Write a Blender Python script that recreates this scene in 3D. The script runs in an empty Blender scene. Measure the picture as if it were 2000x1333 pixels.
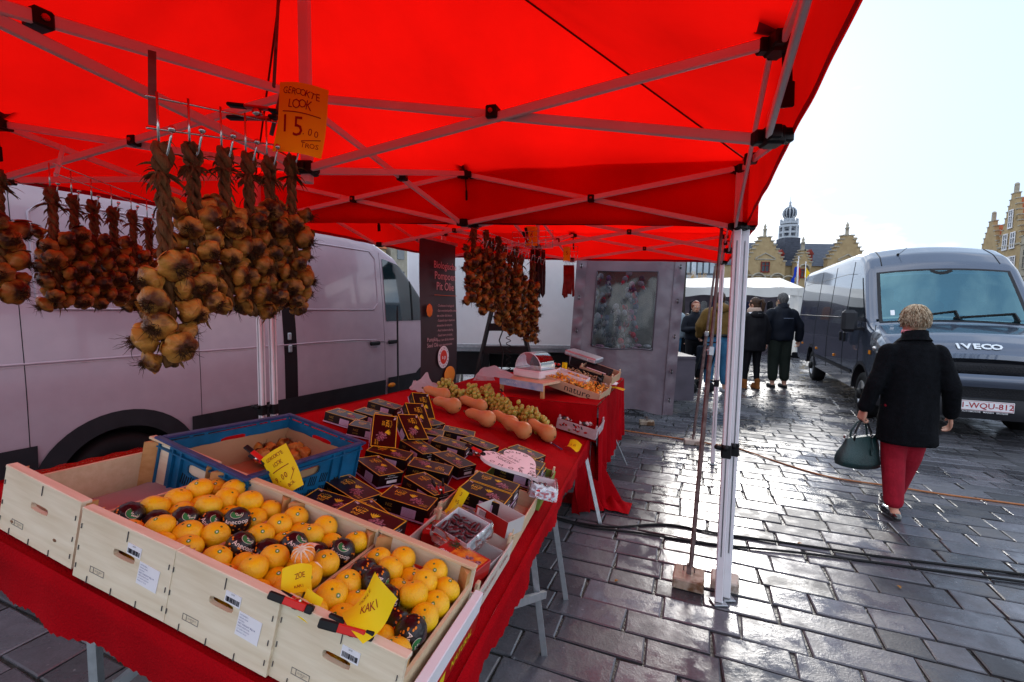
import bpy, bmesh, math, random
from mathutils import Vector, Matrix, noise
R_ = random.Random(7)
PI = math.pi
rad = math.radians
scn = bpy.context.scene
COL = scn.collection
# ---------------------------------------------------------------- camera
CAM_F, CAM_H, CAM_T, CAM_R = 889.0, 1.62, rad(4.3), 0.015
_c, _s = math.cos(CAM_T), math.sin(CAM_T)
_u0 = Vector((0, _s, _c)); FW = Vector((0, _c, -_s)); _r0 = Vector((1, 0, 0))
RT = _r0 * math.cos(CAM_R) + _u0 * math.sin(CAM_R)
UP = -_r0 * math.sin(CAM_R) + _u0 * math.cos(CAM_R)
cd = bpy.data.cameras.new('camera'); cam = bpy.data.objects.new('camera', cd); COL.objects.link(cam)
cd.sensor_width = 36; cd.lens = 36 * CAM_F / 2000; cd.clip_start = .02; cd.clip_end = 3000
cam.matrix_world = Matrix(((RT.x, UP.x, -FW.x, 0), (RT.y, UP.y, -FW.y, 0), (RT.z, UP.z, -FW.z, CAM_H), (0, 0, 0, 1)))
scn.camera = cam
# ---------------------------------------------------------------- light
SUN_EL, SUN_AZ = rad(24), rad(27)          # azimuth measured from +Y clockwise (towards +X)
w = bpy.data.worlds.new('World'); scn.world = w; w.use_nodes = True
nt = w.node_tree; nt.nodes.clear()
N = lambda t: nt.nodes.new(t)
out = N('ShaderNodeOutputWorld'); bg = N('ShaderNodeBackground'); sky = N('ShaderNodeTexSky')
sky.sky_type = 'NISHITA'; sky.sun_disc = False; sky.sun_elevation = SUN_EL; sky.sun_rotation = SUN_AZ; sky.air_density = 1.0; sky.dust_density = 2.0
tc = N('ShaderNodeTexCoord'); mp = N('ShaderNodeMapping'); mp.inputs['Scale'].default_value = (1, 1, 2.4)
nz = N('ShaderNodeTexNoise'); nz.inputs['Scale'].default_value = 2.1; nz.inputs['Detail'].default_value = 7; nz.inputs['Roughness'].default_value = .55
rp = N('ShaderNodeValToRGB'); rp.color_ramp.elements[0].position = .46; rp.color_ramp.elements[1].position = .64
rp.color_ramp.elements[0].color = (.12, .12, .12, 1); rp.color_ramp.elements[1].color = (1, 1, 1, 1)
mx = N('ShaderNodeMix'); mx.data_type = 'RGBA'; mx.inputs['B'].default_value = (10.5, 10.7, 11.0, 1)
nt.links.new(tc.outputs['Generated'], mp.inputs['Vector']); nt.links.new(mp.outputs[0], nz.inputs['Vector'])
nt.links.new(nz.outputs['Fac'], rp.inputs[0]); nt.links.new(rp.outputs[0], mx.inputs['Factor'])
mb_ = N('ShaderNodeMix'); mb_.data_type = 'RGBA'; mb_.inputs['Factor'].default_value = .96; mb_.inputs['B'].default_value = (2.7, 3.9, 5.6, 1); nt.links.new(sky.outputs[0], mb_.inputs['A']); nt.links.new(mb_.outputs['Result'], mx.inputs['A']); nt.links.new(mx.outputs['Result'], bg.inputs[0]); nt.links.new(bg.outputs[0], out.inputs[0])
bg.inputs[1].default_value = .12
sl = bpy.data.lights.new('sun', 'SUN'); sl.energy = 1.05; sl.angle = rad(12); sl.color = (1, .96, .9)
so = bpy.data.objects.new('sun', sl); COL.objects.link(so)
_sd = Vector((math.sin(SUN_AZ) * math.cos(SUN_EL), math.cos(SUN_AZ) * math.cos(SUN_EL), math.sin(SUN_EL)))
so.rotation_euler = _sd.to_track_quat('Z', 'Y').to_euler()
scn.view_settings.view_transform = 'Standard'; scn.view_settings.look = 'None'
scn.view_settings.exposure = 0.78; scn.view_settings.gamma = 1
scn.cycles.max_bounces = 7; scn.cycles.diffuse_bounces = 3; scn.cycles.glossy_bounces = 3; scn.cycles.transmission_bounces = 5; scn.cycles.transparent_max_bounces = 8
scn.cycles.use_denoising = True; scn.cycles.sample_clamp_indirect = 6; scn.cycles.caustics_reflective = False; scn.cycles.caustics_refractive = False
# ---------------------------------------------------------------- photo geometry: a picture point met with a real plane
def ray(px, py): return RT * ((px - 1000) / CAM_F) + UP * ((666.5 - py) / CAM_F) + FW
def PZ(px, py, z=0.0):
    d = ray(px, py); t = (z - CAM_H) / d.z; return Vector((d.x * t, d.y * t, z))
def PY(px, py, y):
    d = ray(px, py); t = y / d.y; return Vector((d.x * t, y, CAM_H + d.z * t))
def rot3(a, b, c): return Matrix.Rotation(rad(a), 3, 'Z') @ Matrix.Rotation(rad(b), 3, 'X') @ Matrix.Rotation(rad(c), 3, 'Y')
def frame(o, x, y, z):
    return Matrix(((x[0], y[0], z[0], o[0]), (x[1], y[1], z[1], o[1]), (x[2], y[2], z[2], o[2]), (0, 0, 0, 1)))
_m = rot3(-16.18, -3.34, 11.43)
EX, EY, EN = _m.col[0].copy(), _m.col[1].copy(), _m.col[2].copy()
OT = Vector((-1.361, 1.167, 1.012))
MTAB = frame(OT, EX, EY, EN)                 # the sloping display table: u to the right, v away, w up
def T(u, v, w=0): return OT + EX * u + EY * v + EN * w
def PT(px, py, w=0):
    d = ray(px, py); o = Vector((0, 0, CAM_H)) - OT
    t = (w - o.dot(EN)) / d.dot(EN); p = o + d * t
    return p.dot(EX), p.dot(EY)
TR = Matrix.Translation
def RZ(a): return Matrix.Rotation(a, 4, 'Z')
def RX(a): return Matrix.Rotation(a, 4, 'X')
def RY(a): return Matrix.Rotation(a, 4, 'Y')
def SC(x, y, z): return Matrix.Diagonal((x, y, z, 1))
# ---------------------------------------------------------------- mesh builder
class MB:
    def __init__(s): s.v = []; s.f = []; s.m = []; s.sm = []
    def add(s, vs, fs, mi=0, smooth=False, M=None):
        o = len(s.v)
        s.v += [tuple(M @ Vector(p)) for p in vs] if M is not None else [tuple(p) for p in vs]
        for q in fs: s.f.append(tuple(i + o for i in q)); s.m.append(mi); s.sm.append(smooth)
        return s
    def box(s, c, d, mi=0, M=None, bev=0.0):
        x, y, z = d[0] / 2, d[1] / 2, d[2] / 2
        if bev <= 0:
            vs = [(c[0] + i * x, c[1] + j * y, c[2] + k * z) for k in (-1, 1) for j in (-1, 1) for i in (-1, 1)]
            return s.add(vs, [(0, 2, 3, 1), (4, 5, 7, 6), (0, 1, 5, 4), (2, 6, 7, 3), (0, 4, 6, 2), (1, 3, 7, 5)], mi, False, M)
        b = min(bev, x * .9, y * .9, z * .9); vs = []; idx = {}
        for i in (-1, 1):
            for j in (-1, 1):
                for k in (-1, 1):
                    for a in range(3):
                        p = [i * (x - b), j * (y - b), k * (z - b)]; p[a] = (i, j, k)[a] * (x, y, z)[a]
                        idx[(i, j, k, a)] = len(vs); vs.append((c[0] + p[0], c[1] + p[1], c[2] + p[2]))
        fs = []
        for a in range(3):
            o1, o2 = (a + 1) % 3, (a + 2) % 3
            for sg in (-1, 1):
                q = []
                for t in ((-1, -1), (1, -1), (1, 1), (-1, 1)):
                    e = [0, 0, 0]; e[a] = sg; e[o1] = t[0]; e[o2] = t[1]; q.append(idx[(*e, a)])
                fs.append(tuple(q if sg > 0 else q[::-1]))
            for p in (-1, 1):
                for q_ in (-1, 1):
                    e = [0, 0, 0]; e[o1] = p; e[o2] = q_; q = []
                    for sa in (-1, 1):
                        e[a] = sa; q.append((idx[(*e, o1)], idx[(*e, o2)]))
                    r = (q[0][0], q[1][0], q[1][1], q[0][1]); fs.append(r if p * q_ < 0 else r[::-1])
        for i in (-1, 1):
            for j in (-1, 1):
                for k in (-1, 1):
                    r = tuple(idx[(i, j, k, a)] for a in range(3)); fs.append(r if i * j * k > 0 else r[::-1])
        return s.add(vs, fs, mi, False, M)
    def tube(s, pts, r, n=8, mi=0, cap=True, smooth=True, M=None, flat=1.0):
        pts = [Vector(p) for p in pts]; m = len(pts)
        rr = r if isinstance(r, (list, tuple)) else [r] * m
        vs = []; up = None
        for i, p in enumerate(pts):
            t = (pts[min(i + 1, m - 1)] - pts[max(i - 1, 0)])
            if t.length < 1e-9: t = Vector((0, 0, 1))
            t.normalize()
            if up is None: up = Vector((0, 0, 1)) if abs(t.z) < .9 else Vector((1, 0, 0))
            a = up - t * up.dot(t)
            if a.length < 1e-6: a = t.orthogonal()
            a.normalize(); b = t.cross(a); up = a
            for k in range(n):
                q = 2 * PI * k / n; vs.append(p + (a * math.cos(q) * flat + b * math.sin(q)) * rr[i])
        fs = [(i * n + k, i * n + (k + 1) % n, (i + 1) * n + (k + 1) % n, (i + 1) * n + k) for i in range(m - 1) for k in range(n)]
        if cap: fs += [tuple(range(n))[::-1], tuple((m - 1) * n + k for k in range(n))]
        return s.add(vs, fs, mi, smooth, M)
    def bar(s, p, q, a, b=None, mi=0, up=None, bev=0.0):
        p, q = Vector(p), Vector(q); b = b or a; t = (q - p); L = t.length; t.normalize()
        u = Vector(up) if up is not None else (Vector((0, 0, 1)) if abs(t.z) < .95 else Vector((0, 1, 0)))
        x = u.cross(t).normalized(); y = t.cross(x)
        return s.box((0, 0, 0), (a, b, L), mi, frame((p + q) / 2, x, y, t), bev)
    def lathe(s, prof, n=16, mi=0, smooth=True, M=None, lobe=0, amp=0, sx=1, sy=1):
        vs = []
        for r, z in prof:
            for k in range(n):
                q = 2 * PI * k / n; rr = r * (1 + amp * math.cos(lobe * q) * min(1, r * 60)); vs.append((rr * math.cos(q) * sx, rr * math.sin(q) * sy, z))
        m = len(prof)
        fs = [(i * n + k, i * n + (k + 1) % n, (i + 1) * n + (k + 1) % n, (i + 1) * n + k) for i in range(m - 1) for k in range(n)]
        fs += [tuple(range(n))[::-1], tuple((m - 1) * n + k for k in range(n))]
        return s.add(vs, fs, mi, smooth, M)
    def ball(s, c, r, n=16, m=10, mi=0, M=None, sc=(1, 1, 1)):
        pr = [(max(1e-4, math.sin(PI * i / m)) * r, -math.cos(PI * i / m) * r) for i in range(m + 1)]
        X = TR(Vector(c)) @ SC(*sc)
        return s.lathe(pr, n, mi, True, (M @ X) if M is not None else X)
    def grid(s, fn, nu, nv, mi=0, smooth=True, M=None, closed=False):
        vs = [fn(i / nu, j / nv) for j in range(nv + 1) for i in range(nu + 1)]
        fs = [(j * (nu + 1) + i, j * (nu + 1) + i + 1, (j + 1) * (nu + 1) + i + 1, (j + 1) * (nu + 1) + i) for j in range(nv) for i in range(nu)]
        return s.add(vs, fs, mi, smooth, M)
    def loft(s, rings, mi=0, smooth=True, M=None, cap=True):
        n = len(rings[0]); vs = [p for r in rings for p in r]; m = len(rings)
        fs = [(i * n + k, i * n + (k + 1) % n, (i + 1) * n + (k + 1) % n, (i + 1) * n + k) for i in range(m - 1) for k in range(n)]
        if cap: fs += [tuple(range(n))[::-1], tuple((m - 1) * n + k for k in range(n))]
        return s.add(vs, fs, mi, smooth, M)
    def poly(s, pts, h, mi=0, M=None):      # flat outline in xy, extruded along z by h
        n = len(pts); vs = [(x, y, 0) for x, y in pts] + [(x, y, h) for x, y in pts]
        return s.add(vs, [tuple(range(n))[::-1], tuple(range(n, 2 * n))] + [(i, (i + 1) % n, n + (i + 1) % n, n + i) for i in range(n)], mi, False, M)
    def holed(s, w_, h_, t, hc, hw, hh, mi=0, M=None, rnd=True):   # board in xz with a hand hole, thickness t along +y
        cx, cz = hc; A = set()
        for k in range(28): A.add(2 * PI * k / 28)
        for X, Z in ((0, 0), (w_, 0), (w_, h_), (0, h_)): A.add(math.atan2(Z - cz, X - cx) % (2 * PI))
        A = sorted(A); inn = []; ou = []
        for a in A:
            c, q = math.cos(a), math.sin(a)
            e = 5.0; rr = (abs(c / hw) ** e + abs(q / hh) ** e) ** (-1 / e); inn.append((cx + c * rr, cz + q * rr))
            ts = []
            if c > 1e-9: ts.append((w_ - cx) / c)
            if c < -1e-9: ts.append(-cx / c)
            if q > 1e-9: ts.append((h_ - cz) / q)
            if q < -1e-9: ts.append(-cz / q)
            k = min(ts); ou.append((cx + c * k, cz + q * k))
        n = len(A); vs = [(x, 0, z) for x, z in inn] + [(x, 0, z) for x, z in ou] + [(x, t, z) for x, z in inn] + [(x, t, z) for x, z in ou]
        fs = []
        for i in range(n):
            j = (i + 1) % n
            fs += [(i, j, n + j, n + i)[::-1], (2 * n + i, 2 * n + j, 3 * n + j, 3 * n + i), (i, j, 2 * n + j, 2 * n + i), (n + i, n + j, 3 * n + j, 3 * n + i)[::-1]]
        return s.add(vs, fs, mi, False, M)
    def text(s, body, size, mi=0, M=None, align='CENTER', ext=0.0, warp=None, bold=0.0, sx=1.0, shear=0.0, hand=False):
        me = text_mesh(body, align, shear, bold)
        vs = [Vector((v[0] * size * sx, v[1] * size, v[2] * size + ext * 0)) for v in me[0]]
        if warp: vs = [warp(v) for v in vs]
        return s.add(vs, me[1], mi, False, M)
    def hand(s, body, size, mi=0, M=None, seed=1, sx=.85):      # jittered capitals, as by a felt pen
        rr = random.Random(seed); x = 0; W = .62 * size * sx
        tot = W * len(body)
        for ch in body:
            if ch != ' ':
                X = TR((x - tot / 2 + W / 2, rr.uniform(-.06, .06) * size, 0)) @ RZ(rr.uniform(-.14, .14)) @ SC(rr.uniform(.9, 1.15) * sx, rr.uniform(.9, 1.15), 1)
                s.text(ch, size, mi, (M @ X) if M is not None else X)
            x += W
        return s
    def mesh(s, name, mats):
        me = bpy.data.meshes.new(name); me.from_pydata(s.v, [], s.f)
        for m in mats: me.materials.append(m)
        me.polygons.foreach_set('material_index', s.m); me.polygons.foreach_set('use_smooth', s.sm); me.update()
        return me
_tc = {}
def text_mesh(body, align, shear, bold):
    k = (body, align, shear, bold)
    if k not in _tc:
        cu = bpy.data.curves.new('t', 'FONT'); cu.body = body; cu.align_x = align; cu.align_y = 'CENTER'; cu.resolution_u = 2; cu.shear = shear; cu.offset = bold
        ob = bpy.data.objects.new('t', cu); COL.objects.link(ob); dg = bpy.context.evaluated_depsgraph_get()
        me = bpy.data.meshes.new_from_object(ob.evaluated_get(dg)); _tc[k] = ([tuple(v.co) for v in me.vertices], [tuple(p.vertices) for p in me.polygons])
        bpy.data.objects.remove(ob); bpy.data.curves.remove(cu); bpy.data.meshes.remove(me)
    return _tc[k]
WM = {}
def reg(o, M): WM[o] = M; return o
def thing(name, label, cat, M=None, group=None):
    o = bpy.data.objects.new(name, None); COL.objects.link(o); o.empty_display_size = .1
    M = M if M is not None else Matrix.Identity(4)
    if not isinstance(M, Matrix): M = TR(Vector(M))
    o.matrix_world = M; WM[o.name] = M.copy(); o['label'] = label; o['category'] = cat
    if group: o['group'] = group
    return o
def put(name, me, parent=None, M=None, label=None):
    """link a mesh as an object; M is its matrix in its parent's space (or in the world)"""
    o = bpy.data.objects.new(name, me); COL.objects.link(o)
    if parent is not None: o.parent = parent; WM[o.name] = WM[parent.name] @ (M if M is not None else Matrix.Identity(4))
    else: WM[o.name] = M.copy() if M is not None else Matrix.Identity(4)
    if M is not None: o.matrix_local = M
    if label: o['label'] = label
    return o
def part(name, mb, mats, parent, world=False, M=None, label=None):
    if not isinstance(mats, (list, tuple)): mats = [mats]
    if world:
        I = WM[parent.name].inverted(); mb.v = [tuple(I @ Vector(p)) for p in mb.v]
    return put(name, mb.mesh(name, mats), parent, M, label)
def tag(o, label, cat, group=None, kind=None):
    if label: o['label'] = label
    if cat: o['category'] = cat
    if group: o['group'] = group
    if kind: o['kind'] = kind
    return o
def solo(name, mb, mats, label, cat, group=None, M=None, org=None, kind=None):
    """a thing that is one mesh; org: world origin for a mesh given in world coordinates"""
    if not isinstance(mats, (list, tuple)): mats = [mats]
    if org is not None:
        org = Vector(org); mb.v = [tuple(Vector(p) - org) for p in mb.v]; M = TR(org)
    return tag(put(name, mb.mesh(name, mats), None, M), label, cat, group, kind)
def struct(name, mb, mats, kind='structure'):
    o = put(name, mb.mesh(name, mats if isinstance(mats, (list, tuple)) else [mats])); o['kind'] = kind; return o
def copy_tree(o, parent=None):
    c = o.copy(); COL.objects.link(c)
    if parent: c.parent = parent
    WM[c.name] = WM.get(o.name, Matrix.Identity(4)).copy()
    for ch in [x for x in KIDS(o)]: copy_tree(ch, c)
    return c
def KIDS(o): return [x for x in bpy.data.objects if x.parent == o]
def setM(o, M): o.matrix_world = M; WM[o.name] = M.copy(); return o
def remesh(mb, vox, name, mat, smooth=2, tex=None):
    """join overlapping closed volumes into one continuous skin"""
    me = mb.mesh(name, [mat]); ob = bpy.data.objects.new(name, me); COL.objects.link(ob)
    r = ob.modifiers.new('r', 'REMESH'); r.mode = 'VOXEL'; r.voxel_size = vox
    sm = ob.modifiers.new('s', 'SMOOTH'); sm.iterations = smooth; sm.factor = .6
    dg = bpy.context.evaluated_depsgraph_get(); me2 = bpy.data.meshes.new_from_object(ob.evaluated_get(dg))
    bpy.data.objects.remove(ob); me2.name = name
    me2.materials.clear(); me2.materials.append(mat)
    me2.polygons.foreach_set('use_smooth', [True] * len(me2.polygons)); me2.update()
    return me2
# ---------------------------------------------------------------- materials
MATS = {}
def mat(name, col, rough=.6, metal=0, var=.12, vs=8, bump=0, bs=40, spec=.22, coat=0, trans=0, col2=None, stretch=(1, 1, 1), detail=4, sheen=0, sub=0, rvar=0, alpha=1, contrast=.5, emit=0, dirt=None):
    if name in MATS: return MATS[name]
    m = bpy.data.materials.new(name); m.use_nodes = True; t = m.node_tree; b = t.nodes['Principled BSDF']; n = t.nodes.new; L = t.links.new
    b.inputs['Roughness'].default_value = rough; b.inputs['Metallic'].default_value = metal; b.inputs['Specular IOR Level'].default_value = spec
    b.inputs['Coat Weight'].default_value = coat; b.inputs['Coat Roughness'].default_value = .04
    if sheen: b.inputs['Sheen Weight'].default_value = sheen
    if sub: b.inputs['Subsurface Weight'].default_value = sub; b.inputs['Subsurface Radius'].default_value = (.02, .01, .005); b.inputs['Subsurface Scale'].default_value = .5
    if alpha < 1: b.inputs['Alpha'].default_value = alpha
    if trans: b.inputs['Transmission Weight'].default_value = trans
    if emit: b.inputs['Emission Color'].default_value = (*col, 1); b.inputs['Emission Strength'].default_value = emit
    tcn = n('ShaderNodeTexCoord'); mpn = n('ShaderNodeMapping'); mpn.inputs['Scale'].default_value = stretch; L(tcn.outputs['Object'], mpn.inputs['Vector'])
    if var or col2:
        z = n('ShaderNodeTexNoise'); z.inputs['Scale'].default_value = vs; z.inputs['Detail'].default_value = detail; L(mpn.outputs[0], z.inputs['Vector'])
        cr = n('ShaderNodeValToRGB'); cr.color_ramp.elements[0].position = .5 - contrast / 2 + .05; cr.color_ramp.elements[1].position = .5 + contrast / 2 - .05
        c2 = col2 or tuple(min(1, c * (1 + var)) for c in col); c1 = col if col2 else tuple(c * (1 - var) for c in col)
        cr.color_ramp.elements[0].color = (*c1, 1); cr.color_ramp.elements[1].color = (*c2, 1)
        L(z.outputs['Fac'], cr.inputs[0]); last = cr.outputs[0]
        if dirt:
            z2 = n('ShaderNodeTexNoise'); z2.inputs['Scale'].default_value = dirt[1]; z2.inputs['Detail'].default_value = 6; L(tcn.outputs['Object'], z2.inputs['Vector'])
            c3 = n('ShaderNodeValToRGB'); c3.color_ramp.elements[0].position = dirt[2]; c3.color_ramp.elements[1].position = min(1, dirt[2] + .12); L(z2.outputs['Fac'], c3.inputs[0])
            mm = n('ShaderNodeMix'); mm.data_type = 'RGBA'; L(c3.outputs[0], mm.inputs['Factor']); L(last, mm.inputs['A']); mm.inputs['B'].default_value = (*dirt[0], 1); last = mm.outputs['Result']
        L(last, b.inputs['Base Color'])
    else: b.inputs['Base Color'].default_value = (*col, 1)
    if rvar:
        z = n('ShaderNodeTexNoise'); z.inputs['Scale'].default_value = vs * .7; L(mpn.outputs[0], z.inputs['Vector']); mr = n('ShaderNodeMapRange')
        mr.inputs[3].default_value = max(0, rough - rvar); mr.inputs[4].default_value = min(1, rough + rvar); mr.inputs[1].default_value = .3; mr.inputs[2].default_value = .7
        L(z.outputs['Fac'], mr.inputs[0]); L(mr.outputs[0], b.inputs['Roughness'])
    if bump:
        z = n('ShaderNodeTexNoise'); z.inputs['Scale'].default_value = bs; z.inputs['Detail'].default_value = 5; L(mpn.outputs[0], z.inputs['Vector'])
        bp = n('ShaderNodeBump'); bp.inputs['Strength'].default_value = bump; bp.inputs['Distance'].default_value = .01; L(z.outputs['Fac'], bp.inputs['Height']); L(bp.outputs[0], b.inputs['Normal'])
    MATS[name] = m; return m
def glass(name, tint=(.8, .9, .9), mixg=.12, rough=.02, gcol=(1, 1, 1)):     # thin pane: mostly clear, mirror at grazing
    if name in MATS: return MATS[name]
    m = bpy.data.materials.new(name); m.use_nodes = True; t = m.node_tree; t.nodes.clear(); n = t.nodes.new; L = t.links.new
    o = n('ShaderNodeOutputMaterial'); tr = n('ShaderNodeBsdfTransparent'); g = n('ShaderNodeBsdfGlossy'); mi = n('ShaderNodeMixShader'); f = n('ShaderNodeFresnel'); a = n('ShaderNodeMath')
    tr.inputs[0].default_value = (*tint, 1); g.inputs['Roughness'].default_value = rough; g.inputs[0].default_value = (*gcol, 1); f.inputs[0].default_value = 1.45; a.operation = 'ADD'; a.inputs[1].default_value = mixg; a.use_clamp = True
    L(f.outputs[0], a.inputs[0]); L(a.outputs[0], mi.inputs[0]); L(tr.outputs[0], mi.inputs[1]); L(g.outputs[0], mi.inputs[2]); L(mi.outputs[0], o.inputs[0])
    MATS[name] = m; return m
def fabric(name, col, tr=.5, var=.06, rough=.8, bump=.15, bs=6):          # woven sheet that lets light through
    if name in MATS: return MATS[name]
    m = bpy.data.materials.new(name); m.use_nodes = True; t = m.node_tree; n = t.nodes.new; L = t.links.new
    b = t.nodes['Principled BSDF']; o = t.nodes['Material Output']; b.inputs['Roughness'].default_value = rough; b.inputs['Specular IOR Level'].default_value = .2
    tcn = n('ShaderNodeTexCoord'); z = n('ShaderNodeTexNoise'); z.inputs['Scale'].default_value = 1.6; z.inputs['Detail'].default_value = 8; L(tcn.outputs['Object'], z.inputs['Vector'])
    cr = n('ShaderNodeValToRGB'); cr.color_ramp.elements[0].position = .3; cr.color_ramp.elements[1].position = .7
    cr.color_ramp.elements[0].color = (*[c * (1 - var) for c in col], 1); cr.color_ramp.elements[1].color = (*[min(1, c * (1 + var)) for c in col], 1); L(z.outputs['Fac'], cr.inputs[0])
    L(cr.outputs[0], b.inputs['Base Color']); tl = n('ShaderNodeBsdfTranslucent'); L(cr.outputs[0], tl.inputs[0]); ms = n('ShaderNodeMixShader'); ms.inputs[0].default_value = tr
    z2 = n('ShaderNodeTexNoise'); z2.inputs['Scale'].default_value = bs; z2.inputs['Detail'].default_value = 6; L(tcn.outputs['Object'], z2.inputs['Vector'])
    bp = n('ShaderNodeBump'); bp.inputs['Strength'].default_value = bump; bp.inputs['Distance'].default_value = .03; L(z2.outputs['Fac'], bp.inputs['Height']); L(bp.outputs[0], b.inputs['Normal']); L(bp.outputs[0], tl.inputs['Normal'])
    L(b.outputs[0], ms.inputs[1]); L(tl.outputs[0], ms.inputs[2]); L(ms.outputs[0], o.inputs[0]); MATS[name] = m; return m
M_BLACK = mat('black_plastic', (.010, .010, .011), .5, var=.2, bump=.1)
M_ALU = mat('white_aluminium', (.80, .78, .81), .36, metal=.05, var=.05, dirt=((.35, .33, .33), 9, .68))
M_STEEL = mat('galvanised_steel', (.42, .44, .46), .4, metal=.7, var=.12, vs=30)
M_CHROME = mat('bright_wire', (.55, .52, .5), .25, metal=1, var=.1)
M_RUST = mat('rusty_brown_paint', (.10, .06, .055), .55, var=.3, col2=(.22, .17, .16), vs=25, bump=.3)
M_RED = mat('red_plastic', (.6, .02, .015), .35, var=.05)
M_WHITE = mat('white_paper', (.78, .77, .8), .6, var=.03)
M_INK = mat('black_ink', (.02, .018, .025), .6, var=0)
M_REDINK = mat('dark_red_ink', (.28, .01, .005), .6, var=0)
M_YPAPER = fabric('yellow_card', (.95, .72, .01), .25, .04, .55, .05)
M_RUBBER = mat('black_rubber', (.012, .012, .013), .7, var=.3, bump=.2)
# ================================================================ the ground: wet stone pavers laid in courses, each stone real
YAW = rad(22)
GA = Vector((math.sin(YAW), math.cos(YAW), 0)); GB = Vector((math.cos(YAW), -math.sin(YAW), 0))
def stone_mat():
    m = bpy.data.materials.new('wet_bluestone'); m.use_nodes = True; t = m.node_tree; b = t.nodes['Principled BSDF']; n = t.nodes.new; L = t.links.new
    g = n('ShaderNodeNewGeometry'); at = n('ShaderNodeAttribute'); at.attribute_name = 'tone'
    def nz(sc, det=5, ro=.55):
        z = n('ShaderNodeTexNoise'); z.inputs['Scale'].default_value = sc; z.inputs['Detail'].default_value = det; z.inputs['Roughness'].default_value = ro; L(g.outputs['Position'], z.inputs['Vector']); return z.outputs['Fac']
    def mr(s, a, b_, c, d):
        q = n('ShaderNodeMapRange'); q.inputs[1].default_value = a; q.inputs[2].default_value = b_; q.inputs[3].default_value = c; q.inputs[4].default_value = d; L(s, q.inputs[0]); return q.outputs[0]
    def ma(op, a, b_):
        q = n('ShaderNodeMath'); q.operation = op
        for i, x in enumerate((a, b_)):
            if isinstance(x, (int, float)): q.inputs[i].default_value = x
            else: L(x, q.inputs[i])
        return q.outputs[0]
    fine = nz(95, 4, .7); mid = nz(9, 6); big = nz(1.15, 3); puddle = nz(.8, 4); speck = nz(46, 2, .4)
    tone = ma('MULTIPLY', mr(at.outputs['Fac'], 0, 1, .40, 1.55), ma('ADD', mr(fine, .3, .7, .8, 1.2), mr(mid, .3, .7, -.25, .25)))
    cr = n('ShaderNodeCombineColor'); spk = mr(speck, .70, .76, 0, .12)
    L(ma('ADD', ma('MULTIPLY', tone, .084), spk), cr.inputs[0]); L(ma('ADD', ma('MULTIPLY', tone, .083), spk), cr.inputs[1]); L(ma('ADD', ma('MULTIPLY', tone, .094), spk), cr.inputs[2])
    L(cr.outputs[0], b.inputs['Base Color'])
    wet = ma('ADD', mr(big, .40, .60, 0, .6), ma('ADD', mr(mid, .38, .62, 0, .4), mr(at.outputs['Fac'], 0, 1, -.15, .15)))
    L(mr(wet, .15, .85, .50, .06), b.inputs['Roughness']); b.inputs['Specular IOR Level'].default_value = .6
    bp = n('ShaderNodeBump'); bp.inputs['Distance'].default_value = .004
    L(mr(wet, .2, .85, .9, .26), bp.inputs['Strength']); L(ma('ADD', ma('MULTIPLY', fine, .35), ma('MULTIPLY', mid, 1.3)), bp.inputs['Height']); L(bp.outputs[0], b.inputs['Normal'])
    return m
M_STONE = stone_mat()
M_JOINT = mat('wet_joint_sand', (.035, .032, .028), .35, var=.4, vs=20, bump=.5, bs=60, rvar=.2)
g = MB(); tones = []; rr = random.Random(3)
v0 = -3.0
row = 0
while v0 < 46:
    d = rr.uniform(.165, .20) if v0 < 24 else .44
    u0 = -16 + rr.uniform(0, .4); far = v0 > 14
    while u0 < 34:
        L_ = rr.choice((rr.uniform(.18, .28), rr.uniform(.26, .40), rr.uniform(.34, .48))) * (1 if v0 < 24 else 2)
        c = GB * (u0 + L_ / 2) + GA * (v0 + d / 2)
        if c.y > -1.2 and abs(c.x) < 1.6 + abs(c.y) * 1.25:
            gp = .006; x0, x1, y0, y1 = u0 + gp, u0 + L_ - gp, v0 + gp, v0 + d - gp
            j = lambda q=.007: rr.uniform(-q, q)
            z = rr.uniform(-.0025, .0025); tx, ty = rr.uniform(-.009, .009), rr.uniform(-.011, .011); bv = .007
            P = [(x0 + j(), y0 + j()), (x1 + j(), y0 + j()), (x1 + j(), y1 + j()), (x0 + j(), y1 + j())]
            cx, cy = (x0 + x1) / 2, (y0 + y1) / 2
            def W(x, y, zz):
                p = GB * x + GA * y; return (p.x, p.y, zz + (x - cx) * tx + (y - cy) * ty)
            top = [W(x + (bv if x < cx else -bv), y + (bv if y < cy else -bv), z) for x, y in P]
            edge = [W(x, y, z - .004) for x, y in P]; low = [W(x, y, z - .02) for x, y in P]
            k = len(g.v); g.v += top + edge + low; fs = [(k, k + 1, k + 2, k + 3)]
            for i in range(4):
                i2 = (i + 1) % 4; fs.append((k + 4 + i, k + 4 + i2, k + i2, k + i)); fs.append((k + 8 + i, k + 8 + i2, k + 4 + i2, k + 4 + i))
            g.f += fs; g.m += [0] * 9; g.sm += [False] * 9; tones += [rr.random()] * 9
        u0 += L_
    v0 += d; row += 1
me = g.mesh('pavement', [M_STONE])
at = me.attributes.new('tone', 'FLOAT', 'FACE'); at.data.foreach_set('value', tones)
o = put('pavement', me); o['kind'] = 'structure'
g = MB(); g.add([(-200, -60, -.012), (260, -60, -.012), (260, 400, -.012), (-200, 400, -.012)], [(0, 1, 2, 3)]); struct('ground', g, M_JOINT)

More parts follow.
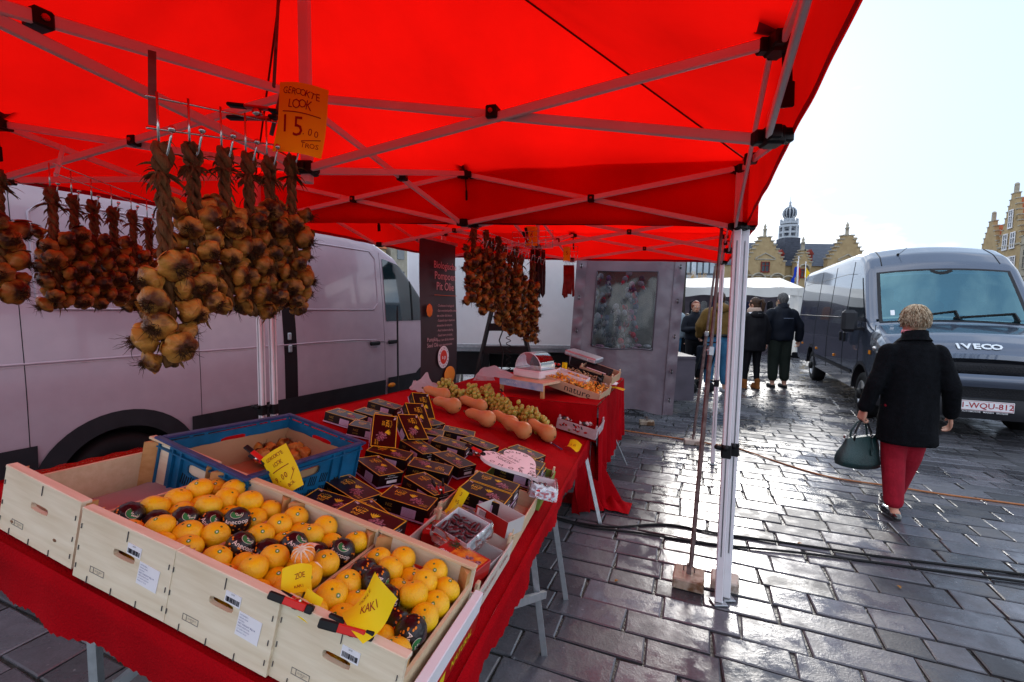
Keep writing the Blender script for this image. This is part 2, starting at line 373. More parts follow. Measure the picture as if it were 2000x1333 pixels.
# ================================================================ pop-up tents
M_CANOPY = fabric('red_tent_fabric', (.86, .004, .002), .62, .16, .7, .25, 3)
M_TRIM = mat('dark_red_hem', (.30, .004, .03), .7, var=.1)
M_SEAM = mat('dark_seam', (.10, .003, .003), .8, var=.1)
TA = Vector((.375, .927, 0)); TB = Vector((-.966, .259, 0))
def lerp(a, b, t): return a + (b - a) * t
def tent(root_loc, A, B, C, D, zl, zu, peak, label, sides, legs, centre=None):
    """corners A (right front) B (left front) C (left back) D (right back) as seen; z of lower and upper brackets at each"""
    root = thing('pop_up_tent', label, 'tent', root_loc)
    cs = [Vector(x) for x in (A, B, C, D)]
    lo = [Vector((c.x, c.y, z)) for c, z in zip(cs, zl)]; hi = [Vector((c.x, c.y, z)) for c, z in zip(cs, zu)]
    cen = sum(cs, Vector()) / 4; cl = sum(zl) / 4; ch = sum(zu) / 4
    clo = Vector((cen.x, cen.y, cl + .0)); chi = Vector((cen.x, cen.y, ch + .0))
    if centre: clo, chi = centre
    pk = Vector((clo.x, clo.y, peak))
    outw = [(c - cen).normalized() * .060 for c in cs]
    ev = [h + o_ + Vector((0, 0, .05)) for h, o_ in zip(hi, outw)]
    # canopy: four sagging hip panels
    mb = MB(); n = 14
    for i in range(4):
        a, b = ev[i], ev[(i + 1) % 4]
        def fn(s_, t_, a=a, b=b):
            e = a.lerp(b, s_); p = e.lerp(pk, t_)
            sag = math.sin(PI * s_) * (1 - t_) * .055 * math.sin(PI * min(1, t_ * 1.0 + .12)) + .020 * noise.noise(Vector((s_ * 7, t_ * 2.2, i))) * (math.sin(PI * s_))
            ms = min(s_, 1 - s_); wr = .014 * math.exp(-ms * 9) * math.sin(t_ * 60 + ms * 20) * (1 - t_) * min(1, ms * 30) * (1 if t_ < .4 else 0)
            return p - Vector((0, 0, sag * 1.6 + wr))
        mb.grid(fn, 26, 26)
    part('canopy', mb, M_CANOPY, root, True)
    mb = MB()
    for i in range(4):
        mb.tube([ev[i].lerp(pk, k / 12) - Vector((0, 0, .006)) for k in range(13)], .005, 4)
    part('seam', mb, M_SEAM, root, True)
    # valances
    for i in range(4):
        a, b = ev[i], ev[(i + 1) % 4]; la = Vector((a.x, a.y, lo[i].z + .0)) + outw[i] * .1; lb = Vector((b.x, b.y, lo[(i + 1) % 4].z)) + outw[(i + 1) % 4] * .1
        nrm = (b - a).cross(Vector((0, 0, 1))).normalized(); ph = i * 1.7
        def fv(s_, t_):
            p = a.lerp(b, s_); q = la.lerp(lb, s_); r = p.lerp(q, t_)
            return r + nrm * (.005 * math.sin(s_ * 23 + ph) + .004 * math.sin(s_ * 51 + ph)) * t_ * (.25 if i == 3 else 1) + Vector((0, 0, .003 * math.sin(s_ * 9 + ph) * t_ + .001 * math.sin(s_ * 70) * t_))
        v = part('valance', MB().grid(fv, 90, 5), M_CANOPY, root, True)
        hm = MB()
        hm.grid(lambda s_, t_: fv(s_, .93 + .07 * t_) - nrm * .003, 90, 1); part('hem', hm, M_TRIM, v, True)
    # legs: square posts with a fluted groove, slider and foot
    for i in legs:
        c = lo[i]; lg = MB(); base = Vector((c.x, c.y, .012))
        lg.box((0, 0, (hi[i].z + base.z) / 2), (.040, .040, hi[i].z - base.z), 0, TR((c.x, c.y, 0)) @ RZ(-YAW), .004)
        for sgn in (-1, 1):
            lg.box((.0205 * sgn, 0, c.z / 2 + .1), (.002, .010, c.z - .35), 1, TR((c.x, c.y, 0)) @ RZ(-YAW))
            lg.box((0, -.0205, c.z / 2 + .1), (.006, .002, c.z - .35), 1, TR((c.x, c.y, 0)) @ RZ(-YAW))
        l_ = part('leg', lg, [M_ALU, M_STEEL], root, True)
        m2 = MB(); m2.box((c.x, c.y, .006), (.075, .075, .008), 0, None, .002); part('foot', m2, M_STEEL, l_, True)
        m2 = MB(); X = TR((c.x, c.y, 0)) @ RZ(-YAW)
        m2.box((0, 0, .86), (.05, .05, .075), 0, X, .006); m2.tube([X @ Vector((-.03, -.03, .88)), X @ Vector((-.055, -.045, .89))], .012, 8); m2.tube([X @ Vector((-.006, -.028, .885)), X @ Vector((-.006, -.05, .885))], .014, 10)
        part('height_clamp', m2, M_BLACK, l_, True)
    # scissor trusses
    mids = [(i, (i + 1) % 4) for i in range(4)]
    mlo = []; mhi = []
    for i, j in mids:
        mlo.append((lo[i] + lo[j]) / 2); mhi.append((hi[i] + hi[j]) / 2)
    def truss(p0, p1, q0, q1, cr=True):
        """p0/p1 lower and upper bracket at one end, q0/q1 at the other: two crossing bars"""
        d = (q0 - p0).normalized(); side = d.cross(Vector((0, 0, 1))).normalized() * .011
        for a, b, s_ in ((p0, q1, 1), (p1, q0, -1)):
            m3 = MB(); m3.bar(a + side * s_ + d * .03, b + side * s_ - d * .03, .013, .028, 0, None, .003); part('truss_bar', m3, M_ALU, root, True)
        x = (p0 + q1) / 2
        m3 = MB(); X = frame(x, d, side.normalized(), Vector((0, 0, 1))); m3.box((0, 0, 0), (.036, .046, .038), 0, X, .004)
        m3.tube([X @ Vector((0, -.024, 0)), X @ Vector((0, -.028, 0))], .007, 8, 1)
        m3.tube([X @ Vector((0, .024, 0)), X @ Vector((0, .028, 0))], .007, 8, 1); part('truss_joint', m3, [M_BLACK, M_RED], root, True)
    def bracket(p, s_=.05):
        m3 = MB(); m3.box(p, (s_, s_, .045), 0, TR(Vector((0, 0, 0))), .006); m3.box(p + TA * .03, (.03, .03, .034), 0, None, .004); m3.box(p - TA * .03, (.03, .03, .034), 0, None, .004); m3.box(p + TB * .03, (.03, .03, .034), 0, None, .004); m3.box(p - TB * .03, (.03, .03, .034), 0, None, .004); part('bracket', m3, M_BLACK, root, True)
    for k, (i, j) in enumerate(mids):
        if k not in sides: continue
        truss(lo[i], hi[i], mlo[k], mhi[k]); truss(mlo[k], mhi[k], lo[j], hi[j]); truss(mlo[k], mhi[k], clo, chi)
        for p in (mlo[k], mhi[k]): bracket(p)
        # corner patch and buckle strap
        m3 = MB(); c0 = mhi[k] + Vector((0, 0, .045)); tocen = (cen - mhi[k]).normalized(); tocen.z = 0; sd = tocen.cross(Vector((0, 0, 1)))
        m3.grid(lambda s_, t_: c0 + sd * (s_ - .5) * .15 + tocen * (t_ * .11 - .02) + Vector((0, 0, .02 * t_ - .028 * math.cos((s_ - .5) * 3))), 4, 3); part('canopy_patch', m3, M_TRIM, root, True)
        m3 = MB(); c0 = mhi[k] - tocen * .035
        m3.bar(c0 + Vector((0, 0, .03)), c0 + Vector((.01, 0, -.10)), .004, .022, 0, tocen); m3.bar(c0 + Vector((.01, 0, -.09)), c0 + Vector((.012, 0, -.15)), .010, .03, 0, tocen, .002); part('buckle_strap', m3, M_BLACK, root, True)
    for i in range(4):
        bracket(lo[i]); bracket(hi[i])
    for p in (clo, chi): bracket(p, .06)
    m3 = MB(); m3.bar(clo - Vector((0, 0, .05)), pk - Vector((0, 0, .02)), .034, .034, 0, None, .003); part('centre_pole', m3, M_ALU, root, True)
    return root, lo, hi, mlo, mhi, clo, chi
P1 = Vector((1.166, 2.41, 0)); WD = 3.04; DP = 2.70
P2 = P1 + TB * WD
_rl, _rh, _ll, _lh = PY(1508, 268, 1.17), PY(1512, 88, 1.17), PY(2, 350, 1.95), PY(2, 243, 1.95)
PD_ = Vector((2 * _rl.x - P1.x, 2 * _rl.y - P1.y, 0)); PC_ = Vector((2 * _ll.x - P2.x, 2 * _ll.y - P2.y, 0))
tn = tent(P1, P1, P2, PC_, PD_, (2.055, 2.19, 2 * _ll.z - 2.19, 2 * _rl.z - 2.055), (2.345, 2.47, 2 * _lh.z - 2.47, 2 * _rh.z - 2.345), 3.2,
          'near red pop-up tent over the fruit crates, its roof filling the top of the picture', {0, 1, 2, 3}, (0, 1, 2, 3), (PY(600, 330, 1.66), PY(578, 190, 1.66)))
o1 = TA * .055 - TB * .042
tf = tent(P1 + o1, P1 + o1 + TA * 2.42, P2 + TA * (.085 + 2.42), P2 + o1, P1 + o1, (2.10, 2.20, 2.18, 2.06), (2.36, 2.47, 2.46, 2.34), 3.1,
          'far red pop-up tent behind the first one, seen below its valance', {0, 1, 2, 3}, (0, 1, 2, 3))
# ================================================================ table, cloth
M_FELT = mat('red_felt', (.34, .002, .006), .95, var=.25, vs=3, bump=.5, bs=180, spec=.05)
M_WOOD = mat('poplar_board', (.60, .45, .27), .62, col2=(.72, .58, .39), vs=5, stretch=(1.2, 9, 9), bump=.12, bs=14, contrast=.7, dirt=((.42, .27, .13), 7, .71))
M_PLY = mat('pale_plywood', (.66, .55, .38), .6, col2=(.82, .73, .56), vs=5, stretch=(.8, 9, 9), bump=.08, bs=20, dirt=((.50, .40, .26), 5, .70))
M_PINE = mat('pine_batten', (.62, .36, .15), .6, col2=(.50, .26, .09), vs=6, stretch=(1, 8, 8), bump=.1)
M_STAPLE = mat('grey_staple', (.10, .10, .11), .5, metal=.6, var=0)
U0, U1, V0, V1 = -.27, 1.265, -.02, 3.45
tb = thing('trestle_table', 'sloping trestle table with grey steel legs, largely hidden by the red cloth and the goods', 'table', T(.5, 1.6, -.7))
mb = MB(); mb.box(((U0 + U1) / 2, (V0 + V1) / 2, -.036), (U1 - U0 - .03, V1 - V0 - .03, .03), 0, MTAB); part('tabletop', mb, M_WOOD, tb, True)
def leg(p, q, a=.028):
    m = MB(); m.bar(p, q, a, a, 0, None, .002); part('leg', m, M_STEEL, tb, True)
for (u, v), gp in (((1.215, 1.14), PZ(1063, 1278)), ((1.21, 1.62), PZ(1105, 1170)), ((1.245, 2.74), PZ(1172, 1023)), ((1.15, .12), T(1.17, .14) * 1),
                   ((-.02, .22), PZ(205, 1600)), ((-.15, 1.4), T(-.15, 1.4) * 1), ((-.15, 2.9), T(-.15, 2.9) * 1), ((1.1, 3.3), T(1.1, 3.3) * 1)):
    gp = Vector((gp.x, gp.y, 0)); leg(T(u, v, -.04), gp)
m = MB(); m.bar(PZ(215, 1350, .42), PZ(300, 1278, .46), .02, .03); part('brace', m, M_STEEL, tb, True)
m = MB(); m.bar(T(1.15, .1, -.06), T(1.17, 2.1, -.06), .02, .05); part('rail', m, M_STEEL, tb, True)
m = MB(); m.bar(PZ(1063, 1278) + Vector((-.005, -.01, .30)), T(1.15, .5, -.10), .02, .03); part('brace', m, M_STEEL, tb, True)

cl = thing('tablecloth', 'red felt cloth covering the sloping table, hanging ragged over its edges', 'tablecloth', T(.5, 1.6))
def topf(s_, t_):
    u = U0 + (U1 - U0) * s_; v = V0 + (V1 - V0) * t_
    return T(u, v, -.003 + .0035 * noise.noise(Vector((u * 5, v * 4, 0))) * min(1, 8 * s_, 8 * (1 - s_)) - .004)
part('cloth_top', MB().grid(topf, 50, 90), M_FELT, cl, True)
def skirt(edge, drop, outd, nu, amp, freq, name, low=None, rag=.004, nv=14):
    """edge(s)->point, drop(s)->length, outd(s)->outward dir"""
    def f(s_, t_):
        p = edge(s_); d = drop(s_); o_ = outd(s_); w_ = t_
        rnd = o_ * (.012 * min(1, t_ * 6)) + o_ * amp * w_ * (math.sin(s_ * freq) + .5 * math.sin(s_ * freq * 2.3 + 1))
        q = p + rnd + Vector((0, 0, -d * t_ + .004))
        if t_ > .99: q += Vector((0, 0, rag * math.sin(s_ * 400) + rag * noise.noise(Vector((s_ * 60, 1, 0)))))
        return q
    return part(name, MB().grid(f, nu, nv), M_FELT, cl, True)
EYh = Vector((EY.x, EY.y, 0)).normalized(); EXh = Vector((EX.x, EX.y, 0)).normalized()
# front skirt (towards the viewer): long at the left end, cut up in an arch, long again
def fdrop(s_):
    P = [(0, .36), (.04, .29), (.12, .20), (.2, .15), (.3, .125), (.5, .13), (1, .16)]
    for (a, x), (b, y) in zip(P, P[1:]):
        if s_ <= b: return x + (y - x) * (s_ - a) / (b - a)
    return .5
skirt(lambda s_: T(U0 - .005 + (U1 - U0 + .01) * s_, V0 - .004, -.003), fdrop, lambda s_: -EYh, 160, .012, 22, 'cloth_front')
def rdrop(s_): return .085 + .018 * math.sin(s_ * 7 + 1) + .03 * max(0, s_ - .6)
skirt(lambda s_: T(U1 + .003, V0 + (V1 - V0) * .93 * s_, -.003), rdrop, lambda s_: EXh, 260, .010, 34, 'cloth_side', None, .006)
skirt(lambda s_: T(U0 - .003, V0 + (V1 - V0) * s_, -.003), lambda s_: .35, lambda s_: -EXh, 160, .012, 34, 'cloth_side')
# the long gathered fall near the far corner
def fall(s_, t_):
    a = T(1.245, 2.45, -.03).lerp(T(1.285, 3.10, -.03), s_); b = PZ(1125, 1012, .0).lerp(PZ(1205, 985, .0), s_)
    r = a.lerp(Vector((b.x, b.y, .015)), t_ ** 1.05); fold = math.sin(s_ * 26 + t_ * 2) * .035 * (t_ + .15) + math.sin(s_ * 11 - t_ * 3) * .03 * t_
    r += EXh * (fold + -.02 * math.sin(PI * t_)); r.z = max(.008 + .02 * (.5 + .5 * math.sin(s_ * 40)) * t_, r.z)
    return r
part('cloth_fall', MB().grid(fall, 90, 30), M_FELT, cl, True)
def heap(s_, t_):
    c = PZ(1165, 985, 0); a = (s_ - .5) * .55; b = (t_ - .5) * .22
    return c + GB * a + GA * b + Vector((0, 0, .012 + .06 * max(0, 1 - (a / .28) ** 2) * max(0, 1 - (b / .12) ** 2) * (1 + .5 * math.sin(a * 60 + b * 30))))
part('cloth_heap', MB().grid(heap, 40, 16), M_FELT, cl, True)

# ================================================================ wooden fruit crates
CW, CL, CH = .300, .379, .167
def crate_frame(u, v, dz, yaw): return MTAB @ TR((u, v, dz)) @ RZ(yaw)
CR = [(0, 0, .004, -.014), (.321, -.015, .004, .018), (.613, -.008, .002, .003), (.909, 0, .002, -.008)]
CM = [crate_frame(*c) for c in CR]
CN = ['first crate from the left', 'second crate from the left', 'third crate from the left', 'nearest crate']
def crate(M, label, full, hz=.105):
    r = thing('fruit_crate', label, 'crate', M, 'pale wooden fruit crates in a row along the table edge')
    t = .011
    for k, (y, nm) in enumerate(((0, 'end_panel'), (CL - t, 'end_panel'))):
        m = MB(); m.holed(CW - .004, CH, t, (CW / 2, hz), .034, .0095, 0, TR((.002, y, 0)))
        e = part(nm, m, M_PLY, r)
        if k == 0:
            s = MB()
            for x, z in ((.008, .03), (.008, .075), (.008, .13), (CW - .012, .03), (CW - .012, .075), (CW - .012, .13)):
                s.box((x, -.0012, z), (.0015, .0018, .012), 0, TR((0, 0, 0)) @ RY(0))
            for x in (.05, .13, .21): s.box((x, -.0012, .008), (.0015, .0018, .017), 0)
            s.box((.155, -.0012, CH - .012), (.0014, .0018, .026), 0)
            part('staples', s, M_STAPLE, e)
            s = MB(); X = TR((.055, -.0006, .03)) @ RX(PI / 2)
            for a, b, c, d in ((0, 0, .046, .0012), (0, .014, .046, .0012), (0, 0, .0012, .015), (.045, 0, .0012, .015), (.011, 0, .0012, .015)): s.box((a + c / 2, b + d / 2, 0), (c, d, .0006), 0, X)
            s.text('ES-08 0017', .0052, 0, X @ TR((.028, .009, .0005))); s.text('HT', .0052, 0, X @ TR((.028, .004, .0005))); part('wood_stamp', s, mat('grey_stamp_ink', (.22, .2, .18), .7, var=0), e)
            if full:
                s = MB(); X = TR((.158, -.0008, .118)) @ RX(PI / 2); s.box((.0225, .012, 0), (.043, .027, .0008), 0, X @ RZ(-.03))
                for q in range(15): s.box((.005 + q * .0025 + R_.uniform(-.0004, .0004), .008, .0008), (R_.choice((.0008, .0013, .0018)), .011, .0006), 1, X @ RZ(-.03))
                s.text('6/10', .005, 1, X @ TR((.022, .021, .001))); part('barcode_label', s, [M_WHITE, M_INK], e)
                if full > 1:
                    s = MB(); X = TR((.202, -.0008, .062)) @ RX(PI / 2) @ RZ(-.05); s.box((.03, .024, 0), (.062, .054, .0008), 0, X)
                    for q, (tx, sz, xx) in enumerate((('CATEGORIA I', .0038, .0), ('ORIGIN SPAIN', .0038, 0), ('DESTINO', .0038, 0), ('NET WEIGHT 8kg 18', .0052, 0), ('FRESH FRUIT 0/95', .0042, 0), ('C.P. 46900 VALENCIA', .0036, 0), ('PRODUCT OF EU', .0036, 0))):
                        s.text(tx, sz, 1, X @ TR((.002, .045 - q * .0064, .0008)), 'LEFT')
                    part('printed_label', s, [M_WHITE, mat('blue_grey_ink', (.10, .10, .25), .6, var=0)], e)
        m = MB(); y0 = -.001 if k == 0 else CL - .023; m.box((CW / 2, y0 + .012, CH + .004), (CW, .024, .009), 0, None, .0015); part('top_batten', m, M_WOOD if k else M_PLY, r)
    for x in (0.002, CW - .010):
        m = MB(); m.box((x + .004, CL / 2, .066), (.008, CL - 2 * t - .001, .118), 0); part('side_panel', m, M_WOOD, r)
    m = MB(); m.box((CW / 2, CL / 2, .004), (CW - .022, CL - 2 * t - .002, .006)); part('base_board', m, M_WOOD, r)
    for x, y in ((.0105, t), (CW - .0105, t), (.0105, CL - t), (CW - .0105, CL - t)):
        sx = 1 if x < .1 else -1; sy = 1 if y < .1 else -1
        m = MB(); m.poly([(0, 0), (.032 * sx, 0), (0, .032 * sy)][::(1 if sx * sy > 0 else -1)], CH - .012, 0, TR((x, y + .0005 * sy, .008))); part('corner_post', m, M_PINE, r)
    return r
cr1 = crate(CM[0], 'emptied wooden fruit crate at the far left end of the row, holding only grey paper', 0)
cr2 = crate(CM[1], 'wooden crate of oranges, second from the left, touching the emptied crate', 2)
cr3 = crate(CM[2], 'wooden crate with the peeled orange on its fruit, third from the left', 2)
cr4 = crate(CM[3], 'nearest wooden crate, right end of the row, two clamps on its rim', 1)
M_KNOT = mat('wood_knot', (.20, .10, .05), .7, var=.4, vs=200)
s = MB()
for x, z, r_ in ((.055, .036, .0045), (.225, .048, .005)):
    s.lathe([(r_, 0), (r_ * .9, .0006), (.0001, .0007)], 12, 0, True, TR((x, -.0003, z)) @ RX(PI / 2) @ SC(1.4, .8, 1))
part('wood_knot', s, M_KNOT, cr1)
# grey paper lying in the emptied crate
M_GPAPER = mat('grey_lilac_paper', (.42, .36, .38), .8, var=.06)
def gp(s_, t_):
    x = .03 + .25 * s_; y = .03 + .34 * t_; return (x, y, .02 + .03 * (s_ * .3 + .7 * t_ * s_) + .006 * noise.noise(Vector((x * 14, y * 14, 0))))
solo('packing_paper', MB().grid(gp, 20, 24), M_GPAPER, 'creased sheet of grey packing paper lying in the emptied left crate', 'paper', None, CM[0])
# a carton edge with red netting standing beyond the emptied crate
M_CARD = mat('brown_cardboard', (.40, .24, .12), .75, col2=(.46, .29, .16), vs=6, bump=.1, bs=60)
M_NET = mat('red_net', (.5, .02, .01), .5, var=.1)
rt = thing('cardboard_carton', 'brown cardboard carton with red netting over its rim, beyond the emptied crate', 'carton', MTAB @ TR((-.26, .02, 0)))
m = MB(); m.box((.232, .40, .062), (.06, .005, .13)); m.box((.205, .22, .052), (.005, .36, .11)); m.box((.232, .04, .06), (.06, .005, .12)); m.box((.232, .22, .004), (.06, .36, .006)); part('carton_body', m, M_CARD, rt)
def net(m, fn, nu, nv, r=.0009):
    for i in range(nu + 1):
        for a, b in ((0, 1), (1, 0)):
            m.tube([fn((i / nu + (q / nv) * (1 if a else -1) * .6) % 1.0 if False else min(1, max(0, i / nu + (q / nv - .5) * (.5 if a else -.5))), q / nv) for q in range(nv + 1)], r, 3, 0, False)
    return m
m = net(MB(), lambda s_, t_: (.20 + .04 * t_, .05 + .34 * s_, .112 - .03 * math.sin(PI * t_) * 0 + .003 * math.sin(s_ * 30) - .012 * t_), 34, 4); part('red_netting', m, M_NET, rt)
# red net scraps between the fruit
def net_patch(M, w_, h_, label):
    m = net(MB(), lambda s_, t_: (s_ * w_, t_ * h_, .012 * math.sin(s_ * 9) + .006 * math.sin(t_ * 7 + s_ * 20)), 34, 6)
    solo('net_scrap', m, M_NET, label, 'netting', 'scraps of red fruit net', M)
net_patch(CM[0] @ TR((.270, .05, .085)) @ RZ(PI / 2 - .1) @ RY(-.0), .30, .03, 'long scrap of red fruit net over the board between the two left crates')
net_patch(CM[1] @ TR((.285, .06, .105)) @ RZ(1.3), .15, .035, 'scrap of red fruit net near the border of the second and third crates')

# ---------------------------------------------------------------- oranges
def orange_mat():
    m = mat('orange_peel', (.90, .46, .003), .36, col2=(.94, .60, .006), vs=14, bump=.32, bs=330, spec=.5, contrast=.8, dirt=((.68, .22, .004), 26, .70)); return m
M_OR = orange_mat()
M_STICK = mat('green_white_sticker', (.10, .28, .05), .4, var=0); M_STEM = mat('stem_green', (.12, .16, .04), .8, var=.2)
M_WRAP = mat('black_wrap', (.008, .004, .006), .30, var=.5, vs=20, bump=.9, bs=34, spec=.5); M_WRAPG = mat('wrap_green', (.03, .20, .06), .35, var=.1, bump=.5, bs=60); M_WRAPW = mat('wrap_white', (.75, .62, .55), .4, var=.05); M_WRAPO = mat('wrap_orange', (.75, .22, .01), .35, var=.2)
OR = .0342
def orange_meshes():
    L = []
    for k in range(4):
        m = MB(); rr = random.Random(k); pr = []
        for i in range(15):
            a = PI * i / 14; rz = -math.cos(a) * OR * .87 * (1 - .09 * math.exp(-((PI - a) / .3) ** 2)); pr.append((max(.0002, math.sin(a) ** .97 * OR), rz))
        m.lathe(pr, 22, 0, True, SC(1 + rr.uniform(-.03, .03), 1 + rr.uniform(-.03, .03), 1), 7, .007)
        me = m.mesh('peel', [M_OR])
        s = MB(); s.lathe([(.0034, 0), (.003, .0012), (.0008, .002)], 6, 0, True, TR((0, 0, OR * .87 * .90))); st = s.mesh('stem_end', [M_STEM])
        L.append((me, st))
    return L
OM = orange_meshes()
def sphw(v, r, lon, lat):       # wrap flat print round the ball: x -> longitude, y -> latitude
    a = v.x / r; b = v.y / r + lat; c = math.cos(b); return Vector((math.cos(a + lon) * c * r, math.sin(a + lon) * c * r, math.sin(b) * r * .9))
s = MB()
s.add([sphw(Vector((.0085 * math.cos(2 * PI * q / 14), .0055 * math.sin(2 * PI * q / 14), 0)), OR * 1.006, 0, .95) for q in range(14)], [tuple(range(14))], 0)
for q in range(5):
    a = PI * .5 + (q - 2) * .5; X = Matrix.Identity(4)
    s.add([sphw(Vector((.001 * math.cos(a + 1.57) + z * math.cos(a), -.002 + .001 * math.sin(a + 1.57) + z * math.sin(a), 0)), OR * 1.010, 0, .95) for z in (0, .004)] + [sphw(Vector((-.001 * math.cos(a + 1.57) + z * math.cos(a), -.002 - .001 * math.sin(a + 1.57) + z * math.sin(a), 0)), OR * 1.010, 0, .95) for z in (.004, 0)], [(0, 1, 2, 3)], 1)
STK = s.mesh('sticker', [M_STICK, M_WHITE])
s = MB(); rr = random.Random(5); pr = []
vs = MB(); vs.ball((0, 0, 0), OR * 1.02, 34, 22); VV = []
for p in vs.v:
    P = Vector(p); n_ = P.normalized(); k = 1 + .05 * noise.noise(n_ * 3.2) + .03 * abs(noise.noise(n_ * 7.5)); VV.append(tuple(P * k * Vector((1, 1, .9)).length / 1.676))
vs.v = VV; WRP = vs.mesh('paper_wrap', [M_WRAP])
def wr_print(tx):
    s = MB(); r = OR * 1.10
    s.grid(lambda a_, t_: sphw(Vector((.024 * t_ * math.cos(2 * PI * a_), .0165 * t_ * math.sin(2 * PI * a_) + .008, 0)), r, 0, .72), 24, 5, 0)
    for q in range(24):
        a, b = 2 * PI * q / 24, 2 * PI * (q + 1) / 24
        s.add([sphw(Vector((k * math.cos(t), k * .69 * math.sin(t) + .008, 0)), r * 1.003, 0, .72) for t, k in ((a, .0232), (b, .0232), (b, .0245), (a, .0245))], [(0, 1, 2, 3)], 1)
    for i in range(5):
        for j in range(4):
            if i + j in (0, 7): continue
            cx, cy = -.004 + i * .0050, -.002 + j * .0052
            s.add([sphw(Vector((cx + .0021 * math.cos(t * PI / 3), cy + .0021 * math.sin(t * PI / 3) + .002, 0)), r * 1.006, 0, .72) for t in range(6)], [tuple(range(6))], 1)
    s.text(tx, .017, 1, None, warp=lambda v: sphw(Vector((v.x, v.y - .0155, 0)), r * 1.004, 0, .62), bold=.012)
    for q in range(46):
        a = rr.uniform(-2.6, 2.6); b = rr.uniform(-.55, .02) if abs(a) < .8 else rr.uniform(-.5, .5); cx, cy = a * r, b * r; k = rr.uniform(.0022, .0048)
        s.add([sphw(Vector((cx + k * math.cos(t * PI / 3), cy + k * .7 * math.sin(t * PI / 3), 0)), r * 1.002, 0, 0) for t in range(6)], [tuple(range(6))], 2)
    return s.mesh('wrap_print', [M_WRAPG, M_WRAPW, M_WRAPO])
WPR = wr_print('Anecoop')
BARE = {2: [(625, 632), (715, 605), (798, 570), (880, 573), (905, 597), (905, 637), (733, 640), (815, 612), (835, 655), (935, 664), (1000, 642), (995, 607), (1030, 690), (1090, 672), (633, 735), (752, 748), (658, 790), (870, 765), (783, 805), (528, 738)],
        3: [(1025, 762), (1100, 733), (1118, 785), (1187, 725), (1205, 757), (1225, 787), (1285, 775), (1315, 797), (1415, 822), (857, 858), (967, 880), (1000, 938), (896, 912), (1098, 880), (1305, 890), (1228, 942), (1118, 942), (1018, 985), (1105, 1010), (1205, 890)],
        4: [(1488, 855), (1578, 860), (1525, 903), (1620, 913), (1717, 925), (1378, 950), (1580, 968), (1680, 973), (1777, 985), (1315, 1005), (1420, 1020), (1630, 1030), (1738, 1045), (1355, 1083), (1685, 1100), (1265, 1085), (1440, 1095), (1385, 1145), (1590, 1290), (1500, 1190)]}
WRAPPED = {2: [(528, 680), (637, 680), (748, 688), (857, 705), (958, 712)], 3: [(955, 800), (1057, 830), (1155, 815), (1262, 832), (1362, 840)], 4: [(1440, 900), (1480, 965), (1525, 1025), (1580, 1080), (1640, 1165)]}
ORD = {2: 'second', 3: 'third', 4: 'nearest'}
FRUIT = []
for c in (2, 3, 4):
    for k, L in ((0, BARE[c]), (1, WRAPPED[c])):
        for (x, y) in L: FRUIT.append([c, k, *PT(x / 2, 667 + y / 2, .130), .130])
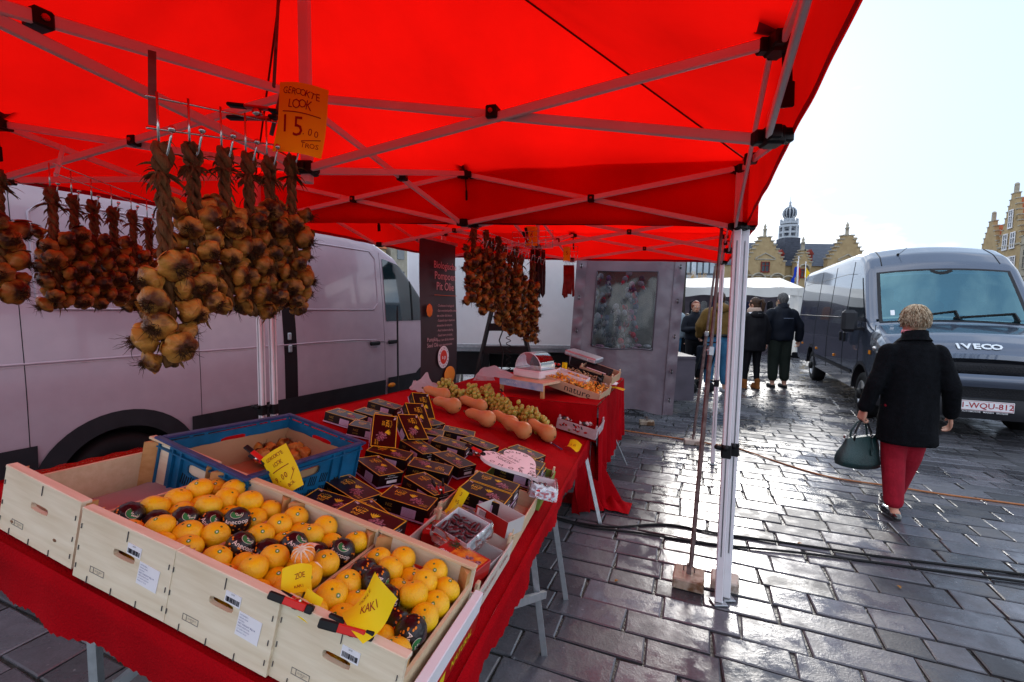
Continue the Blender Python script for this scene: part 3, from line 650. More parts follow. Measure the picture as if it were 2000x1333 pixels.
for c in (2, 3, 4):          # keep the fruit inside its crate and off its neighbours
    F_ = [f for f in FRUIT if f[0] == c]; M0 = CM[c - 1]
    I = M0.inverted(); loc = [I @ T(f[2], f[3], f[4]) for f in F_]
    for it in range(120):
        for i in range(len(loc)):
            for j in range(i):
                d = loc[i] - loc[j]; D = d.length
                if D < 2 * OR * .955 and D > 1e-5:
                    d = d / D * (2 * OR * .955 - D) * .3; d.z *= .6; loc[i] += d; loc[j] -= d
            p = loc[i]; p.x = min(CW - .012 - OR, max(.012 + OR, p.x)); p.y = min(CL - .012 - OR, max(.012 + OR, p.y)); p.z = min(.146, max(.110, p.z + (.130 - p.z) * .02))
    rr = random.Random(c)
    for f, p in zip(F_, loc):
        if f[1] == 0:
            big = rr.uniform(.96, 1.04); M = M0 @ TR(p) @ RZ(rr.uniform(0, 6.28)) @ RX(rr.uniform(-.5, .5)) @ RY(rr.uniform(-.4, .4)) @ SC(big, big, big)
            o = thing('orange', 'bare orange with shiny peel lying in the %s crate' % (ORD[c] + (' crate from the left' if c < 4 else '')).replace(' crate', '', 1) if False else 'bare shiny orange in the %s' % CN[c - 1], 'orange', M, 'bare oranges in the %s' % CN[c - 1])
            k = rr.randrange(4); put('peel', OM[k][0], o); put('stem_end', OM[k][1], o)
            if rr.random() < .72:
                cd_ = (WM[o.name].to_3x3().inverted() @ (Vector((0, 0, CAM_H)) - M.translation + Vector((rr.uniform(-.5, .5), 0, .5)))).normalized()
                put('sticker', STK, o, RZ(math.atan2(cd_.y, cd_.x) + rr.uniform(-.5, .5)))
        else:
            cd_ = (Vector((0.1, -.4, CAM_H + .3)) - (M0 @ p)); M = TR(M0 @ p) @ RZ(math.atan2(cd_.y, cd_.x) + rr.uniform(-.45, .45)) @ RY(rr.uniform(-.2, .2)) @ RX(rr.uniform(-.9, .1) - .1)
            if c == 4: M = M @ RX(-.9)
            o = thing('wrapped_orange', 'orange in black printed wrapping paper in the %s' % CN[c - 1], 'orange', M, 'wrapped oranges in the %s' % CN[c - 1])
            put('paper_wrap', WRP, o); put('wrap_print', WPR, o)
    cnt = 0
    for q in range(3000):
        if cnt >= 15: break
        p = Vector((rr.uniform(.012 + OR, CW - .012 - OR), rr.uniform(.012 + OR, CL - .012 - OR), rr.uniform(.085, .122)))
        if all((p - l_).length > 2 * OR * .86 for l_ in loc):
            loc.append(p); cnt += 1; o = thing('orange', 'bare shiny orange in the %s' % CN[c - 1], 'orange', M0 @ TR(p) @ RZ(rr.uniform(0, 6.28)) @ RX(rr.uniform(-.6, .6)), 'bare oranges in the %s' % CN[c - 1]); k = rr.randrange(4); put('peel', OM[k][0], o); put('stem_end', OM[k][1], o)
    # the lower layer that shows through the hand hole
    for x in (.115, .182):
        o = thing('orange', 'orange behind the hand hole of the %s' % CN[c - 1], 'orange', M0 @ TR((x, .051, .088 if False else .0505)), 'lower layer in the %s' % CN[c - 1]); put('peel', OM[1][0], o)
# the peeled orange
p = PT(590, 1095, .16)
o = thing('peeled_orange', 'half peeled orange with white pith on top of the third crate', 'orange', MTAB @ TR((p[0], p[1], .175)) @ RX(.5))
M_FLESH = mat('orange_flesh', (.85, .30, .02), .3, var=.15, vs=60, spec=.6, sub=.2); M_PITH = mat('white_pith', (.85, .68, .5), .7, var=.1, vs=50, bump=.4, bs=120)
m = MB(); m.lathe([(max(.0002, math.sin(PI * i / 14) * .027), -math.cos(PI * i / 14) * .023) for i in range(15)], 40, 0, True, None, 10, .05); part('segments', m, M_FLESH, o)
m = MB()
for q in range(10):
    a = 2 * PI * q / 10 + .314; m.tube([(math.cos(a) * math.sin(b) * .0268, math.sin(a) * math.sin(b) * .0268, math.cos(b) * .0235) for b in (.1, .5, .9, 1.3, 1.8)], [.0035, .0022, .0016, .0012, .0006], 5)
m.ball((0, 0, .022), .007, 8, 6, 0, None, (1.4, 1.2, .5)); part('pith', m, M_PITH, o)
m = MB()
for a0, l_ in ((-1.5, .05), (-.4, .04), (1.9, .045)):
    def fp(s_, t_): 
        a = a0 + (s_ - .5) * .9; rr_ = .030 + .02 * t_; return (math.cos(a) * rr_, math.sin(a) * rr_, -.012 - l_ * .35 * t_ + .008 * math.sin(t_ * 3))
    m.grid(fp, 6, 5)
part('loose_peel', m, [M_PITH], o)

# ---------------------------------------------------------------- spring clamps and yellow price cards
def clamp(M, label, s_=1.0, op=.16):
    r = thing('spring_clamp', label, 'clamp', M @ SC(s_, s_, s_), 'red and black spring clamps')
    for sg in (-1, 1):
        X = RY(sg * op); m = MB(); m.box((-.012, 0, sg * .012), (.062, .018, .007), 0, X, .002); part('jaw', m, M_RED, r)
        m = MB(); m.box((-.062, 0, sg * .012), (.045, .020, .009), 0, X, .003); part('handle_sleeve', m, M_BLACK, r)
        m = MB(); m.box((.028, 0, sg * .008), (.02, .02, .008), 0, X, .002); part('jaw_pad', m, M_BLACK, r)
    m = MB(); m.tube([(-.01, -.012, 0), (-.01, .012, 0)], .009, 10); part('spring', m, M_CHROME, r)
    return r
def card(M, w_, h_, lines, label, curl=.01, ink=None, fold=0):
    """yellow hand-written card in the xy plane of M, facing +z"""
    r = thing('price_card', label, 'price card', M)
    def bend(v):
        return Vector((v.x, v.y, v.z + curl * math.sin((v.x / w_ + .5) * PI) - curl * .6 * math.sin((v.y / h_ + .5) * PI * 1.3) + fold * max(0, v.y) ** 2 * 30))
    m = MB(); m.grid(lambda s_, t_: bend(Vector(((s_ - .5) * w_, (t_ - .5) * h_, 0))), 14, 14); part('card_sheet', m, M_YPAPER, r)
    m = MB()
    for k, (tx, sz, x, y, a) in enumerate(lines):
        if tx == '_':
            m.add([bend(Vector((x + sz * (i / 6 - .5) * math.cos(a), y + sz * (i / 6 - .5) * math.sin(a) + dy, .0012))) for i in range(7) for dy in (-.0012, .0012)], [(2 * i, 2 * i + 2, 2 * i + 3, 2 * i + 1) for i in range(6)], 0); continue
        t = MB(); t.hand(tx, sz, 0, TR((x, y, 0)) @ RZ(a), k + 3)
        t.v = [tuple(bend(Vector(p) + Vector((0, 0, .0012)))) for p in t.v]; m.add(t.v, t.f)
    part('handwriting', m, ink or M_REDINK, r)
    return r
def face(o, right_px, up_px=None): pass
def plane_from(c, right, up):      # frame with x along right, y along up
    x = right.normalized(); z = x.cross(up).normalized(); y = z.cross(x); return frame(c, x, y, z)
# card clipped to the blue crate
c = T(*PT(553, 925, .17), .17); rt_ = T(*PT(590, 905, .17), .17)
CARD1 = None
# cards lying on the front crates
a = T(*PT(560, 1155, .165), .165); b = T(*PT(620, 1190, .165), .165); X = frame(T(*PT(580, 1152, .17), .17), (b - a).normalized(), EN.cross((b - a).normalized()), EN)
card(X @ RZ(.95) @ RX(.5) @ TR((0, .015, .005)), .062, .060, [('ZOE', .014, .004, .008, .2), ('KAKI', .010, .002, -.014, .1)], 'crumpled yellow card leaning on the oranges of the third crate', .014)
card(X @ TR((.055, -.02, .0)) @ RZ(-.1) @ RX(.9), .05, .05, [('1,00', .014, 0, 0, .2)], 'small folded yellow card tucked behind the left clamp on the nearest crate', .008)
clamp(CM[3] @ TR((.045, .0, .178)) @ RZ(.05) @ RX(PI / 2 - .5), 'red and black clamp at the left corner of the nearest crate', .8)
c0 = CM[3] @ Vector((.185, .03, .20))
card(CM[3] @ TR((.185, .035, .212)) @ RZ(-.5) @ RX(.80), .095, .095, [('KAKI', .021, .008, .0, .9), ('DOELE', .013, -.022, .004, 1.3)], 'folded yellow card standing on the fruit of the nearest crate', .022)
clamp(CM[3] @ TR((.185, .0, .182)) @ RZ(.15) @ RX(PI / 2 - .4), 'red and black clamp at the middle of the nearest crate rim', .9)
clamp(T_ := MTAB @ TR((-.22, -.035, -.06)) @ RY(PI / 2) @ RZ(.2), 'red clamp hanging at the left front corner of the cloth')
m = MB(); m.tube([(0, 0, 0), (0, 0, -.05)], [.011, .012], 10); m.tube([(0, 0, -.05), (.001, 0, -.085)], [.010, .006], 8, 1)
solo('marker_pen', m, [M_WHITE, M_BLACK], 'small white and black marker hanging beside the clamp under the left crate', 'pen', None, MTAB @ TR((-.13, -.04, -.03)))
def interp(T_, x):
    if x <= T_[0][0]: return T_[0][1:]
    for a, b in zip(T_, T_[1:]):
        if x <= b[0]:
            t = (x - a[0]) / (b[0] - a[0]); return tuple(p + (q - p) * t for p, q in zip(a[1:], b[1:]))
    return T_[-1][1:]
# ================================================================ blue crate with garlic
M_BLUE = mat('blue_plastic', (.008, .12, .26), .42, var=.18, vs=20, dirt=((.03, .13, .26), 8, .66)); M_BLUER = mat('worn_blue_rim', (.03, .05, .15), .5, var=.3, vs=30)
pa = T(*PT(313, 840, .21), .21); pb = T(*PT(482, 918, .21), .21); pc = T(*PT(698, 847, .21), .21)
bx = (pb - pa); by = (pc - pb)
BLL, BLW, BLH = bx.length, by.length, .185
ang = math.atan2(bx.dot(EY), bx.dot(EX)); ub, vb = PT(313, 840, .21)
MBL = MTAB @ TR((ub, vb, 0)) @ RZ(ang)
BLW = abs((RZ(-ang) @ Vector((by.dot(EX), by.dot(EY), 0))).y)
bc = thing('plastic_crate', 'big blue plastic crate with vents, a cardboard lining and a few garlic bulbs inside', 'crate', MBL)
def wall(p, ang_, L, name, vents=True):
    m = MB(); X = TR(p) @ RZ(ang_)
    m.holed(L, BLH - .02, .006, (L / 2, BLH - .062), .055, .018, 0, X @ TR((0, .006, .0)))
    m.box((L / 2, .002, BLH - .012), (L, .014, .004), 0, X); m.box((L / 2, .0, BLH - .030), (L, .012, .004), 0, X)
    for x in (.012, L * .2, L * .3, L * .7, L * .8, L - .012): m.box((x, .002, BLH / 2), (.005, .012, BLH - .03), 0, X)
    m.box((L / 2, .002, .012), (L, .012, .006), 0, X)
    w_ = part(name, m, M_BLUE, bc)
    if vents:
        s = MB()
        for b0 in (.32, .42, .52, .62):
            for q in range(4):
                for z in (.035, .085): s.box((L * b0 + q * .010, -.0 + .0055, z + .0), (.0035, .002, .035), 0, X @ TR((0, 0, 0)) @ TR((L * b0, 0, z)) @ RY(.18) @ TR((-L * b0, 0, -z)))
        part('vent_slots', s, M_BLACK, w_)
        s = MB(); s.text('M', .04, 0, X @ TR((L * .78, .0045, .05)) @ RX(PI / 2), bold=.01); part('embossed_letter', s, M_BLACK, w_)
    return w_
wall((0, 0, 0), 0, BLL, 'long_wall' if BLL > BLW else 'end_wall'); wall((BLL, 0, 0), PI / 2, BLW, 'side_wall'); wall((BLL, BLW, 0), PI, BLL, 'back_wall', False); wall((0, BLW, 0), -PI / 2, BLW, 'side_wall', False)
m = MB()
for (a, b, c, d) in ((BLL / 2, .002, BLL + .024, .022), (BLL / 2, BLW - .002, BLL + .024, .022)): m.box((a, b, BLH - .004), (c, d, .010), 0, None, .003)
for (a, b, c, d) in ((.002, BLW / 2, .022, BLW - .026), (BLL - .002, BLW / 2, .022, BLW - .026)): m.box((a, b, BLH - .004), (c, d, .010), 0, None, .003)
part('rim', m, M_BLUER, bc)
m = MB(); m.box((BLL / 2, BLW / 2, .01), (BLL - .02, BLW - .02, .006)); part('crate_floor', m, M_BLUE, bc)
lin = MB(); t = .016
for k in range(4):
    L = (BLL, BLW)[k % 2] - 2 * t; h = .115
    X = (TR((t, t, .014)), TR((BLL - t, t, .014)) @ RZ(PI / 2), TR((BLL - t, BLW - t, .014)) @ RZ(PI), TR((t, BLW - t, .014)) @ RZ(-PI / 2))[k]
    lin.grid(lambda s_, t_: (s_ * L, .003 + .004 * noise.noise(Vector((s_ * 3, t_ * 2, k))), t_ * (h + .006 * noise.noise(Vector((s_ * 6, k, 0))))), 16, 4, 0, True, X)
lin.box((BLL / 2, BLW / 2, .016), (BLL - 2 * t, BLW - 2 * t, .003)); part('cardboard_lining', lin, M_CARD, bc)

# ---------------------------------------------------------------- garlic
M_GAR = mat('smoked_garlic_skin', (.32, .10, .011), .34, col2=(.74, .38, .08), vs=30, stretch=(1, 1, .3), bump=.6, bs=70, contrast=.6, dirt=((.10, .028, .006), 16, .50))
M_GARD = mat('dark_smoked_skin', (.20, .06, .006), .36, col2=(.55, .25, .05), vs=30, stretch=(1, 1, .3), bump=.6, bs=70, contrast=.6, dirt=((.045, .012, .004), 16, .50))
M_ROOT = mat('garlic_roots', (.06, .026, .010), .9, var=.4, vs=80); M_HUSK = mat('dry_braided_leaf', (.030, .011, .005), .75, col2=(.26, .12, .04), vs=70, stretch=(1, 1, .12), bump=.8, bs=110, contrast=.7)
def bulb_mesh(seed, R, matl):
    rr = random.Random(seed); m = MB(); nl = rr.choice((6, 7, 8)); ph = rr.uniform(0, 6)
    pr = []
    for i in range(16):
        t = i / 15; z = -1 + 2.25 * t
        if t < .72: r_ = math.sin(min(1, (t + .03) / .72 * .92) * PI) ** .62
        else: r_ = .36 * (1 - (t - .72) / .28) ** 1.5 + .14
        pr.append((max(.001, r_ * R * 1.0), z * R * .82))
    vs = []; n = 32
    for i, (r_, z) in enumerate(pr):
        for k in range(n):
            a = 2 * PI * k / n; lob = 1 + .20 * abs(math.cos(a * nl / 2 + ph)) ** .7 * min(1, r_ / R) - .12
            dx = .10 * R * (i / 15) ** 2
            vs.append((math.cos(a) * r_ * lob + dx, math.sin(a) * r_ * lob, z + .04 * R * noise.noise(Vector((a, i * .4, seed)))))
    fs = [(i * n + k, i * n + (k + 1) % n, (i + 1) * n + (k + 1) % n, (i + 1) * n + k) for i in range(15) for k in range(n)] + [tuple(range(n))[::-1], tuple(15 * n + k for k in range(n))]
    m.add(vs, fs, 0, True)
    for q in range(2):      # loose flake of skin
        a = rr.uniform(0, 6.28); m.grid(lambda s_, t_: ((R * (1.0 + .22 * t_ * t_)) * math.cos(a + (s_ - .5) * .7) * math.cos(.9 - 1.1 * t_) , (R * (1.0 + .22 * t_ * t_)) * math.sin(a + (s_ - .5) * .7) * math.cos(.9 - 1.1 * t_), R * .55 - R * .9 * t_), 4, 4)
    nr = 80
    for q in range(nr):
        a = rr.uniform(0, 6.28); rad_ = rr.uniform(.05, .36) * R; p = Vector((math.cos(a) * rad_, math.sin(a) * rad_, -R * .74)); d = Vector((math.cos(a) * rr.uniform(.1, .9), math.sin(a) * rr.uniform(.1, .9), -1)); pts = [p]
        Lr = rr.uniform(.25, .62) * R if q % 9 else R * 1.15
        for s_ in range(4):
            d = (d + Vector((rr.uniform(-.6, .6), rr.uniform(-.6, .6), rr.uniform(-.3, .35)))).normalized(); p = p + d * Lr / 4; pts.append(p)
        m.tube(pts, [.0009, .0007, .0005, .0004, .0002], 3, 1, False)
    return m.mesh('bulb', [matl, M_ROOT])
BR = .0275
BM = [bulb_mesh(s_, BR, M_GAR) for s_ in range(4)]; BMD = [bulb_mesh(s_ + 9, BR, M_GARD) for s_ in range(4)]
def stem_mesh(seed, L, R):
    rr = random.Random(seed); m = MB()
    for k in range(3):       # plaited strands
        pts = []; rd = []
        for i in range(40):
            t = i / 39; a = t * 9.5 * PI * L / .4 + k * 2 * PI / 3; w_ = R * (1.0 + (.5 if t < .12 else 0) * math.sin(t / .12 * PI)) * (.62 if abs(t - .13) < .02 else 1)
            pts.append((math.cos(a) * w_ * .80, math.sin(a * 1.0) * w_ * .62, -t * L)); rd.append(w_ * .56 * (1 + .15 * math.sin(i * 1.3 + k)))
        m.tube(pts, rd, 9, 0, True, True)
    def leafstrip(p, d, l_, w_):
        d = Vector(d).normalized(); sd = d.cross(Vector((rr.uniform(-1, 1), rr.uniform(-1, 1), .3))).normalized(); vs = []; q = Vector(p)
        for i in range(6):
            ww = w_ * math.sin(PI * (.12 + .85 * i / 5)); tw = sd * ww; vs += [q - tw, q + tw]; d = (d + Vector((rr.uniform(-.35, .35), rr.uniform(-.35, .35), -.28))).normalized(); q = q + d * l_ / 5
        m.add(vs, [(2 * i, 2 * i + 1, 2 * i + 3, 2 * i + 2) for i in range(5)], 0, True)
    for q in range(16):
        a = rr.uniform(0, 6.28); leafstrip((math.cos(a) * R * .6, math.sin(a) * R * .6, -L * .135), (math.cos(a), math.sin(a), rr.uniform(-.2, .7)), rr.uniform(.02, .055), R * .28)
    for q in range(10):
        a = rr.uniform(0, 6.28); leafstrip((math.cos(a) * R * .6, math.sin(a) * R * .6, -rr.uniform(0, .05)), (math.cos(a), math.sin(a), rr.uniform(.1, 1.2)), rr.uniform(.02, .05), R * .22)
    for q in range(70):
        a = rr.uniform(0, 6.28); z = -rr.uniform(.02, 1) * L; leafstrip((math.cos(a) * R * .8, math.sin(a) * R * .8, z), (math.cos(a), math.sin(a), -.6), rr.uniform(.015, .04), R * .25)
    m.tube([(math.cos(a) * R * .82, math.sin(a) * R * .82, -L * .13) for a in [i * .5 for i in range(14)]], .0016, 4)
    return m.mesh('braid_stem', [M_HUSK])
STM = [stem_mesh(s_, .36, .0118) for s_ in range(3)]
def braid(loc, L, label, group, seed, dark=False, sc=1.0, dens=1.0, start=.34):
    rr = random.Random(seed); r = thing('garlic_braid', label, 'garlic braid', TR(loc) @ RZ(rr.uniform(0, 6)) @ SC(sc, sc, sc), group)
    L = L / sc; put('braid_stem', STM[seed % 3], r, SC(1, 1, L * .93 / .36))
    z = -L * start; a = rr.uniform(0, 6); lib = BMD if dark else BM
    while z > -L * .93:
        a += 2.4 + rr.uniform(-.3, .3); R0 = rr.uniform(.80, 1.12); off = .026 + rr.uniform(0, .010)
        d = Vector((math.cos(a), math.sin(a), -.35 + rr.uniform(-.35, .15))).normalized(); q = (-d).to_track_quat('Z', 'Y')     # stem end towards the plait, roots outwards
        p = Vector((math.cos(a) * off, math.sin(a) * off, z))
        put('bulb', lib[rr.randrange(4)], r, TR(p) @ q.to_matrix().to_4x4() @ RZ(rr.uniform(0, 6)) @ SC(R0, R0, R0 * rr.uniform(.9, 1.05)))
        z -= .0148 * rr.uniform(.8, 1.15) / dens
    return r
G1 = 'smoked garlic braids on the front rack'; G2 = 'smaller garlic braids on the left rack'; G3 = 'garlic braids hanging under the far tent'
ORDW = ['first', 'second', 'third', 'fourth', 'fifth', 'sixth', 'seventh', 'eighth', 'ninth', 'tenth', 'eleventh']
TOPS = [(315, 282, .78, 455), (375, 282, .845, 352), (437, 290, .92, 320), (484, 300, .99, 330), (525, 308, 1.06, 318), (568, 306, 1.12, 312)]
for i, (x, y, Y, lp) in enumerate(TOPS):
    braid(PY(x, y, Y), lp * Y / 889, 'smoked garlic braid, %s from the left on the front rack%s' % (ORDW[i], ', the longest and nearest' if i == 0 else ''), G1, 20 + i, i > 2, .88 if i == 0 else .82, 1.0, .50 if i == 0 else .32)
TOPS2 = [(100, 368, 1.45, 246), (142, 382, 1.53, 220), (181, 392, 1.62, 215), (220, 405, 1.71, 190), (258, 412, 1.81, 205), (289, 428, 1.9, 185)]
for i, (x, y, Y, lp) in enumerate(TOPS2):
    braid(PY(x, y, Y), lp * Y / 889, 'small dark garlic braid, %s from the left on the left rack' % ORDW[i], G2, 40 + i, True, .95)
braid(PY(-12, 330, 1.15), .33, 'garlic braid cut off by the left edge of the picture', G2, 61, True, 1.1)
for i in range(9):
    x = 938 + i * 11.5; y = 447 + i * 8 - (i % 2) * 4; Y = 2.72 + i * .085; ln = (158 + 16 * math.sin(i * 1.7) + (24 if i > 5 else 0)) * (.96 if i < 8 else .85)
    braid(PY(x, y, Y) + Vector((.04 * ((i * 7) % 3 - 1), 0, 0)), ln * Y / 889, 'dark garlic braid, %s from the left in the bunch under the far tent' % ORDW[i], G3, 70 + i, True, 1.08, 1.05, .24)
# garlic bulbs in the blue crate
rr = random.Random(12)
for i, (x, y) in enumerate(((500, 878), (525, 880), (512, 893), (540, 888), (556, 872), (575, 880), (566, 893), (590, 884), (535, 905), (600, 868), (548, 895), (582, 866))):
    u, v = PT(x, y, .058); M = MTAB @ TR((u, v, .058)) @ Matrix.Rotation(rr.uniform(1.2, 2.2), 4, 'X') @ RZ(rr.uniform(0, 6)) @ RY(rr.uniform(-1, 1)) @ SC(1.25, 1.25, 1.25)
    o = thing('garlic_bulb', 'loose garlic bulb in the blue crate', 'garlic', M, 'loose garlic bulbs in the blue crate'); put('bulb_body', BM[i % 4], o)
    if i < 2:
        m = MB(); m.tube([(0, 0, .02), (.004, .004, .045), (.014, .002, .06), (.02, -.006, .045)], [.004, .003, .003, .002], 5); part('dry_stalk', m, M_HUSK, o)
cx = T(*PT(553, 925, .15), .15); r_ = (T(*PT(600, 955, .12), .12) - T(*PT(520, 945, .12), .12)).normalized()
Xc = plane_from(PY(552, 922, 1.42), Vector((.94, -.30, -.18)), Vector((-.15, .28, .95)))
card(Xc @ RZ(.80) @ SC(1.18, 1.18, 1.18), .088, .125, [('GEROOKTE', .0135, 0, .046, 0), ('LOOK', .015, 0, .026, 0), ('_', .055, .0, .010, 0), ('9,00', .021, -.008, -.014, 0), ('E', .013, .032, -.008, 0), ('_', .03, .026, -.021, .9), ('BOL', .014, .016, -.042, .2)], 'yellow card reading 9,00 per bowl, clipped to the blue crate', .008)
clamp(TR(PY(508, 897, 1.46)) @ RZ(-.5) @ RY(.25) @ RX(.5), 'black and red clamp on the near corner of the blue crate', .85)

# ================================================================ date boxes
M_BOX = mat('glossy_black_carton', (.005, .002, .003), .42, var=.1, spec=.3); M_LID = mat('dark_maroon_carton', (.008, .0025, .003), .34, var=.3, vs=30, spec=.4)
M_GOLD = mat('gold_print', (.75, .50, .03), .35, var=.1); M_YEL = mat('leaf_yellow_print', (.72, .60, .02), .4, var=.1); M_PUR = mat('date_purple_print', (.08, .012, .03), .3, col2=(.42, .20, .26), vs=160, contrast=.4); M_LIL = mat('lilac_label', (.50, .36, .52), .5, var=.06)
DL, DW, DH = .200, .125, .056
def date_meshes():
    m = MB(); m.box((DL / 2, DW / 2, DH / 2), (DL, DW, DH), 0, None, .0012); body = m.mesh('carton', [M_BOX])
    m = MB(); z = DH + .0004; m.box((DL / 2, DW / 2, z), (DL - .003, DW - .003, .0006), 0)
    e = .0032
    for c, d in (((DL / 2, e / 2 + .0012), (DL - .002, e)), ((DL / 2, DW - e / 2 - .0012), (DL - .002, e)), ((e / 2 + .0012, DW / 2), (e, DW - .002)), ((DL - e / 2 - .0012, DW / 2), (e, DW - .002))): m.box((*c, z + .0005), (*d, .0007), 1)
    rr = random.Random(4)
    for q in range(34):
        a = rr.uniform(0, 6.28); k = rr.uniform(0, 1) ** .5; c = (.135 + math.cos(a) * k * .030, .050 + math.sin(a) * k * .023)
        m.lathe([(.0062, 0), (.005, .0009), (.0001, .0012)], 7, 2, True, TR((*c, z + .0004 + q * .00002)) @ RZ(a) @ SC(1.25, .75, 1))
    for q in range(5):
        a = 1.2 + q * .28; m.add([(.112, .064, z + .0012), (.112 + .022 * math.cos(a - .12), .064 + .022 * math.sin(a - .12), z + .0012), (.112 + .032 * math.cos(a), .064 + .032 * math.sin(a), z + .0014), (.112 + .022 * math.cos(a + .12), .064 + .022 * math.sin(a + .12), z + .0012)], [(0, 1, 2, 3)], 3)
    for q in range(2): m.lathe([(.021 + q * .004, 0), (.0225 + q * .004, .0008), (.0235 + q * .004, 0)], 18, 1, True, TR((.055, .060, z + .0002)) @ SC(1, 1.15, 1)) if q < 0 else None
    m.text('NIZ', .024, 1, TR((.055, .074, z + .0014)) @ RZ(0), bold=.01, sx=1.1); m.text('DIZ', .017, 1, TR((.055, .053, z + .0014)), bold=.01)
    for q in range(9):
        a = .3 + q * .33; m.bar((.055 + .019 * math.cos(a), .088 + .004 * math.sin(a), z + .0012), (.055 + .023 * math.cos(a), .089 + .010 * math.sin(a), z + .0012), .0010, .0008, 1)
    m.text('DATES', .0105, 1, TR((.172, .022, z + .0014)), bold=.01); m.text('medjoul date', .009, 1, TR((.165, .034, z + .0014)), shear=.4)
    m.text('1kg', .013, 4, TR((.018, .112, z + .0014)), bold=.02)
    lid = m.mesh('lid_print', [M_LID, M_GOLD, M_PUR, M_YEL, M_WHITE])
    m = MB(); X = RX(PI / 2)
    m.box((.128, .026, .0006), (.058, .034, .0008), 0, X); m.text('NIZ', .017, 1, X @ TR((.045, .036, .0008)), bold=.01); m.text('DATES', .010, 1, X @ TR((.045, .018, .0008)))
    for q in range(7): m.box((.128, .013 + q * .0042, .0012), (.046 - (q % 3) * .004, .0007, .0004), 2, X)
    X2 = TR((DL, 0, 0)) @ RZ(PI / 2) @ X
    m.box((.070, .022, .0006), (.052, .013, .0008), 3, X2); m.text('www.dates premium', .008, 3, X2 @ TR((.065, .040, .0008))); m.text('IMPORTER EU', .006, 3, X2 @ TR((.062, .049, .0008)))
    X3 = TR((DL, DW, 0)) @ RZ(PI) @ X; m.text('NIZ', .017, 1, X3 @ TR((.045, .036, .0008)), bold=.01); m.box((.13, .03, .0006), (.07, .022, .0004), 1, X3) if 0 else None
    m.box((DL / 2, -.0012 + DW / 2 , .0035), (DL + .003, DW + .003, .006), 0)
    side = m.mesh('side_print', [M_LIL, mat('dull_gold', (.28, .18, .03), .4, var=0), mat('fine_grey_text', (.25, .2, .25), .6, var=0), M_WHITE])
    return body, lid, side
DMB, DML, DMS = date_meshes()
def date_box(M, label, group='black and gold boxes of dates scattered on the red cloth'):
    r = thing('date_box', label, 'box of dates', M, group); put('carton', DMB, r); put('lid_print', DML, r); put('side_print', DMS, r); return r
def edge_frame(a, b, w_, L=DL, zt=DH):     # a, b: the picture ends of the near long edge of the lid
    p = Vector(PT(*a, w_ + zt)); q = Vector(PT(*b, w_ + zt)); an = math.atan2(q.y - p.y, q.x - p.x); c = (p + q) / 2 - Vector((math.cos(an), math.sin(an))) * L / 2
    return MTAB @ TR((c.x, c.y, w_)) @ RZ(an)
DB = [((632, 940), (696, 980), 'date box lying nearest to the lower corner of the blue crate'),
      ((672, 992), (716, 1033), 'date box against the rim of the third crate, its lid turned to the left'),
      ((749, 972), (826, 996), 'date box in the front row, beside the small clamp and the fruit trays'),
      ((696, 898), (737, 928), 'date box in the second row, directly right of the blue crate'),
      ((792, 934), (844, 966), 'date box standing just left of the tray clamp, third row'),
      ((720, 882), (787, 899), 'flat date box just below the leaning ones'),
      ((784, 862), (823, 886), 'date box right of the leaning boxes, its lid pointing at the squashes'),
      ((802, 841), (861, 853), 'small looking flat date box between the leaning ones and the shiny pair'),
      ((804, 815), (839, 830), 'farthest shiny date box, nearest to the first squash'),
      ((867, 842), (922, 854), 'glaring shiny date box farthest right, beyond the heart sign'),
      ((846, 862), (905, 879), 'glaring shiny date box left of the white heart sign'),
      ((905, 860), (947, 877), 'date box carrying the clamp of the heart sign'),
      ((846, 887), (895, 914), 'dull topped date box just left of the heart sign'),
      ((637, 805), (694, 822), 'date box at the far left, beyond the corner of the blue crate'),
      ((703, 806), (738, 816), 'low date box behind the leaning boxes'),
      ((728, 787), (762, 797), 'farthest left date box at the edge of the cloth'),
      ((600, 985), (664, 1005), 'date box half hidden behind the rim of the third crate'),
      ((697, 834), (734, 842), 'date box under the leaning ones')]
for a, b, lb in DB: date_box(edge_frame(a, b, 0), lb)
a, b = (801, 911), (871, 928); date_box(edge_frame(a, b, 0) @ TR((DL, DW, 0)) @ RZ(PI), 'date box turned the other way round, its print upside down')
def lean(px, an, tilt, lb, w_=.0, u0=0):
    u, v = PT(px[0], px[1], w_); date_box(MTAB @ TR((u, v, w_)) @ RZ(an) @ RY(tilt) @ TR((-DL, 0, 0)), lb)
lean((719, 884), -.95, .62, 'date box leaning steeply beside the right wall of the blue crate', .01)
lean((790, 874), -.62, .42, 'nearest of the three date boxes leaning on one another', .012)
lean((800, 850), -.62, .55, 'middle one of the three leaning date boxes', .012)
lean((809, 827), -.62, .68, 'farthest of the three leaning date boxes', .012)

# ================================================================ fruit trays with more boxes along the right edge
def tray(M, L, W, H, label, mats, posts=True, name='fruit_tray', text=None, thick=.006, top=None):
    r = thing(name, label, 'tray', M)
    for c, d, nm in (((L / 2, thick / 2, H / 2), (L, thick, H), 'long_wall'), ((L / 2, W - thick / 2, H / 2), (L, thick, H), 'long_wall'), ((thick / 2, W / 2, H / 2), (thick, W - 2 * thick - .001, H), 'end_wall'), ((L - thick / 2, W / 2, H / 2), (thick, W - 2 * thick - .001, H), 'end_wall')):
        m = MB(); m.box(c, d, 0, None, .001); part(nm, m, mats[0], r)
    m = MB(); m.box((L / 2, W / 2, .004), (L - 2 * thick - .001, W - 2 * thick - .001, .006)); part('tray_floor', m, mats[0], r)
    if posts:
        for x in (.012, L - .012):
            for y in (.018, W - .018):
                m = MB(); m.box((x, y, H / 2 + .012), (.011, .022, H + .028), 0, None, .002); part('corner_post', m, mats[1], r)
    return r
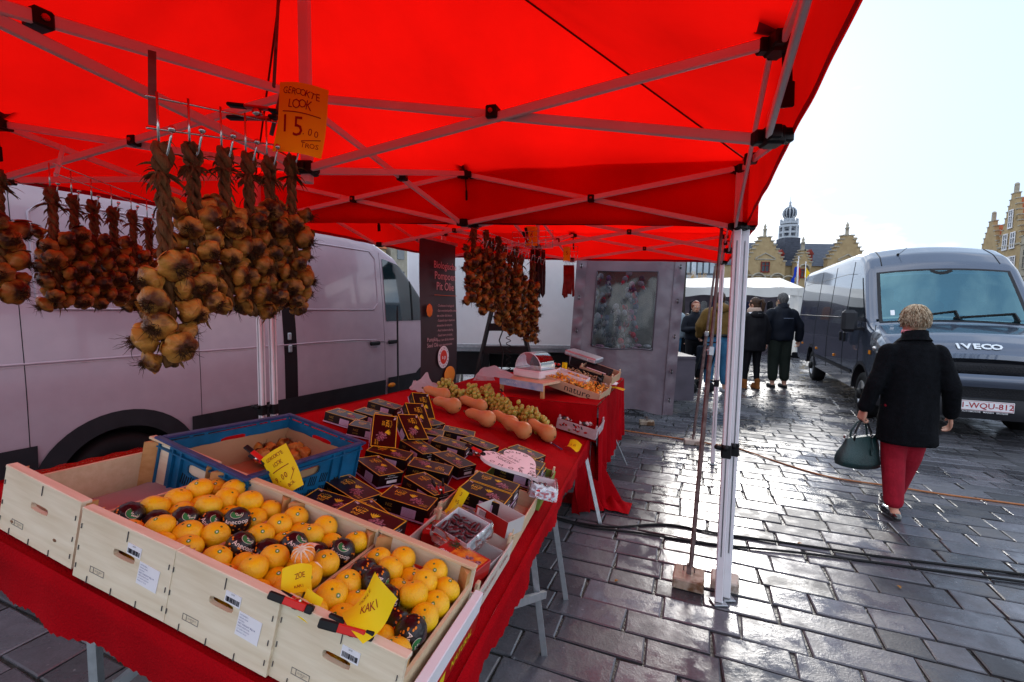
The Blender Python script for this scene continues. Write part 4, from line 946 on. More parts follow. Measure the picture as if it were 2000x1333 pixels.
M_CARTW = mat('white_printed_carton', (.62, .58, .50), .6, var=.08, vs=20); M_REDB = mat('red_date_carton', (.42, .015, .012), .35, var=.15, coat=.3); M_GREEN = mat('green_carton', (.20, .30, .06), .6, var=.15)
tray1 = tray(MTAB @ TR((.925, .405, .0)) @ RZ(.0), .30, .36, .075, 'wooden tray nearest to the crates, holding red boxes of dates', (M_CARTW, M_WOOD))
tray2 = tray(MTAB @ TR((.905, .775, .0)) @ RZ(.02), .315, .44, .075, 'wooden tray behind the nearer one, black date boxes stacked in it', (M_WOOD, M_WOOD))
tray3 = tray(MTAB @ TR((.925, 1.225, .0)) @ RZ(.03), .30, .42, .06, 'green sided tray beyond the heart sign, full of dull date boxes', (M_GREEN, M_WOOD))
m = MB(); X = MTAB @ TR((1.2265, .425, .0)) @ RZ(PI / 2) @ RX(PI / 2)
for k, (tx, x) in enumerate((('DELICIOUS FRUIT', .08), ('NATURAL', .24))): m.text(tx, .022, 0, X @ TR((x, .045, .0)), bold=.01)
part('tray_print', m, mat('dull_red_ink', (.35, .03, .03), .6, var=0), tray1, True)
# carton with red and yellow print standing at the very front right corner
fc = thing('printed_carton', 'low white carton with red and yellow print beside the nearest crate', 'carton', MTAB @ TR((1.219, -.02, 0)))
m = MB(); m.box((.014, .20, .055), (.024, .39, .11), 0, None, .002); part('carton_body', m, M_WHITE, fc)
m = MB(); m.box((.0268, .20, .03), (.0012, .38, .05), 0); m.box((.0270, .12, .03), (.0012, .12, .03), 1); m.text('NATURAL', .03, 1, TR((.028, .28, .03)) @ RZ(PI / 2) @ RX(PI / 2), bold=.02); part('carton_print', m, [M_REDB, M_YEL], fc)
DG = 'boxes of dates stacked in the wooden trays'
M2 = MTAB @ TR((.905, .775, 0)) @ RZ(.02)
def inbox(x, y, z, a, lb, M=M2): date_box(M @ TR((x, y, z)) @ RZ(a), lb, DG)
inbox(.03, .02, .012, .0, 'date box at the bottom of the second tray, under the yellow strip')
inbox(.03, .155, .012, 0, 'date box in the lower layer of the second tray')
inbox(.03, .29, .012, 0, 'date box at the far end of the second tray, lower layer')
inbox(.035, .11, .07, -.02, 'upper date box in the second tray, next to the small clamp')
inbox(.035, .24, .07, -.02, 'upper date box in the second tray, touching the heart sign')
M3 = MTAB @ TR((.925, 1.225, 0)) @ RZ(.03)
for k, (x, y, z, lb) in enumerate(((.05, .02, .012, 'date box by the near wall of the green tray'), (.05, .15, .012, 'middle date box on the floor of the green tray'), (.05, .28, .012, 'date box at the far wall of the green tray'), (.05, .04, .07, 'near box of the upper layer in the green tray'), (.05, .17, .07, 'far box of the upper layer in the green tray'))): inbox(x, y, z, 0, lb, M3)
for k, (x, y) in enumerate(((905, 871), (925, 862))):
    date_box(edge_frame((975 + k * 20, 886 - k * 10), (1026 + k * 18, 905 - k * 9), 0), ('dull date box behind the heart sign, nearer one', 'dull date box behind the heart sign, farther one')[k])
inbox(-.185, -.395, .095, -.05, 'date box resting slantwise above the rim of the nearest crate')
# red date packs
M_FRT = mat('amber_print', (.80, .35, .02), .4, col2=(.5, .05, .01), vs=60)
def red_pack(M, label, open_=False):
    r = thing('red_date_box', label, 'box of dates', M, 'red boxes of dates'); L, W, H = .15, .105, .05
    if not open_:
        m = MB(); m.box((L / 2, W / 2, H / 2), (L, W, H), 0, None, .0015); part('carton', m, M_REDB, r)
        m = MB(); z = H + .0006; m.box((L * .62, W / 2, z), (L * .66, W * .8, .0008), 0)
        rr = random.Random(2)
        for q in range(16): m.lathe([(.007, 0), (.005, .001), (.0001, .0014)], 8, 1, True, TR((L * .72 + rr.uniform(-.02, .025), W * .42 + rr.uniform(-.02, .02), z + .0004)) @ RZ(rr.uniform(0, 3)) @ SC(1.2, .8, 1))
        for q in range(9):
            a = q * .7; m.bar((L * .2, W * .72, z + .001), (L * .2 + .022 * math.cos(a), W * .72 + .018 * math.sin(a), z + .001), .002, .0008, 2)
        m.text('dates', .018, 3, TR((L * .2, W * .3, z + .001)), bold=.02); part('lid_print', m, [M_FRT, M_PUR, mat('palm_green', (.03, .10, .03), .5, var=0), M_WHITE], r)
    else:
        for c, d in (((L / 2, .001, H * .6), (L, .0015, H * 1.2)), ((L / 2, W - .001, H * .6), (L, .0015, H * 1.2)), ((.001, W / 2, H * .6), (.0015, W, H * 1.2)), ((L - .001, W / 2, H * .6), (.0015, W, H * 1.2)), ((L / 2, W / 2, .002), (L, W, .002))):
            m = MB(); m.box(c, d, 0); part('carton_wall', m, mat('grey_card_inside', (.55, .52, .50), .7, var=.05), r)
        m = MB(); m.box((L / 2, -.0006, H * .6), (L, .001, H * 1.2), 0)
        for q in range(12): m.box((.02 + q * .0028, -.0016, .04), (.0012, .0006, .022), 1)
        m.box((.028, -.0013, .04), (.04, .0006, .028), 2); part('outer_print', m, [M_REDB, M_INK, M_WHITE], r)
    return r
M1 = MTAB @ TR((.925, .405, 0))
red_pack(M1 @ TR((.13, .04, .012)) @ RZ(.05), 'red date box in the near tray beside its white wall')
red_pack(M1 @ TR((.12, .05, .064)) @ RZ(-.2), 'red date box with palm print, uppermost in the near tray')
red_pack(M1 @ TR((.015, .21, .012)) @ RZ(.4), 'red date box under the bag of loose dates')
red_pack(M1 @ TR((.02, .02, .012)) @ RZ(.1), 'red date box behind the rim of the nearest crate')
red_pack(M1 @ TR((.13, .19, .012)) @ RZ(-.15), 'empty open carton with grey inside in the near tray', True)
op = red_pack(MTAB @ TR((1.055, .80, .075)) @ RZ(-.35), 'open red carton with a barcode, a few stones left inside, on the second tray', True)
# open boxes with loose dates in cling film
M_DATE = mat('dark_dates', (.035, .010, .012), .22, col2=(.09, .03, .04), vs=60, spec=.7, bump=.25, bs=120)
film = glass('cling_film', (.92, .90, .95), .22, .18)
dm = MB(); dm.lathe([(max(.0002, math.sin(PI * i / 10) ** .7 * .0088), -math.cos(PI * i / 10) * .019) for i in range(11)], 10, 0, True); DTM = dm.mesh('date_skin', [M_DATE])
def open_dates(M, label, nd, where, L=.125, W=.115, H=.062):
    r = thing('open_carton', label, 'open box', M)
    wm = mat('white_card', (.72, .70, .72), .6, var=.05)
    for c, d in (((L / 2, .001, H / 2), (L, .002, H)), ((L / 2, W - .001, H / 2), (L, .002, H)), ((.001, W / 2, H / 2), (.002, W - .005, H)), ((L - .001, W / 2, H / 2), (.002, W - .005, H)), ((L / 2, W / 2, .002), (L - .005, W - .005, .002))):
        m = MB(); m.box(c, d, 0); part('carton_wall', m, wm, r)
    m = MB(); rr = random.Random(nd)
    def fl(s_, t_):
        a = 2 * PI * s_; c, q = math.cos(a), math.sin(a); e = max(abs(c), abs(q)); x = L / 2 + c / e * (L / 2 + .006 + .006 * noise.noise(Vector((s_ * 20, t_ * 4, nd))) + .012 * t_ * (1 - t_) * 2); y = W / 2 + q / e * (W / 2 + .006 + .006 * noise.noise(Vector((s_ * 21, t_ * 4, nd + 3))) + .012 * (1 - t_) * t_ * 2)
        return (x, y, H * 1.12 - t_ * H * 1.0 + .01 * noise.noise(Vector((math.cos(a) * 3, math.sin(a) * 3, nd))))
    m.grid(fl, 60, 8); m.grid(lambda s_, t_: (L * .2 + L * .9 * s_, -.008 - .02 * t_, H * .9 - .04 * t_ + .012 * noise.noise(Vector((s_ * 9, t_ * 9, nd)))), 14, 10)
    part('cling_film', m, [film], r)
    for q in range(nd):
        x = .022 + (q % 5) * .021 + rr.uniform(-.003, .003); y = .022 + (q // 5 % 4) * .024; z = H * .72 + (.012 if q > 19 else 0) + rr.uniform(0, .008)
        tag(put('date', DTM, None, M @ TR((x, y, z)) @ RZ(rr.uniform(0, 6)) @ RX(1.3 + rr.uniform(-.3, .3))), 'dark shiny date in ' + where, 'date', 'loose dates in ' + where)
u, v = PT(862, 1040, .11); open_dates(MTAB @ TR((u - .02, v + .0, .07)) @ RZ(-.25) @ RX(.25), 'open white box wrapped in film, full of loose dates', 24, 'the open box on the near tray', .135, .125)
u, v = PT(1036, 958, .10); open_dates(MTAB @ TR((u, v, .07)) @ RZ(.25), 'open white box in film with few dates, beside the heart sign', 8, 'the open box by the heart sign', .11, .11)
M_NUT = mat('date_stones', (.30, .17, .08), .5, var=.3); rr = random.Random(8)
nutm = MB(); nutm.lathe([(max(.0002, math.sin(PI * i / 6) * .004), -math.cos(PI * i / 6) * .011) for i in range(7)], 7, 0); NTM = nutm.mesh('stone_skin', [M_NUT])
for q in range(14): tag(put('date_stone', NTM, None, WM[op.name] @ TR((.075 + rr.uniform(-.035, .035), .055 + rr.uniform(-.03, .03), .006 + rr.uniform(0, .012))) @ RZ(rr.uniform(0, 6)) @ RX(1.5)), 'pale date stone lying in the open red carton', 'date stone', 'date stones in the open red carton')
# heart shaped sign
M_FOAM = mat('white_foam', (.88, .88, .9), .55, var=.03)
hp = []
for q in range(40):
    a = 2 * PI * q / 40; x = 16 * math.sin(a) ** 3; y = 13 * math.cos(a) - 5 * math.cos(2 * a) - 2 * math.cos(3 * a) - math.cos(4 * a); hp.append((x / 17 * .105, y / 17 * .135 * -1 * -1))
hu, hv = PT(1002, 905, .135)
MHT = MTAB @ TR((hu, hv, .128)) @ RX(.03) @ RZ(.94) @ SC(1.45, 1.45, 1.0)
hs = thing('heart_sign', 'white heart shaped sign reading 2 kopen and PROMO round its edge', 'sign', MHT)
m = MB(); m.poly(hp[::-1], .016); part('heart_board', m, M_FOAM, hs)
m = MB(); XR = TR((0, 0, .0168)) @ RZ(PI / 2 + .25)
for q, tx in enumerate(('PROMO', 'PROMO', 'PROMO', 'PROMO')):
    for k, ch in enumerate(tx):
        i = (3 + q * 10 + k * 1.6) % 40; x0, y0 = hp[int(i) % 40]; x1, y1 = hp[(int(i) + 1) % 40]; f = i % 1; x, y = x0 + (x1 - x0) * f, y0 + (y1 - y0) * f
        if abs(x) < .012 and y > 0: continue
        m.text(ch, .024, 0, TR((x * .84, y * .84 - .003, .0168)) @ RZ(math.atan2(y1 - y0, x1 - x0) + PI))
m.hand('2', .042, 0, XR @ TR((-.05, .02, 0)), 2); m.hand('KOPEN', .022, 0, XR @ TR((.02, .026, 0)), 3); m.hand('HALEN', .018, 0, XR @ TR((.01, -.012, 0)), 4); m.hand('3 = 5', .016, 0, XR @ TR((.015, -.035, 0)), 5); m.box((.02, .010, 0), (.075, .0014, .0006), 0, XR)
part('handwriting', m, M_INK, hs)
clamp(TR(T(*PT(935, 885, .14), .14)) @ RZ(-.75) @ RX(.3), 'red clamp with black handles gripping the heart sign', 1.05)
clamp(TR(T(.905, .80, .14)) @ RY(PI / 2 - .15) @ RZ(.6), 'small upright clamp with a grey handle on the tray corner', .8)
card(plane_from(T(.975, .795, .105), EX + EN * -.25, EY * .5 + EN), .045, .13, [('3', .02, 0, .045, 0), ('95', .017, 0, .015, .1), ('BOX', .015, 0, -.035, .1)], 'narrow curled yellow strip hanging inside the second tray', .014)
card(MTAB @ TR((*PT(1120, 872, .03), .03)) @ RZ(-.5) @ RX(.6), .10, .07, [('5,00', .02, 0, 0, .2)], 'crumpled yellow card beyond the green tray', .022)
m = MB(); m.tube([(0, 0, .006), (.11, 0, .006)], .005, 8); m.tube([(-.02, 0, .006), (0, 0, .006)], .0055, 8, 1); solo('felt_pen', m, [mat('violet_plastic', (.08, .04, .12), .4, var=0), M_WHITE], 'dark felt pen lying behind the green tray by the last squash', 'pen', None, MTAB @ TR((*PT(1078, 868, 0), 0)) @ RZ(-.7))
# ================================================================ butternut squashes, grapes
M_SQ = mat('butternut_skin', (.52, .21, .065), .42, col2=(.62, .30, .12), vs=5, stretch=(1, 1, .5), bump=.1, bs=30, dirt=((.45, .17, .06), 7, .68)); M_SQS = mat('squash_stalk', (.16, .11, .05), .8, var=.3)
def squash_mesh(seed):
    rr = random.Random(seed); m = MB(); L = .235; pr = []
    for i in range(26):
        t = i / 25
        TB_ = ((0, .0), (.02, .022), (.06, .038), (.12, .050), (.20, .0565), (.28, .0565), (.36, .051), (.44, .043), (.52, .0375), (.62, .0355), (.74, .0360), (.84, .0345), (.92, .027), (.97, .017), (1, .009))
        r_ = interp(TB_, t)[0]
        pr.append((max(.001, r_), t * L))
    rings = []
    bend = rr.uniform(-.03, .03)
    for i, (r_, z) in enumerate(pr):
        t = i / 25; rings.append([(math.cos(2 * PI * k / 26) * r_ * (1 + .018 * math.cos(2 * PI * k / 26 * 10) * (1 if t < .5 else .3)) + bend * t * t, math.sin(2 * PI * k / 26) * r_, z) for k in range(26)])
    m.loft(rings); body = m.mesh('squash_body', [M_SQ])
    s = MB(); s.tube([(bend, 0, L - .004), (bend * 1.1, .002, L + .016)], [.009, .007], 7); s.lathe([(.009, -.002), (.006, -.004), (.0005, -.003)], 8, 0); return body, s.mesh('stalk', [M_SQS])
SQM = [squash_mesh(k) for k in range(3)]
def squash(bott, top, lb, k, s_=1, w_=.058):      # picture points of the fat end and the neck end
    p = T(*PT(*bott, w_), w_); q = T(*PT(*top, w_), w_); d = (q - p).normalized(); d = (d * .55 - EX * .8 + EN * .06).normalized(); x = d.cross(EN).normalized(); y = d.cross(x)
    s2 = s_; M = frame(p - d * .05 * s_, x, -y, d) @ RZ(k * 1.3) @ SC(s2, s2, s2)
    o = thing('butternut_squash', lb, 'squash', M, 'butternut squashes in a diagonal row'); put('squash_body', SQM[k % 3][0], o); put('stalk', SQM[k % 3][1], o)
for k, (b_, t_, lb) in enumerate((((868, 772), (826, 764), 'butternut squash farthest left at the top of the row'), ((887, 793), (848, 768), 'butternut squash with its blossom end towards the viewer, second in the row'),
        ((940, 795), (900, 780), 'butternut squash partly behind the third, its neck pointing left'), ((954, 819), (920, 796), 'butternut squash with a ribbed round end in the middle of the row'), ((1000, 828), (965, 800), 'butternut squash lying under the grapes with a curled tendril'),
        ((1024, 842), (992, 818), 'large butternut squash just behind the heart sign and wooden post'), ((1072, 848), (1052, 826), 'butternut squash at the right end of the row, nearest to the candy box'))): squash(b_, t_, lb, k, 1.06 if k not in (0, 2, 4) else 1.0, .058)
M_GRAPE = mat('pale_grape', (.36, .34, .05), .28, col2=(.50, .42, .07), vs=14, spec=.5, sub=.15, contrast=.4); M_VINE = mat('grape_stalk', (.20, .16, .05), .8, var=.2)
gm = MB(); gm.ball((0, 0, 0), .0112, 12, 8, 0, None, (1, 1, 1.08)); GM = gm.mesh('grape', [M_GRAPE])
def grapes(px, n, an, lb, seed, L=.19):
    u, v = PT(*px, .03); r = thing('grape_bunch', lb, 'grapes', MTAB @ TR((u, v, 0)) @ RZ(an) @ SC(1.55, 1.55, 1.7), 'bunches of white grapes behind the squashes'); rr = random.Random(seed); pts = []
    tries = 0
    while len(pts) < n and tries < 4000:
        tries += 1; t = rr.random(); w_ = .052 * (1 - .65 * t); x = (t - .5) * L; y = rr.uniform(-w_, w_); z = .011 + rr.random() * .085 * (1 - .5 * t) * math.sqrt(max(0, 1 - (y / w_) ** 2))
        if all((Vector((x, y, z)) - q).length > .0175 for q in pts): pts.append(Vector((x, y, z)))
    for q in pts: put('grape', GM, r, TR(q) @ RX(rr.uniform(-1, 1)))
    m = MB(); m.tube([(-L * .6, 0, .03), (-L * .3, .004, .035), (0, 0, .03), (L * .35, 0, .02)], [.0025, .003, .0022, .0012], 6)
    for q in pts[::2]: m.tube([(q.x, 0, .03), tuple(q)], .0008, 3)
    part('stalk', m, M_VINE, r)
for k, (px, n, an, lb) in enumerate((((885, 774), 78, -.4, 'grape bunch farthest left, next to the white paper'), ((925, 786), 80, -.9, 'grape bunch between the second and third squash'), ((957, 788), 84, -.8, 'tallest pile of grapes in the middle, before the scale stand'), ((987, 810), 80, -.9, 'grape bunch left of the orange paper under the stand'),
        ((1036, 826), 76, -.3, 'upper grape bunch in front of the rear table'), ((1054, 840), 80, -.7, 'nearest grape bunch, touching the last squash'), ((970, 800), 70, -.5, 'grape bunch behind the middle squash'))): grapes(px, n, an, lb, k)
# ================================================================ wire racks, hooks, the hanging card
def rack(p, q, depth, n, label, strap=None, extra=()):
    """a piece of wire grid: two long wires and n cross wires that end in ball tipped hooks; p, q are the ends of the upper wire"""
    r = thing('wire_rack', label, 'wire rack', p)
    dn = Vector((0, 0, -depth)); d = (q - p).normalized(); o_ = d.cross(Vector((0, 0, 1))).normalized()
    m = MB(); m.tube([p - d * .015, q + d * .01], .0022, 6); m.tube([p + dn - d * .015, q + dn + d * .01], .0022, 6); part('long_wire', m, M_CHROME, r, True)
    return r, dn, d, o_
def hook(r, a, b, tip):
    m = MB(); m.tube([a, b], .0021, 6); pts = [b + (tip - b) * t + Vector((0, 0, -.028 * math.sin(PI * t))) for t in [i / 8 for i in range(9)]]
    m.tube(pts, .0021, 6); m.ball(tip, .0058, 10, 8); part('hook', m, M_CHROME, r, True)
pA, pB = PY(300, 190, .80), PY(556, 243, 1.14)
r1, dn, d, o_ = rack(pA, pB, .052, 6, 'chrome wire rack with ball tipped hooks carrying the front garlic braids')
for i, (x, y, Y, lp) in enumerate(TOPS):
    top = pA.lerp(pB, min(1, i / 5.0)); t = PY(x, y, Y); b = Vector((t.x - .004, t.y, t.z - .008)); tip = t + Vector((.026, -.01, .021)); top = Vector((b.x, b.y, pA.lerp(pB, i / 5.0).z))
    hook(r1, top, b, tip)
m = MB(); m.bar(PY(298, 245, .82), PY(297, 100, .86), .012, .002); part('hanging_strip', m, M_RUST, r1, True)
pC, pD = PY(112, 322, 1.47), PY(292, 392, 1.92)
r2, dn, d, o_ = rack(pC, pD, .03, 6, 'thin wire rack carrying the small left garlic braids')
for i, (x, y, Y, lp) in enumerate(TOPS2):
    t = PY(x, y, Y); b = t + Vector((-.003, 0, -.006)); hook(r2, Vector((b.x, b.y, pC.lerp(pD, i / 5).z)), b, t + Vector((.022, 0, .015)))
m = MB(); m.bar(PY(109, 345, 1.47), PY(124, 285, 1.50), .014, .003); part('hanging_strip', m, M_ALU, r2, True)
m = MB(); m.tube([PY(552, 175, 1.12), PY(530, 265, 1.13)], .005, 5); m.tube([PY(547, -60, 1.25), PY(535, 170, 1.12)], .004, 5)
solo('roof_cord', m, M_RUST, 'thin dark cord hanging from the tent roof behind the large yellow card', 'cord', None, org=PY(530, 265, 1.13))
Xs = plane_from(PY(588, 238, 1.08), Vector((1, .10, -.06)), Vector((.0, .1, 1)))
card(Xs @ RZ(-.05), .108, .158, [('GEROOKTE', .0195, -.002, .058, -.1), ('LOOK', .026, -.004, .034, 0), ('_', .085, .0, .016, -.04), ('15', .060, -.018, -.014, 0), ('.00', .024, .024, -.024, 0), ('_', .04, .028, -.042, .3), ('TROS', .018, .028, -.056, .06)], 'weathered yellow card reading 15,00 and tros, hanging by the front rack', .014)
clamp(TR(PY(512, 222, 1.09)) @ RY(.05), 'black and rust coloured clamp holding the large hanging card', .95, .04)
# rear racks with sausages
g1, g2 = PY(935, 449, 2.74), PY(1062, 492, 3.45)
r3, dn, d, o_ = rack(g1, g2, .06, 9, 'wire grid under the far tent carrying the bunch of dark braids')
for i in range(9):
    a = g1.lerp(g2, (i + .5) / 9); hook(r3, a, a + dn * 1.5, a + dn * 1.2 + Vector((.03, -.03, .01)))
def wgrid(c, w_, h_, an, nx, ny, label):
    r = thing('wire_basket_grid', label, 'wire rack', TR(c) @ RZ(an)); m = MB()
    for i in range(nx + 1): m.tube([(w_ * i / nx, 0, 0), (w_ * i / nx, 0, h_)], .0022, 5)
    for j in range(ny + 1): m.tube([(0, 0, h_ * j / ny), (w_, 0, h_ * j / ny)], .0022, 5)
    part('wire_mesh', m, M_CHROME, r); return r
wgrid(PY(1000, 487, 3.3), .30, .12, -.35, 6, 3, 'wire grid panel hanging beside the far garlic bunch')
wgrid(PY(1100, 512, 4.1), .13, .14, .1, 4, 3, 'small wire grid above the red dry sausages')
M_SAU = mat('dark_dry_sausage', (.035, .008, .008), .5, var=.3, vs=30, bump=.3, bs=50); M_SAUR = mat('red_dry_sausage', (.18, .012, .008), .5, var=.3, vs=30, bump=.3, bs=50)
def sausages(c, n, L, sp, ml, label, loop):
    r = thing('sausage_bundle', label, 'sausages', TR(c)); rr = random.Random(n)
    for i in range(n):
        x = (i - n / 2) * sp; l_ = L * rr.uniform(.85, 1.05); m = MB()
        if loop and i % 2 == 0: pts = [(x, 0, -.0), (x - .003, .0, -l_ * .5), (x, 0, -l_ * .93), (x + sp * .5, 0, -l_), (x + sp, .0, -l_ * .93), (x + sp + .002, .01, -l_ * .5), (x + sp, .01, 0)]
        else: pts = [(x, .02, 0), (x + .004, .02, -l_ * .5), (x + rr.uniform(-.01, .01), .015, -l_ * .97), (x, .015, -l_)]
        m.tube(pts, [.010] + [.0115] * (len(pts) - 2) + [.006], 8); part('sausage', m, ml, r)
    m = MB()
    for i in range(n): m.tube([((i - n / 2) * sp, 0, 0), ((i - n / 2) * sp + .01, 0, .05)], .0015, 4)
    part('string', m, M_CHROME, r); return r
sausages(PY(1051, 488, 3.5), 7, .38, .014, M_SAU, 'bundle of long black dry sausages hanging right of the garlic', True)
sausages(PY(1113, 518, 4.1), 7, .30, .013, M_SAUR, 'bundle of short red dry sausages near the grey side panel', False)
card(plane_from(PY(1038, 462, 3.4), Vector((1, .1, 0)), Vector((.2, .1, 1))), .09, .14, [('6', .05, 0, .01, 0)], 'small yellow card clipped above the black sausages', .01)
card(plane_from(PY(1107, 497, 4.0), Vector((1, .1, 0)), Vector((0, .1, 1))), .06, .12, [('5', .04, 0, .01, 0)], 'small yellow card clipped above the red sausages', .01)
clamp(TR(PY(1030, 470, 3.4)) @ RZ(1.1) @ RY(.9), 'black clamp holding the card above the black sausages', 1.1)

# ================================================================ rear table and its goods
zr = .86
ra = PZ(1165, 792, zr); rb = PZ(1216, 739, zr); ra.z = rb.z = 0
ydir = (rb - ra).normalized(); xdir = Vector((ydir.y, -ydir.x, 0)); RW, RL = 1.45, 1.5
MRT = frame(ra - xdir * RW, xdir, ydir, Vector((0, 0, 1)))
rtb = thing('rear_table', 'level rear table with a red cloth behind the sloping one', 'table', MRT)
m = MB(); m.box((RW / 2, RL / 2, zr - .02), (RW, RL, .03)); part('tabletop', m, M_WOOD, rtb)
for x, y in ((.06, .06), (RW - .06, .06), (.06, RL - .06), (RW - .06, RL - .06)):
    m = MB(); m.bar((x, y, 0), (x, y, zr - .037), .03, .03); part('leg', m, M_STEEL, rtb)
m = MB(); m.bar((RW - .02, RL * .6, .45), (RW + .12, RL * .75, .03), .012, .012); part('stay', m, M_STEEL, rtb)
rcl = thing('rear_tablecloth', 'red cloth falling in folds over the rear table', 'tablecloth', MRT)
def rc(s_, t_):
    return (-.01 + (RW + .02) * s_, -.01 + (RL + .02) * t_, zr + .003 + .004 * noise.noise(Vector((s_ * 7, t_ * 7, 3))))
part('cloth_top', MB().grid(rc, 40, 30), M_FELT, rcl)
def rs(e, o_, L, dr, nm, seed):
    def f(s_, t_):
        p = e(s_); w_ = t_; k = .018 * w_ * (math.sin(s_ * L * 34 + seed) + .6 * math.sin(s_ * L * 61))
        return (p[0] + o_[0] * (.008 + k), p[1] + o_[1] * (.008 + k), zr + .003 - dr * t_)
    part(nm, MB().grid(f, int(L * 60), 12), M_FELT, rcl)
rs(lambda s_: (-.01 + (RW + .02) * s_, -.01), (0, -1), RW, .30, 'cloth_front', 1); rs(lambda s_: (RW + .01, -.01 + (RL + .02) * s_), (1, 0), RL, .62, 'cloth_side', 2)
def RT_(px, py, z=zr): p = PZ(px, py, z); q = MRT.inverted() @ p; return q.x, q.y
def on_rear(a, b, z=zr):     # frame whose x runs along two picture points on the rear table
    p = MRT.inverted() @ PZ(*a, z); q = MRT.inverted() @ PZ(*b, z); an = math.atan2(q.y - p.y, q.x - p.x); return MRT @ TR((p.x, p.y, z)) @ RZ(an), (q - p).length
# 'nature' carton with dried snacks, propped up at its back
M_KRAFT = mat('kraft_board', (.52, .36, .22), .7, col2=(.58, .42, .27), vs=8)
_a, _b = PY(1046, 746, 4.02), PY(1168, 791, 3.74); Ln = (_b - _a).length
_x = (_b - _a).normalized(); _z = Vector((0, 0, 1)); _y = _z.cross(_x).normalized(); Xn = frame(_a, _x, _y, _x.cross(_y))
M_SNK = mat('orange_dried_snack', (.80, .32, .02), .5, col2=(.85, .50, .08), vs=50)
nb = tray(Xn @ TR((0, .0, .004)) @ RX(.10), Ln, .30, .085, 'kraft fruit carton with the word nature, holding orange dried snacks', (M_KRAFT, M_WOOD))
m = MB(); X = TR((0, -.0012, 0)) @ RX(PI / 2); m.text('nature', .085, 0, X @ TR((Ln * .66, .043, 0)), sx=1.1)
for q in range(7):
    a = .2 + q * .35; x0, y0 = Ln * .22 + q * .012, .022 + q * .007; m.add([(x0, -.0016, y0), (x0 + .016 * math.cos(a * 2), -.0016, y0 + .010 + .006 * math.sin(a)), (x0 + .020 * math.cos(a * 2), -.0016, y0 + .020), (x0 + .006 * math.cos(a * 2), -.0016, y0 + .012)], [(0, 1, 2, 3)], 0)
m.bar((Ln * .18, -.0016, .012), (Ln * .38, -.0016, .062), .002, .0008, 0); part('printed_word', m, M_INK, nb)
def heap_stuff(name, M, w_, h_, n, ml, label, sz=.018, hh=.03, cat='snacks', seed=1):
    m = MB(); rr = random.Random(seed)
    for q in range(n):
        x, y = rr.uniform(.02, w_ - .02), rr.uniform(.02, h_ - .02); z = rr.uniform(0, hh) * (1 - abs(x / w_ - .5)); X = TR((x, y, z)) @ RZ(rr.uniform(0, 6)) @ RX(rr.uniform(-1, 1)) @ RY(rr.uniform(-1, 1))
        a, b = rr.uniform(.5, 1) * sz, rr.uniform(.3, .7) * sz
        m.grid(lambda s_, t_: ((s_ - .5) * a * 2, (t_ - .5) * b * 2, a * .6 * math.sin(s_ * 3) + b * .5 * math.sin(t_ * 4)), 3, 3, 0, True, X)
    o = solo(name, m, ml, label, cat, None, M, kind='stuff'); return o
heap_stuff('dried_snacks', WM[nb.name] @ TR((0, 0, .05)), Ln, .30, 420, M_SNK, 'curly orange dried fruit snacks filling the nature carton', .017, .045)
bb = tray(Xn @ TR((.06, .31, .045)) @ RX(.14), .40, .17, .075, 'black edged carton behind the nature carton, with small dark snacks', (M_BLACK, M_BLACK)); heap_stuff('seed_mix', WM[bb.name] @ TR((0, 0, .04)), .40, .17, 150, mat('seed_mix', (.30, .20, .10), .6, col2=(.62, .48, .25), vs=60), 'mixed seeds and nuts filling the black edged carton', .012, .03, 'nuts', 2)
wh = tray(Xn @ TR((.10, .16, .06)) @ RX(.1), .30, .10, .07, 'lilac white inner carton between the nature and black cartons', (M_WHITE, M_WHITE), False)
kb = tray(Xn @ TR((.20, .50, .08)) @ RX(.16) @ RZ(-.06), .34, .22, .08, 'open kraft carton farthest back with black striped packets', (M_KRAFT, M_WOOD))
m = MB(); X0 = WM[kb.name]
for q in range(5):
    m = MB(); m.box((.13, .012, .03), (.24, .014, .06), 0, None, .002); m.box((.13, .0045, .035), (.20, .001, .008), 1); m.box((.19, .004, .02), (.03, .001, .012), 2)
    solo('snack_packet', m, [M_BLACK, M_WHITE, M_SNK], 'black striped packet lying in the farthest kraft carton', 'packet', 'black packets in the kraft carton', X0 @ TR((.02, .03 + q * .028, .045)) @ RX(-.7))
for k, (x, y) in enumerate(((.02, .30), (.05, .33), (.46, .30), (.49, .26))):
    m = MB(); m.lathe([(.02, 0), (.021, .002), (.021, .075), (.012, .09), (.012, .10)], 12, 0); m.lathe([(.014, .10), (.014, .12), (.001, .121)], 12, 1)
    solo('small_bottle', m, [M_BLACK, M_RED if k < 2 else M_BLACK], ('dark bottle with red cap left behind the nature carton', 'second red capped bottle behind the nature carton', 'black jar at the right end of the black carton', 'black jar nearest to the right end of the cartons')[k], 'bottle', None, Xn @ TR((x, y, .03)))
card(Xn @ TR((.12, .30, .14)) @ RX(1.3) @ RZ(.2), .05, .09, [('2', .03, 0, 0, 0)], 'bright yellow card standing between the black cartons', .006)
card(MRT @ TR((*RT_(1203, 762), zr + .012)) @ RZ(-.5), .17, .06, [('NOOT', .022, 0, 0, 0)], 'flat orange yellow card at the corner of the rear table', .008)
m = MB(); m.grid(lambda s_, t_: (s_ * .12, t_ * .14, .002 + .012 * math.sin(s_ * 3) * t_), 6, 6); solo('paper_bag', m, M_WHITE, 'crumpled white paper bag lying by the rear table corner', 'paper', None, MRT @ TR((*RT_(1180, 752), zr + .004)))
